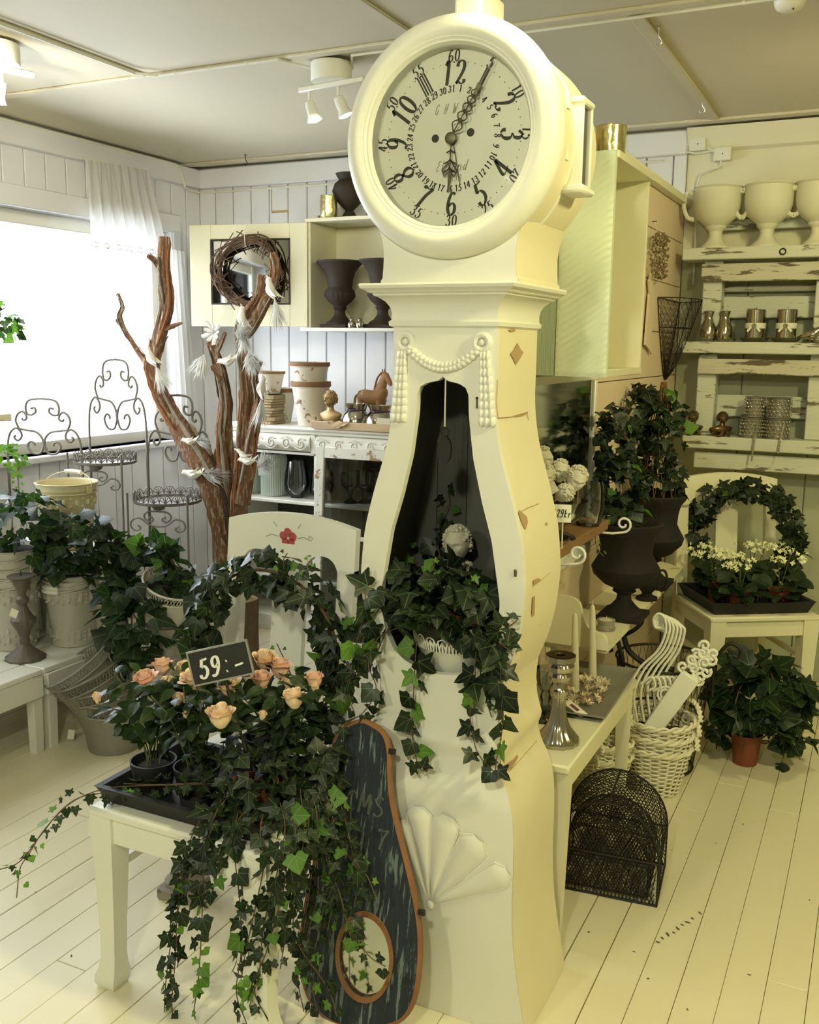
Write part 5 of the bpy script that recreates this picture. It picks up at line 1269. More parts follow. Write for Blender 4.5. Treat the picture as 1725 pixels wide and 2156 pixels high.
limb([(488, 1258, 24), (478, 1180, 25), (465, 1110, 25), (452, 1040, 25), (430, 985, 25), (395, 930, 23), (356, 870, 20), (330, 812, 17), (322, 765, 15), (338, 705, 13), (352, 640, 13), (344, 570, 12), (346, 498, 10)])
limb([(500, 1258, 20), (490, 1180, 20, .03), (480, 1090, 19, .04), (476, 1000, 18, .03), (470, 910, 15, .02), (474, 850, 12, .02), (466, 790, 11, .02), (452, 745, 9, .02), (440, 722, 7, .02)])
limb([(510, 1250, 18, .02), (508, 1170, 18, .02), (505, 1080, 17), (512, 990, 16), (516, 905, 14), (520, 840, 13), (516, 780, 11), (510, 730, 11), (508, 690, 12), (522, 655, 11), (545, 622, 9), (551, 578, 7)])
limb([(510, 1060, 15, -.03), (522, 1000, 13, -.03), (530, 930, 12, -.03), (541, 870, 10, -.03), (546, 835, 9, -.03), (538, 795, 6, -.03), (551, 762, 3, -.03)])
limb([(505, 720, 9, -.02), (530, 690, 9, -.02), (556, 640, 9, -.02), (572, 605, 9, -.02), (579, 565, 8, -.02), (574, 532, 6, -.02)])
limb([(318, 778, 9), (292, 742, 7), (268, 704, 6), (252, 668, 5), (258, 645, 4), (248, 618, 3)], 'twig', n=8)
limb([(350, 590, 7), (332, 556, 6), (312, 538, 5)], 'twig', n=8); limb([(345, 695, 5), (366, 686, 4), (383, 680, 2)], 'twig', n=8)
limb([(455, 745, 6, .02), (466, 720, 5, .02), (474, 700, 4, .02)], 'twig', n=8); limb([(262, 690, 4), (250, 680, 3), (244, 672, 2)], 'twig', n=8)
limb([(465, 800, 5, -.05), (448, 770, 4, -.05), (455, 790, 3, -.05)], 'twig', n=8)
# white clip-on birds with feather tails
def feather(mb, c, d, L, n, spread, rnd):
    d = V(d).normalized(); x, y = frame_from(d)
    for k in range(n):
        a = rnd.uniform(0, 2*pi); s = rnd.random()**.5*spread; e = (d+x*cos(a)*s+y*sin(a)*s).normalized(); l = L*rnd.uniform(.55, 1.1)
        p = V(c)+d*rnd.uniform(0, L*.4); w_ = frame_from(e)[0]*.0022
        q = p+e*l*.6+V((0, 0, rnd.uniform(-.01, .01)))
        mb.add([p-w_*.4, p+w_*.4, q+w_, q-w_, p+e*l], [(0, 1, 2, 3), (3, 2, 4)])
gb = 'white feathered birds clipped to the driftwood tree'
def bird(label, px, py, Y, ang, sz=1.0, seed=0, tail=True, face=1):
    rnd = random.Random(seed); P = onY(px, py, Y); t = thing('bird_ornament', label, 'ornament', P, 0, gb)
    M_ = Euler((0, radians(-ang), 0)).to_matrix().to_4x4() @ Matrix.Diagonal((sz*face, sz, sz, 1))
    b = MB(); rings = []
    for x, r, z in ((-.038, .002, .012), (-.034, .008, .012), (-.026, .011, .012), (-.019, .010, .009), (-.010, .014, .004), (.004, .017, 0), (.018, .013, -.001), (.032, .006, -.001), (.042, .002, 0)):
        rings.append([(x, r*.85*cos(a), z+r*sin(a)) for a in [2*pi*k/12 for k in range(12)]])
    b.loft(rings, M_); b.build('body', 'pearl', t)
    MB().tube([(-.036, 0, .012), (-.047, 0, .011)], [.003, .0006], 6, M=M_).build('beak', 'pearl', t)
    for s in (-1, 1):
        MB().add([(-.008, s*.013, .008), (.012, s*.017, .010), (.034, s*.020, .016), (.046, s*.021, .022), (.028, s*.016, .002), (.006, s*.016, -.004)], [(0, 1, 4, 5), (1, 2, 3, 4)], M_).build('wing', 'pearl', t, 0)
    if tail:
        f = MB(); feather(f, M_ @ V((.036, 0, 0)), M_ @ V((1, 0, -.25)), .085*sz, 130, .55, rnd); f.build('feather_tail', 'feather', t, 0)
    return t
Yf_ = YT-.07
bird('white bird with feather tail on the forked top of the driftwood below the twig wreath', 568, 608, Yf_, -60, 1.25, 1, face=1)
bird('pearl bird sitting upright below the driftwood fork with a drooping feather', 508, 668, Yf_, -75, 1.2, 2)
bird('feathered bird in the low fork of the big driftwood arm over the window', 316, 752, Yf_, -50, 1.3, 3)
bird('bird with long curved feather on the thick lower arm of the driftwood', 405, 1000, Yf_, 12, 1.4, 4)
bird('small pearl bird facing the jars high on the driftwood stem', 520, 972, Yf_, 10, 1.1, 5)
bird('small pearl bird just above its twin on the driftwood stem', 510, 958, Yf_, -20, .9, 6, tail=False)
bird('bird hanging head up with a fluffy tail beside the stack of old books', 549, 815, Yf_, -85, 1.25, 7)
bird('pearl dove leaning on the thin driftwood stem', 478, 762, Yf_, 20, 1.2, 8, tail=False)
bird('bird perched on the iron stand side of the driftwood arm', 398, 930, Yf_, 10, 1.0, 9)
rnd_ = random.Random(9)
for lb, px, py, d_ in (('white feather tuft at the top of the middle driftwood stem', 500, 712, (.7, -.4, .3)), ('white feather tuft behind the middle driftwood stem', 522, 742, (.5, -.3, -.4)), ('white feather tuft hanging from the slender driftwood twig', 430, 745, (-.3, -.3, -1)), ('white feather tuft by the pearl birds low on the driftwood', 542, 985, (1, -.3, .4))):
    t = thing('feather_tuft', lb, 'feather', onY(px, py, Yf_), 0, 'white feather tufts on the driftwood')
    f = MB(); feather(f, (0, 0, 0), d_, .10, 190, .8, rnd_); f.build('barbs', 'feather', t, 0); MB().tube([(0, 0, 0), tuple(V(d_)*.05)], .001, 4).build('quill', 'feather', t)
pf = thing('paper_flower', 'white lace paper flower wired to the driftwood tip', 'flower', onY(452, 700, Yf_))
for k in range(9):
    a = 2*pi*k/9; r_ = .055 if k % 2 else .04; vs = []; fs = []
    for i in range(4):
        for j in range(5):
            s = (j-2)/2; vs.append((r_*(.15+.85*i/3)*cos(a+s*.30*sin(pi*(i+1)/5)), -.02*(i/3)-.008*(1-s*s)+rnd_.uniform(-.004, .004), r_*(.15+.85*i/3)*sin(a+s*.30*sin(pi*(i+1)/5))))
    for i in range(3):
        for j in range(4): fs.append((i*5+j, i*5+j+1, i*5+j+6, i*5+j+5))
    MB().add(vs, fs).build('petal', 'feather', pf, 60)
# ------------------------------------------------------------------ lace curtain, in gathered folds
cu_ = MB(); nx, nz = 90, 24; y0c, y1c = onX(180, 345, XL+.07).y, onX(312, 365, XL+.07).y; y2c = y1c+.12; zt_ = onX(180, 335, XL+.07).z; zb_ = onX(200, 530, XL+.07).z
vs = []; fs = []
for i in range(nx+1):
    for j in range(nz+1):
        u_, v_ = i/nx, j/nz; y = y0c+(y1c+(y2c-y1c)*v_-y0c)*u_; zz = zt_+.02*u_-(zt_-zb_+.012*abs(sin(u_*26)))*v_
        vs.append((XL+.07+.022*sin(u_*44+1.2*sin(v_*3))*(.35+.65*v_)+.008*sin(u_*97), y, zz))
for i in range(nx):
    for j in range(nz): k = i*(nz+1)+j; fs.append((k, k+nz+1, k+nz+2, k+1))
ctn = thing('lace_curtain', 'short sheer white lace curtain gathered at the window corner', 'curtain', (XL+.07, y0c, zb_))
cu_.add(vs, fs).build('cloth', 'lace', ctn, 80, world=True)
MB().tube([(XL+.06, y0c-.02, zt_+.0), (XL+.06, y1c+.02, zt_+.022)], .004, 8).build('rod', 'lamp_white', ctn, world=True)
em = MB()
for i in range(26):
    yy = y0c+(y2c-y0c)*(i+.5)/26; em.tube([(XL+.075+.020*sin((i+.5)/26*44), yy+.018*cos(a), zb_+.035+.012*sin(a)) for a in [2*pi*k/10 for k in range(10)]], .0022, 4, closed=True)
em.build('lace_border', 'feather', ctn, world=True)['kind'] = 'stuff'
# side drape hanging down beside the window
vs = []; fs = []; nx, nz = 30, 20; ya, yb_ = WY1-.12, WY1+.10
for i in range(nx+1):
    for j in range(nz+1):
        u_, v_ = i/nx, j/nz; vs.append((XL+.055+.016*sin(u_*30+v_), ya+(yb_-ya)*u_*(.75+.35*v_)+.05*v_, 2.0-1.25*v_))
for i in range(nx):
    for j in range(nz): k = i*(nz+1)+j; fs.append((k, k+nz+1, k+nz+2, k+1))
dp = thing('side_drape', 'sheer white drape hanging straight down at the window edge', 'curtain', (XL+.055, ya, .75)); MB().add(vs, fs).build('cloth', 'lace', dp, 80, world=True)
# ------------------------------------------------------------------ wall cabinet with open mirror door
def urn(name, label, c, h, r, mat, prof=None, group=None, flute=0, cat='urn'):
    t = thing(name, label, cat, c, 0, group)
    P = prof or [(.62, 0), (.62, .06), (.55, .09), (.38, .13), (.24, .20), (.22, .26), (.30, .30), (.26, .33), (.50, .40), (.66, .48), (.62, .55), (.52, .60), (.56, .72), (.66, .84), (.86, .93), (1.0, .97), (1.0, 1.0), (.90, 1.0), (.60, .88), (.0, .70)]
    MB().lathe([(a*r, b*h) for a, b in P[4:]], 40, mod=(lambda a, t_: 1+.03*cos(20*a)*(1 if t_ < .45 else 0)) if flute else None).build('bowl', mat, t)
    MB().lathe([(a*r, b*h) for a, b in P[:5]], 32).build('stem', mat, t)
    MB().box((-r*.64, -r*.64, 0), (r*.64, r*.64, h*.055), .003).build('foot', mat, t)
    return t
YC = 4.40
a_ = onY(648, 468, YC); b_ = onY(655, 690, YC); zT, zL = a_.z, b_.z; xL_ = a_.x; xR_ = -1.75
cab = thing('wall_cabinet', 'cream wall cabinet with shelf top and open mirrored door holding brown urns', 'cabinet', (xL_, YC, zL))
L_ = V((xL_, YC, zL)); D_ = YB-YC-.006; Hh = zT-zL; Wc = xR_-xL_
MB().box((0, 0, .0), (.016, D_, Hh), .002).build('side_panel', 'cream_paint', cab); MB().box((Wc-.016, 0, 0), (Wc, D_, Hh), .002).build('side_panel', 'cream_paint', cab)
MB().box((0, D_-.01, 0), (Wc, D_, Hh)).build('back_panel', 'cream_paint', cab)
MB().box((-.03, -.035, -.018), (Wc+.03, D_, 0), .004).build('bottom_board', 'white_paint', cab); MB().box((-.012, -.012, Hh), (Wc+.012, D_, Hh+.018), .003).build('top_board', 'cream_paint', cab)
MB().prism([(0, 0), (.20, 0), (.20, .02), (.15, .035), (.11, .075), (.07, .09), (.0, .085)][::-1], 0, .016, Matrix(((0, 1, 0, 0), (-1, 0, 0, D_), (0, 0, 1, Hh+.018), (0, 0, 0, 1)))).build('end_scroll', 'cream_paint', cab)
dl, dw = onY(400, 470, 4.28), 0
dv = V((dl.x-xL_, 4.28-YC, 0)); Wd = dv.length; ang_ = atan2(-dv.y, -dv.x)
Md = Matrix.Translation((dv.x, dv.y, 0)) @ Matrix.Rotation(ang_, 4, 'Z')
def dpt(px, py):
    n_ = V((-sin(ang_), cos(ang_), 0)); o_ = L_+V((dv.x, dv.y, 0)); d = ray(px, py); P = CAM+d*((o_-CAM).dot(n_)/d.dot(n_)); q = Md.inverted() @ (P-L_); return q.x, q.z
gx0, gz1 = dpt(446, 506); gx1, gz0 = dpt(612, 640)
dd = MB().box((0, -.010, .004), (gx0, .010, Hh-.002), .002).box((gx1, -.010, .004), (Wd, .010, Hh-.002), .002).box((gx0, -.010, .004), (gx1, .010, gz0), .002).box((gx0, -.010, gz1), (gx1, .010, Hh-.002), .002)
dd.v = [tuple(Md @ V(v)) for v in dd.v]; door_ = dd.build('door', 'cream_paint', cab)
MB().box((gx0, .0, gz0), (gx1, .004, gz1), M=Md).build('mirror_glass', 'mirror', door_)
bd = MB()
for p, q in (((gx0-.004, -.013, gz0-.004), (gx0+.004, -.009, gz1+.004)), ((gx1-.004, -.013, gz0-.004), (gx1+.004, -.009, gz1+.004)), ((gx0, -.013, gz0-.004), (gx1, -.009, gz0+.004)), ((gx0, -.013, gz1-.004), (gx1, -.009, gz1+.004))): bd.box(p, q, M=Md)
bd.build('glazing_bead', 'urn_brown', door_)
# twig wreath on the door
random.seed(61)
wx, wz = dpt(528, 573); R_ = 66*mpp(L_)
tw = thing('twig_wreath', 'brown twisted twig wreath hanging on the open cabinet door', 'wreath', L_+(Md @ V((wx, -.03, wz))), ang_)
for k in range(13):
    ph = random.uniform(0, 6); r0 = random.uniform(-.3, .34)*R_*.75; pts = [((R_+r0*(.6+.4*sin(3*a+ph)))*cos(a), -.012+.016*sin(2*a+ph), (R_+r0*(.6+.4*sin(3*a+ph)))*sin(a)) for a in [2*pi*j/36 for j in range(36)]]
    MB().tube(pts, random.uniform(.003, .0055), 5, closed=True).build('hoop_twig', 'twig', tw)
for k in range(34):
    a = random.uniform(0, 2*pi); b = a+random.uniform(-.55, .55); c_ = a+random.uniform(-1.0, 1.0)
    pts = [(R_*.66*cos(a), -.02, R_*.66*sin(a)), (R_*1.0*cos(b), -.034, R_*1.0*sin(b)), (R_*1.28*cos(c_), -.018, R_*1.28*sin(c_))]
    MB().tube(smooth_path(pts, 4), random.uniform(.002, .0034), 5).build('cross_twig', 'twig', tw)
tz = Hh-wz
MB().tube([(0, -.03, R_*.75), (.002, -.045, R_*1.1), (.004, -.018, tz)], .0022, 5).build('ribbon', 'paper', tw)
# urns and trinkets in the cabinet
gu = 'brown urns in the wall cabinet'
pu = onY(716, 680, YC+.09); u = mpp(pu)
for lb, px in (('dark brown fluted urn nearer the open door in the wall cabinet', 716), ('dark brown fluted urn half behind the clock in the wall cabinet', 806)):
    q = onY(px, 680, YC+.09); urn('brown_urn', lb, (q.x, q.y, zL+.001), 137*u, 49*u, 'urn_brown', group=gu, flute=1)
for lb, px in (('tiny silver bird figurine between the urns', 741), ('tiny silver bird figurine beside the second urn foot', 758)):
    q = onY(px, 680, YC-.01); t = thing('bird_figurine', lb, 'figurine', (q.x, q.y, zL+.001), radians(40)); s = 20*u
    MB().lathe([(.0, 0), (.38*s, .02*s), (.44*s, .35*s), (.30*s, .62*s), (0, .7*s)], 14).ball((0, -.08*s, .76*s), (.24*s, .26*s, .22*s), 10, 7).build('body', 'silver', t)
    MB().tube([(0, -.3*s, .76*s), (0, -.42*s, .74*s)], [.06*s, .01*s], 6).build('beak', 'silver', t)
qv = onY(692, 456, YC+.06)
def votive(label, c, r, h, mat='gold_glass', group=None):
    t = thing('votive_glass', label, 'candle holder', c, 0, group)
    MB().lathe([(r*.93, 0), (r*.96, .004), (r, h*.5), (r, h), (r*.95, h), (r*.94, .01), (0, .01)], 32, mod=lambda a, t_: 1+.012*sin(9*a+14*t_)).build('cup', mat, t)
    MB().lathe([(r*.985, h*.97), (r*1.02, h*.985), (r*1.0, h*1.005)], 32, caps=False).build('lip', mat, t); return t
votive('mottled silver green glass votive on top of the wall cabinet', (qv.x, qv.y, zT+.019), 18*u, 46*u)
qb = onY(736, 425, YC+.13); bt_ = urn('brown_urn', 'brown round urn with curled handles on top of the wall cabinet', (qb.x, qb.y, zT+.019), 92*u, 36*u, 'urn_brown', [(.5, 0), (.5, .05), (.4, .1), (.3, .16), (.22, .2), (.5, .3), (.9, .48), (1.0, .62), (.85, .78), (.6, .86), (.75, .95), (.8, 1.0), (.7, 1.0), (.5, .9), (0, .6)], gu)
for s in (-1, 1): MB().tube(smooth_path([(s*.030, 0, 60*u), (s*.060, 0, 72*u), (s*.066, 0, 52*u), (s*.045, 0, 38*u), (s*.034, 0, 34*u)], 5), .0045, 6).build('handle', 'urn_brown', bt_)
# ------------------------------------------------------------------ white sideboard
YS = 4.18; pL = onY(520, 893, YS); zS = pL.z; xS0, xS1 = onY(470, 893, YS).x, -1.62
sd = thing('sideboard', 'white carved sideboard with open glazed shelves along the board wall', 'sideboard', (xS0, YS, 0)); Ws = xS1-xS0; Ds = YB-YS-.008
MB().box((-.025, -.03, zS-.016), (Ws+.025, Ds, zS), .006).build('top', 'white_paint', sd)
MB().box((-.012, -.016, zS-.034), (Ws+.012, Ds, zS-.016), .004).build('top_moulding', 'white_paint', sd)
xm = onY(668, 935, YS).x-xS0; zd0, zd1 = onY(600, 948, YS).z, zS-.036
for x0_, x1_ in ((.012, xm-.03), (xm+.004, Ws-.012)):
    rings = []
    for k in range(9):
        t = k/8; z = zd0+(zd1-zd0)*t; y = -.004-.030*sin(pi*t)**.8; rings.append([(x0_, y, z), (x1_, y, z), (x1_, .02, z), (x0_, .02, z)])
    dw_ = MB().loft(rings).build('drawer', 'white_paint', sd, 40)
    cv = MB(); nn = int((x1_-x0_)/.085)
    for i in range(nn):
        xc = x0_+(i+.5)*(x1_-x0_)/nn; zc_ = (zd0+zd1)/2; sgn = 1 if i % 2 else -1
        cv.tube([(xc+p*.8, -.034, zc_+sgn*q) for p, q in spiral((0, 0), .030, .006, pi*.2, 1.4, 16)], .0034, 5); cv.tube(smooth_path([(xc-.035, -.034, zc_-sgn*.02), (xc, -.036, zc_-sgn*.032), (xc+.035, -.034, zc_-sgn*.012)], 4), .0032, 5)
    cv.build('carving', 'white_paint', dw_)['kind'] = 'stuff'
MB().box((xm-.028, -.018, zd0-.01), (xm+.002, .02, zd1), .004).build('stile', 'white_paint', sd)
for x0_ in (0, xm-.02, Ws-.02): MB().box((x0_, 0, .0), (x0_+.018, Ds-.01, zS-.03), .002).build('upright', 'white_paint', sd)
MB().box((0, Ds-.012, 0), (Ws, Ds, zS-.03)).build('back_panel', 'dark_inside', sd)
zsh = [onY(580, 1052, YS).z, onY(600, 1215, YS).z, .09]
for z in zsh: MB().box((.01, .012, z-.018), (Ws-.01, Ds-.012, z), .003).build('shelf', 'white_paint', sd)
MB().box((.0, .0, 0), (Ws, .02, .085), .003).build('plinth', 'white_paint', sd)
MB().box((0, .0, zd0-.018), (Ws, Ds-.01, zd0-.006)).build('dust_board', 'white_paint', sd)
zA, zB_ = zsh[0], zsh[1]
# old glazed frame leaning at its front
fb = onZ(650, 1408, 0); ft = onY(668, 938, YS-.035)
gf = thing('old_window_frame', 'old glazed sash with flaking white paint leaning on the sideboard', 'window frame', (ft.x, YS-.10, 0), rot=(radians(-3.6), 0, 0)); Hf = ft.z; Wf = .50
def fbox(a, b): return MB().box(a, b, .003)
paint('flaking_white', (0.78, 0.77, 0.68), 0.6, 0.06, 5, 0.3, 30, dark=(0.36, 0.24, 0.12), dark_amt=0.55, fine=14)
for x0_ in (0, Wf-.05): fbox((x0_, -.014, 0), (x0_+.05, .014, Hf)).build('stile', 'flaking_white', gf)
rails = [0, onY(680, 1130, YS-.06).z, Hf-.055]
for k, z in enumerate((0.0, rails[1], Hf-.055)): fbox((.05, -.013, z), (Wf-.05, .013, z+(.07 if k == 0 else .022 if k == 1 else .055))).build('rail', 'flaking_white', gf)
for z0_, z1_ in ((.07, rails[1]), (rails[1]+.022, Hf-.055)): MB().box((.045, -.001, z0_-.005), (Wf-.045, .002, z1_+.005)).build('pane', 'smoke_glass', gf)
# jars and glass on the shelves
gj = 'glass and jars in the sideboard'
def on_shelf(px, Y, z): q = onY(px, 1000, Y); return V((q.x, Y, z+.001))
u = mpp((-2.7, YS+.1, .8))
def jar(label, px, Y, h, r):
    t = thing('storage_jar', label, 'jar', on_shelf(px, Y, zA), 0, gj)
    MB().lathe([(r*.94, 0), (r, .006), (r, h*.9), (r*.97, h*.94), (r*.90, h), (r*.86, h), (r*.86, .02), (0, .02)], 72, mod=lambda a, t_: 1+.022*cos(36*a)).build('body', 'celadon', t)
    MB().prism([(-.020, -.030), (.020, -.030), (.024, 0), (.020, .030), (0, .036), (-.020, .030), (-.024, 0)], -r-.006, -r*.9, Matrix.Translation((-.03, .006, h*.62))).build('label_plaque', 'celadon', t); return t
jar('tall pale green ribbed jar with a raised plaque', 577, YS+.13, 90*u, 28*u); jar('pale green ribbed jar partly behind the driftwood stem', 533, YS+.16, 82*u, 20*u)
def gvase(label, px, Y, h, r, z, mat='clear_glass'):
    t = thing('glass_vase', label, 'vase', on_shelf(px, Y, z), 0, gj)
    MB().lathe([(r*.45, 0), (r*.5, .004), (r*.62, h*.06), (r*.95, h*.22), (r, h*.38), (r*.9, h*.68), (r*.74, h), (r*.71, h), (r*.86, h*.68), (r*.95, h*.38), (r*.88, h*.22), (r*.5, h*.08), (0, h*.07)], 36).build('bowl', mat, t)
    MB().lathe([(0, 0), (r*.5, 0), (r*.5, .006), (0, .008)], 24).build('base', mat, t); return t
gvase('clear rounded glass vase standing free on the sideboard shelf', 625, YS+.12, 78*u, 27*u, zA); gvase('clear rounded glass vase half behind the old glazed sash', 678, YS+.14, 78*u, 27*u, zA)
def goblet(label, px, Y, h, r, z):
    t = thing('glass_goblet', label, 'goblet', on_shelf(px, Y, z), 0, gj)
    MB().lathe([(r*.7, 0), (r*.65, .006), (r*.2, h*.14), (r*.16, h*.3), (r*.3, h*.40), (r*.9, h*.58), (r, h*.8), (r*.98, h), (r*.93, h), (r*.85, h*.62), (0, h*.46)], 32, mod=lambda a, t_: 1+.03*cos(12*a)).build('bowl', 'green_glass', t)
    MB().lathe([(0, 0), (r*.72, 0), (r*.7, .005), (0, .01)], 24).build('foot', 'green_glass', t); return t
goblet('green glass goblet behind the sash pane', 738, YS+.10, 62*u, 20*u, zA); goblet('dark green glass goblet next to the sash goblet', 768, YS+.14, 66*u, 21*u, zA); goblet('green glass goblet near the clock side of the sash', 790, YS+.20, 66*u, 20*u, zA)
gc = thing('glass_cloche', 'clear glass cloche on the lower sideboard shelf', 'cloche', on_shelf(600, YS+.18, zB_), 0, gj)
MB().lathe([(34*u, 0), (34*u, 40*u), (28*u, 62*u), (14*u, 74*u), (0, 78*u)], 32, caps=False).build('dome', 'clear_glass', gc); MB().ball((0, 0, 82*u), 6*u, 12, 8).build('knob', 'clear_glass', gc)
for k, (px, z, r) in enumerate(((745, zB_, 24), (745, zB_+.012, 24), (745, zB_+.024, 24), (760, .092, 26), (760, .104, 26))):
    t = thing('plate', ['white plate at the bottom of the pile on the middle sideboard shelf', 'white plate in the middle of the pile on the middle sideboard shelf', 'white plate on top of the pile on the middle sideboard shelf', 'lower white plate on the bottom sideboard shelf', 'upper white plate on the bottom sideboard shelf'][k], 'plate', on_shelf(px, YS+.14, z), 0, 'white plates in the sideboard')
    MB().lathe([(r*u*.6, 0), (r*u*.65, .003), (r*u*1.15, .014), (r*u*1.13, .016), (r*u*.6, .007), (0, .006)], 36).build('dish', 'pearl', t); MB().lathe([(r*u*1.12, .0135), (r*u*1.16, .0145), (r*u*1.13, .017)], 36, caps=False).build('rim', 'pearl', t)
# things on the sideboard top
zt2 = zS+.001
def on_top(px, Y): q = onY(px, 880, Y); return V((q.x, Y, zt2))
def crock(name, label, px, Y, h, r, cap, z=0):
    t = thing(name, label, 'pot', on_top(px, Y)+V((0, 0, z)), 0, 'cream pots with rusty rims')
    MB().lathe([(r*.62, 0), (r*.64, .004), (r*.93, h*.86), (r*.97, h*.87), (r*.94, h), (r*.9, h), (r*.6, .02), (0, .02)], 40).build('body', 'crackle_pot', t)
    MB().lathe([(r*.965, h*.885), (r*1.02, h*.90), (r*1.0, h*1.004), (r*.94, h*1.004)], 40, caps=False).build('rim', 'rust' if cap else 'crackle_pot', t); return t
u = mpp((-2.6, YS+.12, 1.1))
crock('cream_pot', 'crackled cream pot at the bottom of the pair beside the bronze bust', 655, YS+.11, 92*u, 42*u, 1)
crock('cream_pot', 'crackled cream pot set into the lower one of the pair beside the bronze bust', 652, YS+.11, 70*u, 43*u, 1, 62*u)
crock('cream_pot', 'crackled cream pot with rusty rim behind the old books', 590, YS+.22, 74*u, 38*u, 1)
random.seed(71)
bkc = on_top(572, YS+.10); z_ = 0
for k in range(9):
    hh = random.uniform(.012, .024); t = thing('old_book', ['bottom', 'second', 'third', 'fourth', 'fifth', 'sixth', 'seventh', 'eighth', 'topmost'][k]+' old coverless book in the pile by the driftwood, counted from below', 'book', bkc+V((random.uniform(-.006, .006), 0, z_)), radians(random.uniform(-8, 8)), 'pile of old coverless books')
    MB().box((-.045, -.06, 0), (.045, .06, hh-.001), .003).build('pages', 'book_page', t); MB().box((-.047, -.061, 0), (-.043, .061, hh-.001), .001).build('spine', 'rust', t); z_ += hh
tpl = thing('grey_dish', 'thin grey saucer lying on top of the old books', 'dish', bkc+V((0, 0, z_+.001))); MB().lathe([(.03, 0), (.055, .004), (.056, .006), (.03, .004), (0, .003)], 30).build('dish', 'zinc_dark', tpl); MB().lathe([(.054, .0045), (.058, .0055), (.056, .007)], 30, caps=False).build('rim', 'zinc_dark', tpl)
crock('cream_pot', 'small cream pot set on the saucer on the old books', 572, YS+.10, 46*u, 30*u, 1, z_+.008)
tw_ = thing('wooden_tray', 'shallow wooden tray with burlap on the sideboard', 'tray', on_top(745, YS+.02)+V((.0, 0, 0)))
x0_, x1_ = (on_top(668, YS)-on_top(745, YS)).x, .42
for a, b in (((x0_, -.06, 0), (x1_, -.05, .038)), ((x0_, .14, 0), (x1_, .15, .038)), ((x0_, -.05, 0), (x0_+.012, .14, .038)), ((x1_-.012, -.05, 0), (x1_, .14, .038))): MB().box(a, b, .002).build('side', 'tray_wood', tw_)
MB().box((x0_+.01, -.05, 0), (x1_-.01, .14, .008)).build('bottom', 'tray_wood', tw_)
vs = []; fs = []
for i in range(9):
    for j in range(6): vs.append((-.10+.11*i/8-.02*j/5, -.064-.004*sin(i*1.3+j)-.002*j, .042-.040*j/5*(1 - abs(i-4)/7)+.003*sin(2.1*i)))
for i in range(8):
    for j in range(5): fs.append((i*6+j, i*6+j+1, i*6+j+7, i*6+j+6))
MB().add(vs, fs).build('burlap', 'tray_wood', tw_, 60)
vb, s2 = bust_thing('classical_bust', 'bronze gold classical bust on the wooden tray', on_top(696, YS+.03)+V((0, 0, .009)), radians(-12), 34*u, 'antique_gold', 0, 5, hair='antique_gold', ncurl=90)
def silver_vase(label, px, Y, r, h, z=.009):
    t = thing('silver_vase', label, 'vase', on_top(px, Y)+V((0, 0, z)), 0, 'mottled silver glass vases')
    MB().lathe([(r*.8, 0), (r*.98, h*.12), (r, h*.3), (r*.86, h*.55), (r*.60, h*.74), (r*.66, h*.86), (r*.78, h), (r*.72, h), (r*.55, h*.76), (0, h*.3)], 36).build('body', 'silver', t)
    MB().tube([(r*.62*cos(a), r*.62*sin(a), h*.74) for a in [2*pi*k/24 for k in range(24)]], .003, 5, closed=True).build('ribbon', 'plum', t)
    MB().tube([(-.02, -r*.64, h*.80), (0, -r*.68, h*.74), (.022, -r*.64, h*.79)], .0028, 5).tube([(0, -r*.68, h*.74), (-.014, -r*.72, h*.60)], .0024, 5).build('bow', 'plum', t); return t
silver_vase('mottled silver glass vase tied with a plum bow', 750, YS+.04, 29*u, 48*u); silver_vase('mottled silver glass vase behind a blank card near the clock', 800, YS+.06, 32*u, 46*u)
cd_ = thing('blank_card', 'blank cream card propped before the silver vase', 'card', on_top(808, YS-.02)+V((0, 0, .02)), radians(8)); MB().box((-.035, -.001, .0), (.035, .001, .046)).build('face', 'paper', cd_, 0); MB().box((-.035, .001, 0), (.035, .018, .002)).build('foot', 'paper', cd_, 0)
# carved wooden horse
hs = on_top(786, YS+.20); hr_ = thing('wooden_horse', 'small carved brown wooden horse behind the silver vases', 'figurine', hs+V((0, 0, .012)), radians(0)); k_ = 1.0
def oval(c, rx, ry, n=16, ax='x'): 
    return [(c[0], c[1]+rx*cos(a), c[2]+ry*sin(a)) for a in [2*pi*k/n for k in range(n)]]
hb_ = MB(); S_ = 95*u
body = [(-.36, .60, .05, .06), (-.34, .60, .12, .14), (-.22, .60, .15, .17), (0, .58, .15, .17), (.16, .60, .155, .19), (.26, .66, .13, .18), (.33, .70, .06, .08)]
hb_.loft([oval((x*S_, 0, z*S_), ry*S_, rz_*S_) for x, z, ry, rz_ in body])
neck = [((.12, .66), .15, .11), ((.18, .78), .12, .09), ((.23, .92), .10, .075), ((.27, 1.04), .085, .065), ((.30, 1.10), .07, .06)]
rings = []
for (x, z), a1, b1 in neck: rings.append([(S_*(x+a1*cos(t)), S_*b1*sin(t), S_*(z-.25*a1*cos(t))) for t in [2*pi*k/16 for k in range(16)]])
hb_.loft(rings)
hd_ = [((.24, 1.12), .07, .055), ((.30, 1.08), .085, .065), ((.37, .98), .07, .055), ((.42, .90), .055, .045), ((.44, .87), .03, .03)]
rings = []
for (x, z), a1, b1 in hd_: rings.append([(S_*(x+a1*.7*cos(t)), S_*b1*sin(t), S_*(z+a1*.6*cos(t))) for t in [2*pi*k/16 for k in range(16)]])
hb_.loft(rings)
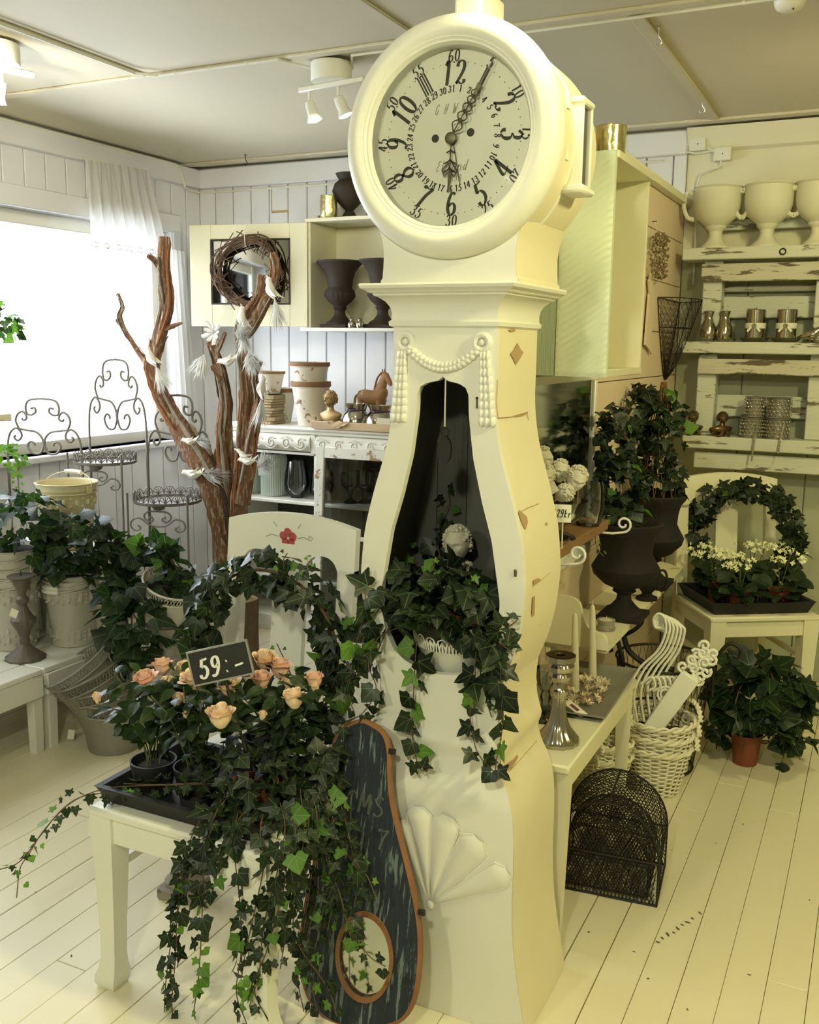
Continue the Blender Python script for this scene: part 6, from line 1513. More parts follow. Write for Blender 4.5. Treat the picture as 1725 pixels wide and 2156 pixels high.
for x, y in ((-.26, -.09), (-.26, .09), (.18, -.09), (.18, .09)): hb_.loft([[(S_*(x+dx+rr*cos(t)), S_*(y+rr*sin(t)), S_*z) for t in [2*pi*k/10 for k in range(10)]] for z, rr, dx in ((0, .05, .0), (.05, .045, 0), (.1, .03, 0), (.25, .035, -.02 if x < 0 else .0), (.42, .06, .0), (.55, .085, .02))])
for s in (-1, 1): hb_.loft([[(S_*(.25+dx+rr*cos(t)), S_*(s*.045+rr*sin(t)), S_*z) for t in [2*pi*k/8 for k in range(8)]] for z, rr, dx in ((1.13, .022, 0), (1.18, .018, -.005), (1.23, .003, -.005))])
hb_.build('body', 'horse_wood', hr_, 60)
MB().tube(smooth_path([(S_*.20, 0, S_*1.14), (S_*.10, 0, S_*1.02), (S_*.05, 0, S_*.86), (S_*.02, 0, S_*.74)], 4), S_*.035, 8, flat=.5).build('mane', 'horse_wood', hr_)
MB().tube(smooth_path([(-S_*.36, 0, S_*.66), (-S_*.45, 0, S_*.58), (-S_*.46, 0, S_*.36), (-S_*.42, 0, S_*.22)], 4), [S_*.03]*7+[S_*.04]*5+[S_*.01], 8).build('tail', 'horse_wood', hr_)
# ------------------------------------------------------------------ mint cabinet hung on the partition
CY0, CY1, CXF, CZ0, CZ1 = 2.55, 2.965, -.667, 1.424, 1.996
mc = thing('hanging_cabinet', 'open pale green cabinet hung on the partition, its end board cut with slanting ridges', 'cabinet', (XP+.001, CY0, CZ0)); o_ = V((XP+.001, CY0, CZ0)); w_ = CXF-o_.x; h_ = CZ1-CZ0; d_ = CY1-CY0
xs_ = -.807-o_.x
MB().box((0, 0, 0), (xs_-.001, .016, h_), .002).build('end_board', 'mint_grain', mc)
vs = []; fs = []; nx, nz = 20, 300
for i in range(nx+1):
    for j in range(nz+1):
        x = xs_+(w_-xs_)*i/nx; z = h_*j/nz; e = min(1, j/6, (nz-j)/6, (i+.3)/1.5, (nx-i+.3)/1.5)
        fade = .35+.65*min(1, max(0, (.52-z)/.12)) if z > .40 else 1
        vs.append((x, -.0055*abs(sin((z-.62*x)*pi/.019))**.8*e*fade-.0005, z))
for i in range(nx):
    for j in range(nz): k = i*(nz+1)+j; fs.append((k, k+nz+1, k+nz+2, k+1))
MB().add(vs, fs).box((xs_, 0, 0), (w_, .016, h_)).build('ridged_board', 'mint_paint', mc, 80)
MB().box((0, d_-.014, 0), (w_-.003, d_, h_), .002).build('far_end_board', 'cream_paint', mc); MB().box((0, .016, h_-.016), (w_+.006, d_+.01, h_+.002), .002).build('top_board', 'cream_paint', mc)
MB().box((0, .016, 0), (w_-.001, d_, .02), .002).build('bottom_board', 'cream_paint', mc); MB().box((0, .016, .02), (.008, d_, h_-.016)).build('back_board', 'cream_paint', mc)
gv = 'gold glass votives on the hanging cabinet'
q = onY(1317, 318, 2.62); um = mpp(q)
votive('gold mottled glass votive at the open edge of the hanging cabinet top', (-.722, 2.70, CZ1+.003), 31*um*1.05, 66*um*1.05, group=gv); votive('gold mottled glass votive beside the clock hood on the hanging cabinet top', (-.790, 2.60, CZ1+.003), 30*um, 66*um, group=gv)
# mirror on the partition behind the slab
mz0, mz1 = onX(1185, 1198, XP+.012).z, 1.42; my0, my1 = onX(1196, 800, XP+.012).y-.35, onX(1252, 905, XP+.012).y
mr = thing('wall_mirror', 'tall mirror in a white frame on the partition below the green cabinet', 'mirror', (XP+.001, my0, mz0))
ML, MH = my1-my0, mz1-mz0
MB().box((.004, .02, .02), (.008, ML-.02, MH-.02)).build('glass', 'mirror_old', mr)
for a, b in (((0, 0, 0), (.016, ML, .040)), ((0, 0, MH-.026), (.016, ML, MH)), ((0, 0, .026), (.016, .026, MH-.026)), ((0, ML-.026, .026), (.016, ML, MH-.026))): MB().box(a, b, .003).build('frame', 'chair_paint', mr)
# thick wooden slab shelf
zsl = 1.012; sx0, sx1, sy0, sy1 = XP+.018, -.690, 2.20, 2.745
sl = thing('wood_slab_shelf', 'thick brown plank shelf on white scroll brackets behind the clock', 'shelf', (sx0, sy0, zsl)); 
MB().box((0, 0, -.030), (sx1-sx0, sy1-sy0, 0), .004).build('plank', 'slab_wood', sl, 30)
for yy in (.06, sy1-sy0-.02):
    P = [(.0, yy, -.10), (.03, yy, -.06), (.10, yy, -.036), (.17, yy, -.036), (.205, yy, -.036), (.235, yy, -.03)]+[(.235+p, yy, -.006+q_) for p, q_ in spiral((0, 0), .024, .006, -pi/2, 1.25, 18)]
    MB().tube(P, .0036, 6).build('bracket', 'white_paint', sl)
# cherub heads heaped in a clear bowl
gh = 'cream cherub heads on the wood slab'
def on_slab(px, py, Y): q = onY(px, py, Y); return q
hu = mpp((-.78, 2.35, 1.1))
bowl_c = V((onY(1180, 1050, 2.40).x, 2.40, zsl+.001))
gbw = thing('glass_bowl', 'clear footed glass bowl holding the cream cherub heads', 'bowl', bowl_c)
MB().lathe([(.045, 0), (.04, .006), (.014, .02), (.014, .035), (.05, .048), (.068, .075), (.072, .10), (.070, .10), (.063, .075), (.045, .052), (0, .045)], 32).build('bowl', 'clear_glass', gbw)
heads_ = [('cherub head in profile at the top of the heap, hair swept back', 1143, 968, 2.44, 62, (0, radians(-6), radians(70)), 56), ('cherub head looking out from the middle of the heap', 1180, 992, 2.40, 46, (radians(4), radians(6), radians(24)), 50),
          ('cherub head bowed down at the outer side of the heap', 1214, 1008, 2.36, 52, (radians(22), radians(14), radians(34)), 56), ('shaded cherub head low behind the clock flank', 1150, 1003, 2.36, 48, (radians(10), 0, radians(24)), 50), ('cherub head lying on its crown under the heap', 1190, 1038, 2.34, 46, (radians(60), radians(50), radians(10)), 48)]
for k, (lb, px, py, Y, sz, rt, hh) in enumerate(heads_):
    c = onY(px, py, Y); s = hh*hu/2; E_ = Euler(rt).to_matrix()
    bust_thing('cherub_mask', lb, c-E_ @ V((0, 0, 1.05*hh*hu/2.1)), 0, hh*hu, 'stone_cream', 0, 30+k, False, 'ornament', group=gh, rot=rt, ncurl=80)
gv2 = thing('glass_vase', 'tall clear glass vase on the wood slab beside the cherub heads', 'vase', (onY(1240, 1060, 2.62).x, 2.62, zsl+.001))
MB().lathe([(.030, 0), (.034, .006), (.044, .05), (.042, .10), (.036, .125), (.034, .125), (.040, .10), (.042, .05), (.030, .01), (0, .01)], 32).build('bowl', 'clear_glass', gv2); MB().lathe([(0, 0), (.032, 0), (.030, .008), (0, .009)], 24).build('base', 'clear_glass', gv2)
pc_ = onY(1186, 1083, 2.27); pcd = thing('price_card', 'small cream price card reading 129kr at the slab edge', 'price card', (pc_.x, pc_.y, zsl+.001), rot=(radians(-12), 0, radians(18)))
zc = (pc_.z-zsl); MB().box((-.024, -.0008, zc-.022), (.020, .0008, zc+.022)).build('card', 'paper', pcd, 0); MB().tube([(0, .002, 0), (0, .002, zc)], .002, 5).build('stick', 'paper', pcd)
mb = MB(); pen_text(mb, '129kr', .020, Matrix.Translation((-.002, -.0014, zc)), .07, .40, .2, minw=.06); mb.build('writing', 'ink', pcd, 0)
tgp = thing('price_tag', 'white printed tag tucked between the cherub heads', 'price tag', onY(1163, 1028, 2.30), rot=(radians(-20), radians(-35), radians(10))); MB().box((-.012, -.0006, -.014), (.012, .0006, .014)).build('card', 'paper', tgp, 0); MB().tube([(0, 0, .014), (.004, .003, .026)], .0006, 4).build('thread', 'paper', tgp)
# ------------------------------------------------------------------ low white shelf with dark urns
ZW = .60; wy0, wy1, wxf = 2.835, 4.14, -.700
ws = thing('low_shelf', 'long low white shelf with scrolled end on the partition', 'shelf', (XP+.001, wy0, ZW)); ox = XP+.001; wd_ = wxf-ox
poly = [(0, 0), (wd_, 0)]+[(wd_-.03*(1-cos(t)), (wy1-wy0)-.10+.10*sin(t)) for t in [pi/2*k/6 for k in range(7)]]+[(0, wy1-wy0)]
MB().add([(x, y, -.020) for x, y in poly]+[(x, y, 0) for x, y in poly], [tuple(range(len(poly)))[::-1], tuple(range(len(poly), 2*len(poly)))]+[(i, (i+1) % len(poly), (i+1) % len(poly)+len(poly), i+len(poly)) for i in range(len(poly))]).build('board', 'cream_paint', ws, 30)
def wpt(px, py): q = onY(px, py, wy0); return (q.x-ox, q.z-ZW)
sc_ = [wpt(1283, 1368), wpt(1281, 1348), wpt(1272, 1334), wpt(1256, 1328), wpt(1240, 1318), wpt(1230, 1296), wpt(1225, 1272), wpt(1212, 1258), wpt(1190, 1252)]
sc_ = [(p.x, p.z) for p in smooth_path([V((a, 0, b)) for a, b in sc_], 4)]; zlo = sc_[0][1]
MB().prism([(0, zlo)]+sc_+[(0, sc_[-1][1])], -.016, 0).build('end_panel', 'cream_paint', ws, 30)
MB().box((0, 0, -.06), (.016, wy1-wy0-.1, -.02), .002).build('cleat', 'cream_paint', ws)
URNP = [(.60, 0), (.60, .05), (.52, .08), (.36, .13), (.22, .19), (.20, .25), (.34, .28), (.30, .31), (.62, .36), (.92, .46), (.98, .53), (.86, .60), (.74, .68), (.76, .78), (.82, .88), (.98, .95), (1.0, .985), (.95, 1.0), (.88, .985), (.72, .86), (0, .82)]
gd = 'black iron urns on the low shelf'
ua = onZ(1312, 1300, ZW); uu = mpp(ua); UA = urn('iron_urn', 'black iron urn planted with ivy nearer the clock on the low shelf', (max(ua.x, XP+.125), ua.y, ZW+.001), 205*uu, 72*uu, 'urn_black', URNP, gd)
ub = onZ(1368, 1232, ZW); uv = mpp(ub); UB = urn('iron_urn', 'black iron urn planted with climbing ivy further along the low shelf', (max(ub.x, XP+.115), ub.y, ZW+.001), 195*uv, 66*uv, 'urn_black', URNP, gd)
pt_ = onZ(1362, 1262, ZW); up_ = mpp(pt_)
pit = thing('iron_pitcher', 'small black iron pitcher with round handle between the urns', 'pitcher', (pt_.x, pt_.y, ZW+.001))
MB().lathe([(x*up_, z*up_) for x, z in ((22, 0), (22, 5), (12, 9), (10, 14), (20, 26), (24, 40), (20, 54), (15, 62), (18, 70), (16, 70), (12, 60), (0, 50))], 28).build('body', 'urn_black', pit)
MB().tube(smooth_path([(15*up_, -.004, 60*up_), (34*up_, -.006, 66*up_), (40*up_, -.006, 46*up_), (32*up_, -.005, 24*up_), (20*up_, -.003, 24*up_)], 5), .0045, 6).build('handle', 'urn_black', pit)
MB().box((-.001, -.0006, 0), (.012, .0006, .018), M=Mx((22*up_, -.01, .02), (0, 0, .4))).build('price_tag', 'paper', pit, 0)
tl_ = onZ(1276, 1326, ZW); ut_ = mpp(tl_); tl = thing('tea_light', 'grey stone tea light holder with white candle on the low shelf', 'candle', (tl_.x, tl_.y, ZW+.001))
MB().lathe([(19*ut_, 0), (20*ut_, 5*ut_), (17*ut_, 12*ut_), (19*ut_, 18*ut_), (19*ut_, 22*ut_), (15*ut_, 22*ut_), (14*ut_, 17*ut_), (0, 17*ut_)], 24).build('holder', 'stone_grey', tl); MB().lathe([(14*ut_, 14*ut_), (14*ut_, 21*ut_), (0, 22*ut_)], 20).tube([(0, 0, 21*ut_), (.001, 0, 30*ut_)], .0008, 4).build('candle', 'wax', tl)
random.seed(81)
i1 = thing('topiary_ivy', 'ivy spilling from the nearer black iron urn over the slab end', 'plant', (UA.location.x, UA.location.y, ZW+.001+175*uu)); MB().lathe([(.03, 0), (.055, .03), (0, .03)], 16).build('root_ball', 'soil', i1)
px_bush(i1, 1300, 1030, UA.location.y, 60, 70, 130, .042, 'ivy', .04, .5, .06); px_bush(i1, 1290, 940, UA.location.y+.02, 48, 85, 130, .04, 'ivy', .02, .5, .05)
vine(i1, pv([(1275, 1085, 2.92), (1258, 1110, 2.86), (1254, 1140, 2.85), (1262, 1160, 2.85), (1272, 1172, 2.85)]), .022, .016, .5, mat='stem_green')
px_bush(i1, 1315, 1085, UA.location.y-.05, 50, 25, 24, .04, 'ivy', .1, .5, .05)
i2 = thing('topiary_ivy', 'tall ivy column climbing a wire cone in the further black iron urn', 'plant', (UB.location.x, UB.location.y, ZW+.001+165*uv)); MB().lathe([(.03, 0), (.055, .03), (0, .03)], 16).build('root_ball', 'soil', i2)
Yu = UB.location.y
for px, py, rx, ry, n_ in ((1345, 870, 66, 55, 85), (1400, 900, 42, 80, 75), (1335, 960, 55, 80, 70), (1395, 1010, 45, 55, 50), (1360, 835, 40, 25, 20)): px_bush(i2, px, py, Yu, rx, ry, n_, .044, 'ivy', .05, .5, .07)
wc = MB(); c0 = onY(1385, 1050, Yu); hC = 240*uv
for k in range(12):
    a = 2*pi*k/12; wc.tube([(c0.x+.07*cos(a), c0.y+.07*sin(a), c0.z), (c0.x+.045*cos(a+.5), c0.y+.045*sin(a+.5), c0.z+hC*.5), (c0.x+.01*cos(a+1), c0.y+.01*sin(a+1), c0.z+hC)], .0010, 4)
    wc.tube([(c0.x+.07*cos(a), c0.y+.07*sin(a), c0.z), (c0.x+.045*cos(a-.5), c0.y+.045*sin(a-.5), c0.z+hC*.5), (c0.x+.01*cos(a-1), c0.y+.01*sin(a-1), c0.z+hC)], .0010, 4)
wc.build('wire_cone', 'rust', i2, world=True)['kind'] = 'stuff'
# ------------------------------------------------------------------ things on the partition
db_ = onX(1385, 540, XP+.03); du = mpp(db_); db = thing('dried_bunch', 'dried brown flower bunch hanging from a nail on the partition', 'dried flowers', db_)
rnd_ = random.Random(4); mb = MB()
for k in range(260):
    a = rnd_.uniform(0, 2*pi); r_ = rnd_.random()**.5; z = rnd_.uniform(-45, 45)*du; mb.ball((.026*r_*cos(a)+.01, 75*du*r_*sin(a)*(1-.3*abs(z)/(45*du)), z), rnd_.uniform(.003, .006), 5, 4)
mb.build('flower_heads', 'dried', db)['kind'] = 'stuff'; MB().tube([(0, 0, 40*du), (-.02, .006, 72*du)], .0012, 4).build('string', 'paper', db); MB().tube([(-.03, .006, 72*du), (-.012, .006, 72*du)], .002, 5).build('nail', 'iron_black', db)
an_ = onX(1368, 665, XP+.012); ua_ = mpp(an_)*2.0; an = thing('wooden_angel', 'flat pink wooden angel hanging half behind the green cabinet', 'ornament', an_)
Ma = Matrix(((0, 1, 0, 0), (1, 0, 0, 0), (0, 0, 1, 0), (0, 0, 0, 1)))
MB().prism([(x*ua_, z*ua_) for x, z in ((-10, 22), (8, 20), (16, 5), (10, -20), (18, -40), (2, -34), (-16, -30))], -.004, .004, Ma).build('robe', 'pink_wall', an); MB().prism([(x*ua_, z*ua_) for x, z in ((-6, 22), (8, 34), (-4, 44), (-14, 34))], -.004, .004, Ma).build('head', 'pink_wall', an)
# conical wire wall basket
def mesh_lattice(mb, fn, nu, nv, r, diag=True):
    for i in range(nu+1):
        if diag:
            for s in (1, -1):
                pts = [fn(((i/nu)+s*.5*(j/nv)), j/nv) for j in range(nv+1) if 0 <= (i/nu)+s*.5*(j/nv) <= 1]
                if len(pts) > 1: mb.tube(pts, r, 3)
        else: mb.tube([fn(i/nu, j/nv) for j in range(nv+1)], r, 3)
    if diag:
        for j0 in range(1, nv):
            for s, u0 in ((1, 0.), (-1, 1.)):
                pts = [fn(u0+s*.5*((j-j0)/nv), j/nv) for j in range(j0, nv+1) if 0 <= u0+s*.5*((j-j0)/nv) <= 1]
                if len(pts) > 1 and j0 % 2 == 0: mb.tube(pts, r, 3)
wbp = onX(1408, 716, XP+.01); wu = mpp(wbp); wb_ = thing('wire_wall_basket', 'black wire cone basket hanging in the partition corner', 'basket', (XP+.004, wbp.y, wbp.z)); Hb = 165*wu
def wfn(u_, v_):
    r_ = (.115*(1-v_)**.75+.004); a = pi*u_; return (r_*1.15*sin(a), -r_*cos(a)*2.0, Hb*.5-Hb*v_+.012*sin(pi*u_)*(1-v_)*0)
mb = MB(); mesh_lattice(mb, wfn, 16, 22, .0008); mb.build('wire_mesh', 'cage_wire', wb_, 0)['kind'] = 'stuff'
for v_ in (0, .35, .68): MB().tube([wfn(k/16, v_) for k in range(17)], .0022, 5).build('hoop', 'cage_wire', wb_)
for u_ in (0, .33, .66, 1): MB().tube([wfn(u_, k/10) for k in range(11)], .0022, 5).build('rib', 'cage_wire', wb_)
bk_ = MB(); mesh_lattice(bk_, lambda u_, v_: (.003, (-.115+.23*u_)*(1-v_)**.75*2.0, Hb*.5-Hb*v_), 14, 22, .0008); bk_.build('back_mesh', 'cage_wire', wb_, 0)['kind'] = 'stuff'
MB().tube([(.003, -.232, Hb*.5), (.003, .232, Hb*.5)], .0022, 5).build('hoop', 'cage_wire', wb_)
# ------------------------------------------------------------------ pallet shelves on the wall beyond
YP = 4.50; px1 = XR-.3
pal = thing('pallet_shelf', 'whitewashed wooden pallet fixed to the wall as shelves', 'shelf', (onY(1440, 530, YP).x, YP, onY(1440, 985, YP).z)); po = V(pal.location)
def prow(y0, y1, xl, Y0, Y1, name, mat, b=.004):
    a = onY(xl, y0, YP); c = onY(xl, y1, YP); MB().box((a.x-po.x, Y0, c.z-po.z), (px1-po.x, Y1, a.z-po.z), b).build(name, mat, pal, 30); return a.z
SZ = []
for (y0, y1) in ((524, 549), (719, 743), (915, 941)): SZ.append(prow(y0, y1, 1440, -.03, .13, 'shelf_board', 'pallet_paint'))
for k, (y0, y1, m_) in enumerate(((556, 593, 'pallet_worn'), (755, 787, 'pallet_worn'), (951, 984, 'pallet_paint'))): prow(y0, y1, 1478-8*k, .0, .02, 'front_slat', m_)
for (y0, y1) in ((622, 668), (832, 878), (600, 612), (450, 480)): prow(y0, y1, 1478, .12, .137, 'back_slat', 'pallet_paint')
for xx in (1482, 1720):
    a = onY(xx, 590, YP+.04); b = onY(xx+40, 590, YP+.04)
    for z0_, z1_ in ((SZ[1]+.001, SZ[0]-.045), (SZ[2]+.001, SZ[1]-.045)): MB().box((a.x-po.x, .03, z0_-po.z), (b.x-po.x, .12, z1_-po.z), .004).build('block', 'pallet_paint', pal)
MB().tube([(onY(1650, 538, YP).x-po.x+.012*cos(t), -.034, onY(1650, 531, YP).z-po.z+.012*sin(t)) for t in [2*pi*k/14 for k in range(14)]], .003, 5, closed=True).build('iron_ring', 'iron_black', pal)
def on_p(px, row, dy=.03): return V((onY(px, 600, YP+dy).x, YP+dy, SZ[row]+.001))
pu_ = mpp((-.6, YP, 1.6))
gcu = 'cream handled urns on the pallet top'
for lb, px in (('cream handled urn at the partition end of the pallet top', 1500), ('cream handled urn in the middle of the three on the pallet top', 1607), ('cream handled urn on the pallet top above the jewelled spools', 1715)):
    t = thing('handled_urn', lb, 'urn', on_p(px, 0, .05), 0, gcu); R = 48*pu_; Hq = 126*pu_
    MB().lathe([(R*.42, Hq*.36), (R*.55, Hq*.40), (R*.85, Hq*.50), (R*.98, Hq*.66), (R*1.0, Hq*.78), (R*.98, Hq*.96), (R*1.06, Hq*.985), (R*1.04, Hq), (R*.92, Hq), (R*.9, Hq*.7), (0, Hq*.42)], 40).build('bowl', 'urn_cream', t)
    MB().lathe([(R*.66, 0), (R*.66, .006), (R*.58, Hq*.05), (R*.38, Hq*.12), (R*.28, Hq*.20), (R*.30, Hq*.28), (R*.44, Hq*.33), (R*.46, Hq*.36), (R*.40, Hq*.38)], 32).build('stem', 'urn_cream', t)
    for s in (-1, 1): MB().tube(smooth_path([(s*R*.95, -.008, Hq*.92), (s*R*1.30, -.014, Hq*.92), (s*R*1.42, -.016, Hq*.72), (s*R*1.22, -.014, Hq*.52), (s*R*.98, -.008, Hq*.50)], 5), .0095, 8).ball((s*R*1.10, -.010, Hq*.92), .013, 10, 7).ball((s*R*1.02, -.010, Hq*.49), .011, 10, 7).build('handle', 'urn_cream', t)
gs = 'silver things on the middle pallet shelf'
for lb, px in (('small mottled silver bud vase next to the pallet block', 1498), ('small mottled silver bud vase beside its twin', 1532)):
    t = thing('silver_vase', lb, 'vase', on_p(px, 1, .02), 0, gs); R = 18*pu_; Hq = 64*pu_
    MB().lathe([(R*.7, 0), (R*.95, Hq*.12), (R, Hq*.28), (R*.8, Hq*.52), (R*.5, Hq*.72), (R*.42, Hq*.82), (R*.62, Hq), (R*.55, Hq), (R*.36, Hq*.8), (0, Hq*.3)], 28, mod=lambda a, t_: 1+.015*cos(14*a)).build('body', 'silver', t); MB().lathe([(R*.6, Hq*.985), (R*.66, Hq), (R*.58, Hq*1.005)], 28, caps=False).build('lip', 'silver', t)
for lb, px in (('pillar candle with jewelled ribbon on a leaf dish beside the bud vases', 1597), ('pillar candle with jewelled ribbon on a leaf dish beside the silver bird', 1663)):
    t = thing('pillar_candle', lb, 'candle', on_p(px, 1, .03), 0, gs); R = 20*pu_; Hq = 66*pu_
    MB().lathe([(22*pu_, 0), (26*pu_, .006), (30*pu_, .018), (28*pu_, .018), (20*pu_, .008), (0, .008)], 36, mod=lambda a, t_: 1+.05*cos(9*a)*t_).build('leaf_dish', 'brass_dark', t)
    MB().lathe([(R, .009), (R, Hq), (R*.95, Hq+.002), (0, Hq-.002)], 28).tube([(0, 0, Hq-.002), (.001, 0, Hq+.014)], .001, 4).build('wax', 'silver', t)
    MB().lathe([(R+.001, Hq*.42), (R+.002, Hq*.43), (R+.002, Hq*.58), (R+.001, Hq*.59)], 28, caps=False).build('ribbon', 'paper', t)
    for s in (-1, 1): MB().prism([(0, 0), (s*.022, -.026), (s*.030, -.022), (s*.010, .004)], -R-.004, -R-.003, Matrix.Translation((0, 0, Hq*.5))).build('ribbon_tail', 'paper', t, 0)
    mb = MB()
    for k in range(9): a = 2*pi*k/8; mb.ball((.008*cos(a)*(k < 8), -R-.006, Hq*.5+.008*sin(a)*(k < 8)), .0034, 6, 4)
    mb.build('brooch', 'rhinestone', t)['kind'] = 'stuff'
t = thing('silver_bird', 'mottled silver bird with a pointed tail beside the candles', 'figurine', on_p(1716, 1, .02), radians(0), gs); s = 30*pu_
MB().loft([[(x*s, r_*s*.8*cos(a), z*s+r_*s*sin(a)) for a in [2*pi*k/12 for k in range(12)]] for x, r_, z in ((-.9, .03, .35), (-.6, .12, .4), (-.2, .38, .5), (.2, .46, .52), (.5, .34, .75), (.65, .26, 1.0), (.8, .2, 1.05), (.9, .05, 1.02))]).build('body', 'silver', t); MB().lathe([(.3*s, 0), (.28*s, .02*s), (.1*s, .1*s), (.1*s, .2*s)], 16).build('foot', 'silver', t)
gcb = 'bronze cherubs on the lower pallet shelf'
for lb, px, rz_ in (('bronze cherub resting its chin beside the ivy column', 1478, 35), ('bronze cherub resting its chin beside the jewelled spools', 1541, 35)):
    t, s = bust_thing('bronze_cherub', lb, on_p(px, 2, .0), radians(rz_), 30*pu_, 'bronze', -6, 60, True, 'figurine', 'bronze', gcb)
    t.scale = (.95, .95, .82)
    for sgn in (-1, 1):
        mb = MB(); rr = 22*pu_
        mb.tube(smooth_path([(sgn*.030, .005, .018), (sgn*.032, -.012, .006), (sgn*.020, -.026, .008), (sgn*.010, -.026, .030)], 4), .006, 8); mb.build('arm', 'bronze', t)
        vs = [(sgn*x, .016+.003*k, z) for k, (x, z) in enumerate(((.018, .012), (.030, .040), (.048, .046), (.052, .030), (.040, .012)))]; MB().add(vs, [(0, 1, 2, 3, 4)]).add([(x, y+.004, z) for x, y, z in vs], [(4, 3, 2, 1, 0)]).build('wing', 'bronze', t, 0)
gsp = 'spools of jewelled ribbon'
for lb, px, lift, rr, sq in (('round spool of silver jewels at the bottom next to the cherub', 1605, 0, 26, 0), ('round spool of silver jewels stacked on its twin', 1608, 44, 22, 0), ('spool of square jewelled ribbon at the bottom', 1660, 0, 28, 1), ('spool of square jewelled ribbon stacked on top', 1661, 44, 27, 1)):
    t = thing('ribbon_spool', lb, 'spool', on_p(px, 2, .03)+V((0, 0, lift*pu_)), 0, gsp); R = rr*pu_; Hq = 43*pu_; rnd_ = random.Random(px+lift)
    MB().lathe([(R*.96, 0), (R*.96, .002), (R*.80, .004), (R*.80, Hq-.005), (R*.96, Hq-.003), (R*.96, Hq-.001), (0, Hq-.001)], 28).build('core', 'zinc_dark', t)
    mb = MB()
    for j in range(5):
        for i in range(18):
            a = 2*pi*(i+.5*(j % 2))/18; z = .006+(Hq-.012)*(j+.5)/5; c = (R*.9*cos(a), R*.9*sin(a), z)
            if sq: mb.box((-.0042, -.003, -.0042), (.0042, .003, .0042), .0012, Matrix.Translation(c) @ Matrix.Rotation(a+pi/2, 4, 'Z'))
            else: mb.ball(c, .0050*rnd_.uniform(.8, 1.2), 6, 4)
    mb.build('jewels', 'rhinestone', t)['kind'] = 'stuff'
    if lift == 0:
        p0 = V((R*.55, -R*.95, Hq*.7)); mb = MB(); n_ = 22 if not sq else 16
        for k in range(n_):
            f = k/(n_-1); c = p0+V((-.012*f, -.030*min(1, f*5), -.105*f*(n_/22)*1.5)); mb.box(c-V((.0036, .0022, .0036)), c+V((.0036, .0022, .0036)), .001)
        mb.build('loose_end', 'rhinestone', t)['kind'] = 'stuff'
# ------------------------------------------------------------------ white console table
ZT = .50; tx0, tx1, ty0, ty1 = XP+.004, -.612, 2.165, 2.885
ct = thing('console_table', 'narrow white console table with tapered legs between clock and baskets', 'table', (tx0, ty0, 0)); Wt, Lt = tx1-tx0, ty1-ty0
MB().box((0, 0, ZT-.022), (Wt, Lt, ZT), .005).build('top', 'cream_paint', ct)
for x, y in ((Wt-.026, .035), (Wt-.026, Lt-.05), (.03, .035), (.03, Lt-.05)): MB().tbox((x, y, 0), (.011, .011), (x, y, ZT-.02), (.021, .021)).build('leg', 'cream_paint', ct)
MB().box((Wt-.032, .05, ZT-.085), (Wt-.014, Lt-.06, ZT-.02), .003).build('apron', 'cream_paint', ct); MB().box((.02, .03, ZT-.085), (Wt-.04, .046, ZT-.02), .003).build('apron', 'cream_paint', ct); MB().box((.012, .05, ZT-.085), (.03, Lt-.06, ZT-.02), .003).build('apron', 'cream_paint', ct)
k1 = onZ(1174, 1562, ZT); ku = mpp(k1); sc1 = thing('candlestick', 'tall fluted silver glass candlestick on the console corner', 'candlestick', (k1.x, k1.y, ZT+.001))
MB().lathe([(x*ku, z*ku) for x, z in ((42, 0), (43, 5), (41, 12), (33, 22), (24, 34), (18, 50), (14, 72), (13, 92), (13, 102), (18, 108), (18, 114), (13, 120), (12, 128), (20, 136), (23, 146), (19, 153), (26, 158), (28, 168), (24, 174), (30, 179), (30, 190), (11, 190), (10, 178), (0, 178))], 64, mod=lambda a, t: 1+.09*abs(cos(6*a))*(1 if t < .36 else .5)).build('stem', 'silver', sc1); MB().lathe([(10*ku, 189*ku), (12*ku, 191*ku), (29*ku, 190.5*ku)], 32, caps=False).build('drip_pan', 'bronze', sc1)
k2 = onZ(1140, 1520, ZT); sc2 = thing('candlestick', 'clear pressed glass candlestick behind the silver one', 'candlestick', (max(k2.x, XP+.07), k2.y+.03, ZT+.001))
MB().lathe([(x*ku*.9, z*ku*.9) for x, z in ((42, 0), (42, 6), (36, 14), (16, 24), (10, 40), (14, 56), (10, 70), (20, 84), (26, 110), (28, 130), (25, 130), (20, 96), (0, 86))], 40, mod=lambda a, t: 1+.03*cos(10*a)).build('stem', 'smoke_glass', sc2); MB().lathe([(0, 0), (43*ku*.9, 0), (42*ku*.9, .005), (0, .008)], 32).build('base', 'smoke_glass', sc2)
tc_ = onZ(1255, 1462, ZT); mt = thing('metal_tray', 'grey metal tray of dried petals with two tapers on the console', 'tray', (min(tc_.x, -.735), tc_.y, ZT+.001), radians(2))
def rr_(hx, hy, z): return [(-hx, -hy, z), (hx, -hy, z), (hx, hy, z), (-hx, hy, z)]
MB().loft([rr_(.088, .19, .0), rr_(.118, .22, .016), rr_(.122, .224, .016), rr_(.120, .222, .019), rr_(.086, .188, .004)], cap=True).build('dish', 'zinc_dark', mt, 30); MB().tube(rr_(.120, .222, .018), .003, 6, closed=True).build('rim', 'zinc_dark', mt)
rnd_ = random.Random(12)
PT = []
for mname in ('potpourri_cream', 'potpourri_cream', 'potpourri_red'):
    m_ = MB()
    for k in range(5):
        a = 2*pi*k/5; m_.add([(0, 0, 0), (.006*cos(a-.5), .006*sin(a-.5), .004), (.012*cos(a), .012*sin(a), .007), (.006*cos(a+.5), .006*sin(a+.5), .004)], [(0, 1, 2, 3)])
    PT.append(m_.mesh('dried_flower', mname, 0))
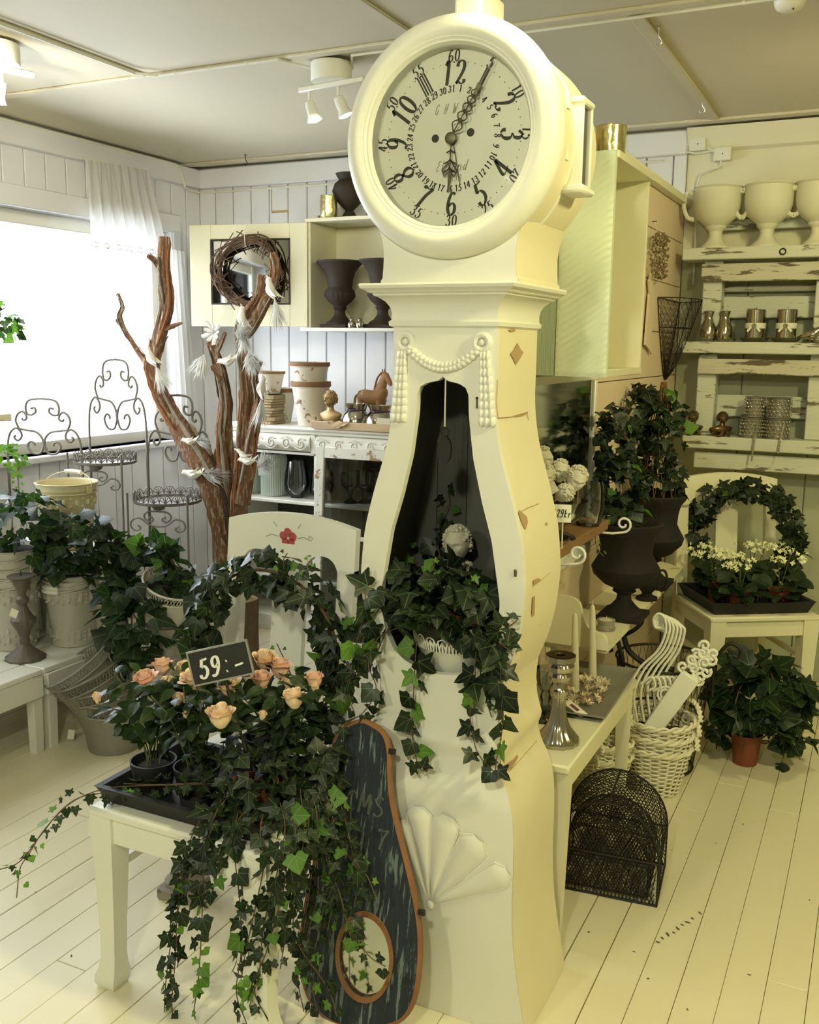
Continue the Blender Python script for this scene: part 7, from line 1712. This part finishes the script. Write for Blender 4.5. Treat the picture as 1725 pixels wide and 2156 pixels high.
for k in range(120):
    a = rnd_.uniform(0, 2*pi); r_ = rnd_.random()**.5; piece('dried_flower', PT[0 if rnd_.random() < .6 else 1 if rnd_.random() < .6 else 2], mt, (.08*r_*cos(a), .14*r_*sin(a)-.02, .008+.024*(1-r_)+rnd_.uniform(0, .006)), (rnd_.uniform(-1, 1), rnd_.uniform(-1, 1), rnd_.uniform(0, 6)), rnd_.uniform(.8, 1.6))
for lb, px, yb_, yt_ in (('cream taper candle nearer the clock in the petal tray', 1212, 1440, 1290), ('cream taper candle nearer the baskets in the petal tray', 1249, 1415, 1272)):
    cb_ = onZ(px, yb_, ZT+.03); ct2 = onY(px-6, yt_, cb_.y); t = thing('taper_candle', lb, 'candle', (cb_.x, cb_.y, ZT+.006), 0, 'cream taper candles'); Hq = ct2.z-ZT-.006; dx = (ct2.x-cb_.x)*.6
    MB().loft([[(dx*f+r_*cos(a), r_*sin(a), Hq*f) for a in [2*pi*k/16 for k in range(16)]] for f, r_ in ((0, .0125), (.5, .0108), (.93, .008), (.98, .006), (1, .002))]).build('wax', 'wax', t); MB().tube([(dx, 0, Hq), (dx+.002, 0, Hq+.012)], .0009, 4).build('wick', 'paper', t)
pr = onZ(1212, 1492, ZT+.02); prc = thing('price_card', 'white printed price slip lying on the edge of the metal tray', 'price card', pr, rot=(radians(12), radians(14), radians(-30))); MB().box((-.035, -.012, 0), (.035, .012, .0012)).build('slip', 'paper', prc, 0); MB().box((-.02, -.005, .0013), (.012, .005, .0016)).build('print', 'plum', prc, 0)
# ------------------------------------------------------------------ white wicker baskets with white ornaments
def wicker(label, c, r, h, rot=None):
    t = thing('wicker_basket', label, 'basket', c, 0, 'white wicker baskets in a stack', rot); rows = 21
    R = lambda f: r*(.66+.34*f); wv = MB()
    for j in range(rows):
        z = h*(j+.5)/rows; f = (j+.5)/rows
        wv.tube([((R(f)+.0045*sin(11*a+pi*(j % 2)))*cos(a), (R(f)+.0045*sin(11*a+pi*(j % 2)))*sin(a), z) for a in [2*pi*k/66 for k in range(66)]], h/rows*.42, 4, closed=True)
    wv.build('weave', 'wicker', t)['kind'] = 'stuff'
    for k in range(22): a = 2*pi*k/22; MB().tube([(R(0)*cos(a), R(0)*sin(a), 0), (R(1)*cos(a), R(1)*sin(a), h)], .0032, 5).build('stake', 'wicker', t)
    for s in (0, pi): MB().tube([((R(1)+.006*cos(9*a+s))*cos(a), (R(1)+.006*cos(9*a+s))*sin(a), h+.006*sin(9*a+s)) for a in [2*pi*k/90 for k in range(90)]], .006, 5, closed=True).build('braided_rim', 'wicker', t)
    for sx in (-1, 1):
        for s in (0, pi): MB().tube([(sx*(R(1)+.01+.006*cos(5*a*2+s)), .055*cos(a)+.0*s, h+.05*sin(a)+.004*sin(10*a+s)) for a in [pi*k/20 for k in range(21)]], .0055, 5).build('handle', 'wicker', t)
    MB().lathe([(0, .003), (R(0), .003), (R(0), .008), (0, .008)], 28).build('bottom', 'wicker', t)
    return t
bc = onZ(1375, 1680, 0); bu = mpp(bc); bcx, bcy = bc.x-.01, bc.y+.075; rbk = 70*bu
for k, lb in enumerate(('bottom white wicker basket standing on the floor', 'middle white wicker basket of the stack with ornaments', 'topmost white wicker basket, holding white scrolled ornaments')): wicker(lb, (bcx, bcy, .001+.046*k), rbk*(1+.015*k), .165, (0, 0, radians(25+6*k)))
for k, lb in enumerate(('white wicker basket standing behind the console leg', 'white wicker basket nested in the one behind the console leg')): wicker(lb, (bcx-.155, bcy-.13, .001+.05*k), rbk*.85, .15, (0, 0, radians(70+6*k)))
gor = 'white metal scrolls in the wicker basket'
for k in range(6):
    fx = k/5; b0 = onY(1330+14*k, 1490, bcy-.04+.012*k); 
    pts = [b0-V((0, 0, .05)), onY(1322+14*k, 1465-4*k, bcy-.03+.012*k), onY(1345+12*k, 1410, bcy-.01+.01*k), onY(1385+9*k, 1370, bcy+.01*k), onY(1402+8*k, 1330, bcy+.01*k), onY(1400+7*k, 1302+3*k, bcy+.01*k), onY(1388+5*k, 1292+2*k, bcy+.01*k), onY(1377+4*k, 1302+2*k, bcy+.01*k), onY(1380+4*k, 1320+2*k, bcy+.01*k), onY(1394+3*k, 1322+2*k, bcy+.01*k)]
    t = thing('metal_scroll', ['white metal scroll bracket at the console end of the bundle in the top wicker basket', 'white metal scroll bracket second from the console in the basket bundle', 'white metal scroll bracket third from the console in the basket bundle', 'white metal scroll bracket fourth from the console in the basket bundle', 'white metal scroll bracket next to the outermost one in the basket bundle', 'outermost white metal scroll bracket, against the carved bracket in the basket'][k], 'ornament', b0-V((0, 0, .05)), 0, gor)
    MB().tube(smooth_path(pts, 6), .0046, 6).build('rod', 'chair_paint', t, world=True)
    MB().tube(smooth_path([onY(1350+12*k, 1440, bcy-.015+.01*k), onY(1372+11*k, 1425, bcy-.015+.01*k), onY(1380+11*k, 1445, bcy-.015+.01*k), onY(1364+12*k, 1455, bcy-.015+.01*k)], 5), .0045, 6).build('curl', 'chair_paint', t, world=True)
A_, B_ = onY(1385, 1520, bcy-.03), onY(1492, 1372, bcy+.02); op = thing('carved_bracket', 'white carved wooden bracket with leaf scroll head leaning in the top wicker basket', 'ornament', A_)
dr_ = (B_-A_); Lr = dr_.length; ux = dr_.normalized(); uy = V((0, -1, 0)); uz = ux.cross(uy).normalized()*1; Mo = Matrix((ux, uy, uz)).transposed().to_4x4()
MB().box((-.04, -.012, -.032), (Lr*.66, .012, .032), .004, Mo).build('plank', 'chair_paint', op)
mb = MB(); rnd_ = random.Random(8)
for k in range(16):
    xx = Lr*(.62+.40*k/15); zz = .034*sin(k*2.4)*(1.2-.6*k/15); mb.tube([(xx+p, -.010-.004*(k % 3), zz+q_) for p, q_ in spiral((0, 0), .019, .004, k*1.1, 1.2, 12)], .0055, 6, M=Mo)
for k in range(10): mb.tube([(Lr*.30+p, -.014, -.03+.0*k+q_) for p, q_ in spiral((0, .0), .03-.002*k, .026-.002*k, 0, 1, 16)], .004, 5, M=Mo) if k in (0, 5) else None
mb.build('leaf_scrolls', 'chair_paint', op)
# ------------------------------------------------------------------ black wire cages
def wire_cage(label, c, rz, w, d, h, seed):
    t = thing('wire_cage', label, 'basket', c, rz, 'black wire cages under the console')
    def arch(u_, v_):    # u along the arch (0..1), v along depth
        a = pi*u_; x = -w/2*cos(a); z = h*.45+h*.55*sin(a)
        if u_ < .0: z = 0
        return (x, -d/2+d*v_, z)
    def skin(u_, v_):
        L1, L2 = h*.45, pi*w/2*.75; tot = 2*L1+L2; s = u_*tot
        if s < L1: return (-w/2, -d/2+d*v_, s)
        if s > L1+L2: return (w/2, -d/2+d*v_, tot-s)
        a = pi*(s-L1)/L2; return (-w/2*cos(a), -d/2+d*v_, h*.45+h*.55*sin(a))
    mb = MB(); n_ = 44; rnd2 = random.Random(seed)
    for i in range(n_+1):
        for s in (1, -1):
            pts = [skin(i/n_+s*.28*j/12, j/12) for j in range(13) if 0 <= i/n_+s*.28*j/12 <= 1]
            if len(pts) > 1: mb.tube([V(p)+V((rnd2.uniform(-.002, .002), 0, rnd2.uniform(-.002, .002))) for p in pts], .0014, 3)
    for yy in (-d/2, d/2):     # end walls
        for i in range(28):
            x = -w/2+w*(i+.5)/28; top = h*.45+h*.55*sqrt(max(0, 1-(2*x/w)**2))
            for s in (1, -1):
                pts = []
                for j in range(13):
                    z = top*j/12; xx = x+s*z*.5
                    if abs(xx) < w/2 and z < h*.45+h*.55*sqrt(max(0, 1-(2*xx/w)**2)): pts.append((xx, yy, z))
                if len(pts) > 1: mb.tube(pts, .0014, 3)
    for i in range(16): x = -w/2+w*i/15; mb.tube([(x, -d/2, .002), (x, d/2, .002)], .001, 3)
    mb.build('wire_mesh', 'cage_wire', t, 0)['kind'] = 'stuff'
    for v_ in (0, 1): MB().tube([skin(k/30, v_) for k in range(31)], .003, 6).build('arch_bar', 'cage_wire', t)
    for z in (.003, h*.45):
        for yy in (-d/2, d/2): MB().tube([(-w/2, yy, z), (w/2, yy, z)], .003, 6).build('cross_bar', 'cage_wire', t)
        for xx in (-w/2, w/2): MB().tube([(xx, -d/2, z), (xx, d/2, z)], .003, 6).build('side_bar', 'cage_wire', t)
    MB().tube([(0, -d/2, h), (0, d/2, h)], .003, 6).build('ridge_bar', 'cage_wire', t)
    for xx in (-w/2, w/2):
        for yy in (-d/2, d/2): MB().tube([(xx, yy, 0), (xx, yy, h*.45)], .0028, 6).build('corner_post', 'cage_wire', t)
    return t
g1, g2 = onZ(1163, 1868, 0), onZ(1360, 1908, 0); ang2 = atan2(g2.y-g1.y, g2.x-g1.x); wcg = (g2-g1).length*.98; mid = (g1+g2)/2
cdir = V((-sin(ang2), cos(ang2), 0)); dcg = .20
wire_cage('large black wire cage with arched top on the floor under the console', mid+cdir*(dcg/2+.02)+V((.015, 0, .002)), ang2, wcg*1.12, dcg*1.15, .275, 1)
wire_cage('smaller black wire cage tucked inside the large one', mid+cdir*(dcg/2+.02)+V((.008, 0, .006)), ang2, wcg*.95, dcg*.9, .20, 2)
# dark wire basket with curled iron handles behind the console
wbc = V((onY(1395, 1470, 3.42).x, 3.42, 0)); dwb = thing('iron_basket', 'round black chicken wire basket with curled iron handles behind the white baskets', 'basket', wbc); rz0 = onY(1395, 1385, 3.42).z; rB = .17
mb = MB()
for i in range(36):
    for s in (1, -1): mb.tube([((rB*(.7+.3*j/10))*cos(2*pi*i/36+s*.5*j/10), (rB*(.7+.3*j/10))*sin(2*pi*i/36+s*.5*j/10), .01+(rz0-.01)*j/10) for j in range(11)], .0011, 3)
mb.build('wire_mesh', 'cage_wire', dwb, 0)['kind'] = 'stuff'
for z, f in ((.01, .7), (rz0*.5, .85), (rz0, 1.0)): MB().tube([(rB*f*cos(a), rB*f*sin(a), z) for a in [2*pi*k/40 for k in range(40)]], .005, 6, closed=True).build('hoop', 'cage_wire', dwb)
for a0, lean in ((pi*.95, -1), (0.1, 1), (pi*1.25, -.6)):
    P0 = V((rB*cos(a0), rB*sin(a0), rz0)); MB().tube(smooth_path([P0-V((0, 0, .12)), P0, P0+V((lean*.02, -.01, .05)), P0+V((lean*.05, -.01, .085)), P0+V((lean*.085, -.01, .07)), P0+V((lean*.08, -.01, .04)), P0+V((lean*.062, -.01, .045))], 5), .007, 6).build('curled_handle', 'cage_wire', dwb)
MB().tube(smooth_path([onY(1290, 1345, 3.35)-wbc, onY(1330, 1330, 3.35)-wbc, onY(1352, 1310, 3.35)-wbc, onY(1345, 1298, 3.35)-wbc], 5), .008, 6).tube(smooth_path([onY(1312, 1330, 3.35)-wbc, onY(1325, 1370, 3.35)-wbc, onY(1365, 1400, 3.35)-wbc, onY(1420, 1410, 3.35)-wbc], 5), .010, 6).build('curled_arm', 'cage_wire', dwb)
# ------------------------------------------------------------------ ivy ball on the floor
random.seed(91)
pb_ = onZ(1566, 1612, 0); pbu = mpp(pb_); ibl = thing('ivy_ball', 'large dark ivy trained as a ball in a terracotta pot on the plank floor', 'plant', (pb_.x, pb_.y+.03, .001))
pot(ibl, 32*pbu, 68*pbu, 'terracotta')
ball_c = onY(1602, 1478, pb_.y+.05)
for k in range(3):
    a = pi*k/3; MB().tube([ball_c+V((85*pbu*cos(t)*cos(a), 85*pbu*cos(t)*sin(a), 85*pbu*sin(t))) for t in [2*pi*j/30 for j in range(30)]], .003, 5, closed=True).build('wire_hoop', 'stem_brown', ibl, world=True)
bush(ibl, ball_c+V((0, 0, .02)), (.165, .15, .150), 150, .078, 'big', 0, .3, -.55)
px_bush(ibl, 1520, 1530, pb_.y+.08, 35, 40, 16, .06, 'big'); px_bush(ibl, 1655, 1540, pb_.y+.06, 45, 40, 16, .06, 'big')
vine(ibl, [onY(1660, 1540, pb_.y), onY(1675, 1575, pb_.y-.02), onY(1685, 1600, pb_.y-.02)], .06, .03, 0, kind='big')
fl_ = thing('fallen_leaf', 'single dark ivy leaf fallen on the floor beside the terracotta pot', 'leaf', onZ(1655, 1612, .004)); leaf(fl_, onZ(1640, 1612, .004), V((1, .1, .05)), V((0, 0, 1)), .07, 'big', 'blade')
# ------------------------------------------------------------------ rear chair with kalanchoes
rc = make_chair('chair', 'cream chair by the pallet wall holding a black tray of white flowers', (-.452, 4.06, 0), radians(33), .45, .40, .482, .99, 'cream_paint', flower=False)
tray('plant_tray', 'black plastic tray of white flowering plants on the rear chair', (-.448, 4.05, .484), radians(33), .42, .34, .045)
random.seed(95)
KP = [('white flowering kalanchoe in terracotta pot at the near corner of the rear tray', -.45, 3.93), ('white flowering kalanchoe at the outer end of the rear tray', -.315, 4.03), ('white flowering kalanchoe by the partition on the rear tray', -.55, 4.03), ('white flowering kalanchoe at the back of the rear tray', -.43, 4.12)]
FL = MB()
for k in range(4):
    a = pi/2*k; FL.add([(0, 0, 0), (.005*cos(a-.6), .005*sin(a-.6), .002), (.009*cos(a), .009*sin(a), .003), (.005*cos(a+.6), .005*sin(a+.6), .002)], [(0, 1, 2, 3)])
FL.lathe([(.0, -.008), (.003, -.004), (.002, 0)], 6); FLM = FL.mesh('floret', 'kalanchoe_white', 0)
heads2 = [[(1540, 1185), (1560, 1192), (1575, 1180), (1555, 1170)], [(1640, 1150), (1665, 1165), (1685, 1180), (1640, 1175)], [(1450, 1155), (1475, 1165), (1490, 1150), (1510, 1170)], [(1590, 1160), (1610, 1150), (1580, 1148), (1520, 1160)]]
for (lb, x, y), hd in zip(KP, heads2):
    t = thing('kalanchoe', lb, 'plant', (x, y, .490), 0, 'white kalanchoes on the rear tray'); pot(t, .045, .075, 'terracotta'); L0 = V((x, y, .490))
    for k in range(34):
        a = random.uniform(0, 2*pi); h = random.uniform(.06, .15); r_ = random.uniform(.03, .075); p = L0+V((r_*cos(a), r_*sin(a), h)); leaf(t, p, V((cos(a), sin(a), random.uniform(-.3, .4))), V((0, 0, 1))+TOCAM(p)*.6+rv(.3), random.uniform(.05, .075), 'kal')
    for (px, py) in hd:
        P = onY(px, py, y-.02); MB().tube(smooth_path([L0+V((0, 0, .07)), L0.lerp(P, .6)+V((0, 0, .02)), P-V((0, 0, .01))], 5), .0018, 5).build('stem', 'stem_green', t, world=True)
        for k in range(13):
            d = V((random.gauss(0, .020), random.gauss(0, .016), random.gauss(0, .007))); q = (d+V((0, -.02, .03))).to_track_quat('Z', 'Y').to_euler(); piece('floret', FLM, t, P+d-L0, q, random.uniform(.9, 1.4))
random.seed(96)
rw = thing('ivy_wreath', 'round ivy wreath standing at the back of the rear tray', 'plant', (-.47, 4.16, .490)); pot(rw, .045, .075, 'terracotta')
rcn = onY(1566, 1128, 4.16); um_ = mpp(rcn); wreath(rw, rcn, 100*um_, .040, 290, .044, V((1, 0, 0)), V((0, 0, 1)), -45, 225, 'ivy', .01, 1.04)
vine(rw, [onY(1530, 1030, 4.13), onY(1545, 1055, 4.12), onY(1555, 1065, 4.12)], .03, .02, .1)
# ------------------------------------------------------------------ ceiling lamps, cables, hooks
def ceil_lamp(label, c, rz, n_spots, aims, R):
    t = thing('ceiling_lamp', label, 'lamp', c, rz, 'white ceiling spot lamps'); z0 = ZC-.012-c[2]
    MB().lathe([(R*.98, -.062), (R, -.058), (R, z0), (R*.9, z0)], 36).build('canopy', 'lamp_white', t)
    MB().box((-.145, -.011, -.080), (.145, .011, -.062), .003).build('bar', 'lamp_white', t)
    for x, (ax, ay) in zip((-.10, .03, .12), aims):
        hd = MB().tube([(x, 0, -.08), (x, 0, -.112)], .005, 6)
        M_ = Matrix.Translation((x, 0, -.115)) @ Euler((radians(ax), radians(ay), 0)).to_matrix().to_4x4()
        hd.lathe([(.008, .004), (.016, 0), (.019, -.012), (.019, -.045), (.021, -.050), (.028, -.066), (.026, -.066), (.018, -.050), (0, -.046)], 24, M=M_); h_ = hd.build('spot_head', 'lamp_white', t)
        MB().lathe([(0, -.071), (.014, -.070), (.023, -.064), (.018, -.052), (0, -.05)], 20, M=M_).build('bulb', 'bulb_glow', h_)
    return t
lc = onZ(698, 145, ZC-.03); lz = ZC-.0125
LM = ceil_lamp('white ceiling lamp with two lit spot heads on a bar near the clock hood', (lc.x, lc.y, lz), radians(-8), 2, ((10, -14), (14, -20)), 43*mpp(lc))
lc2 = onZ(-18, 118, ZC-.05); ceil_lamp('white ceiling lamp with spot heads at the window side of the room', (lc2.x, lc2.y, lz), radians(70), 2, ((10, 20), (10, 10)), .09)
ceil_lamp('white ceiling lamp with spot heads directly over the clock', (-.62, 1.80, lz), radians(20), 2, ((20, 15), (-25, 10)), .09)
for lb_, x_, y_ in (('white spot lamp body added unseen at the front fill light', -.35, -.3), ('white spot lamp body added unseen at the left fill light', -1.6, -1.0), ('white spot lamp body added unseen at the right fill light', .75, 1.55), ('white spot lamp body added unseen at the pallet wall fill light', .15, 3.2)):
    ceil_lamp(lb_, (x_, y_+.07, lz), 0, 2, ((20, 15), (20, -15)), .06)  # bodies for the fill spots, added out of view
sdp = onZ(1664, 4, ZC-.02); sm = thing('smoke_detector', 'round white smoke detector on the ceiling', 'detector', (sdp.x, sdp.y, ZC-.045)); MB().lathe([(.0, 0), (.02, 0), (.036, .008), (.042, .02), (.044, .044), (.04, .045)], 30).build('body', 'lamp_white', sm); MB().ball((.012, -.02, .0), .003, 8, 5).build('light', 'ink', sm)
for lb, px, py, m_ in (('dark iron hook screwed into the ceiling above the cabinet door', 517, 330, 'iron_black'), ('thin wire hook in the ceiling panel near the batten crossing', 1388, 65, 'silver_frame'), ('thin wire hook at the ceiling edge above the handled urns', 1480, 214, 'silver_frame')):
    q = onZ(px, py, ZC-.012); t = thing('ceiling_hook', lb, 'hook', (q.x, q.y, ZC-.055)); MB().tube(smooth_path([(0, 0, .054), (.0, 0, .03), (.010, 0, .014), (.006, 0, .002), (-.006, 0, .002), (-.009, 0, .010)], 5), .0022, 6).build('hook_wire', m_, t); MB().lathe([(.006, .0535), (.004, .050)], 10).build('plate', m_, t)
def cable(label, pts, r=.004, clips=()):
    P = [V(p) for p in pts]; t = thing('cable', label, 'cable', P[0]); MB().tube(P, r, 6).build('lead', 'cable_white', t, world=True)
    for k in clips:
        a, b = P[k], P[k+1]; c = (a+b)/2; MB().box(c-V((.005, .005, .005)), c+V((.005, .005, .006)), .001).build('clip', 'cable_white', t, world=True)
def sub(a, b, n): a, b = V(a), V(b); return [a.lerp(b, k/n) for k in range(n+1)]
zc_ = ZC-.016; xB = onZ(150, 102, ZC).x
cable('white cable clipped along the ceiling batten past the spot lamp', sub((xB+.03, byA-1.6, zc_), (xB+.03, byA-.09, zc_), 6)+sub((xB+.09, byA-.032, zc_), (lc.x-.14, byA-.03, zc_), 10)+[(lc.x-.09, lc.y+.0, zc_)], .005, (2, 4, 8, 11, 14))
cable('white cable running from the spot lamp along the batten behind the clock', [(lc.x+.05, lc.y+.06, ZC-.02)]+sub((lc.x+.12, byA+.030, zc_), (XR-.2, byA+.03, zc_), 14), .005, (3, 6, 9, 12))
cable('white cable clipped under the cornice of the window wall', sub((XL+.034, 2.2, ZC-.02), (XL+.034, YB-.25, ZC-.02), 10)+[(XL+.034, YB-.2, ZC-.05), (XL+.034, YB-.17, ZC-.13)]+sub((XL+.02, YB-.12, ZC-.135), (XL+.02, YB-.02, ZC-.138), 2), .006, (4, 6, 8))
cable('white cable clipped along the board wall above the wall cabinet', sub((XL+.02, YB-.012, ZC-.138), (-1.0, YB-.012, ZC-.138), 16), .006, (3, 6, 9, 12))
zr = onY(1500, 290, YB).z
for k, lb in enumerate(('upper white cable along the wall above the handled urns', 'middle white cable along the wall into the junction boxes', 'lower white cable along the wall above the partition rail')):
    z_ = onY(1360, 300+14*k, YB).z; pts_ = sub((onY(1330, 300, YB).x, YB-.02, z_), (onY(1450, 300, YB).x, YB-.02, z_), 4)
    pts_ += [(onY(1470, 300, YB).x, YB-.02, z_-.01), (onY(1510, 300, YB).x, YB-.02, onY(1510, 318, YB).z)] if k else sub((onY(1490, 294, YB).x, YB-.02, z_), (XR-.2, YB-.02, z_+.006), 6)
    cable(lb, pts_, .005, (1, 3))
for lb, px, py, w2, h2 in (('square white junction box on the wall, nearer the partition', 1472, 306, 17, 13), ('square white junction box on the wall, the lower of the two', 1524, 326, 18, 14)):
    q = onY(px, py, YB); t = thing('junction_box', lb, 'junction box', (q.x, YB-.034, q.z)); m_ = mpp(q); MB().box((-w2*m_, 0, -h2*m_), (w2*m_, .036, h2*m_), .004).build('box', 'cable_white', t); MB().lathe([(0, .001), (.003, 0)], 8, M=Matrix.Rotation(radians(90), 4, 'X')).ball((0, 0, 0), .003, 6, 4).build('screw', 'ink', t)
q1 = onY(1520, 340, YB); cable('white cable looping down from the lower junction box', smooth_path([q1-V((0, .02, 0)), onY(1518, 352, YB)-V((0, .02, 0)), onY(1490, 362, YB)-V((0, .02, 0)), onY(1474, 378, YB)-V((0, .02, 0)), onY(1470, 420, YB)-V((0, .02, 0)), onY(1462, 600, YB)-V((0, .02, 0))], 6), .005)
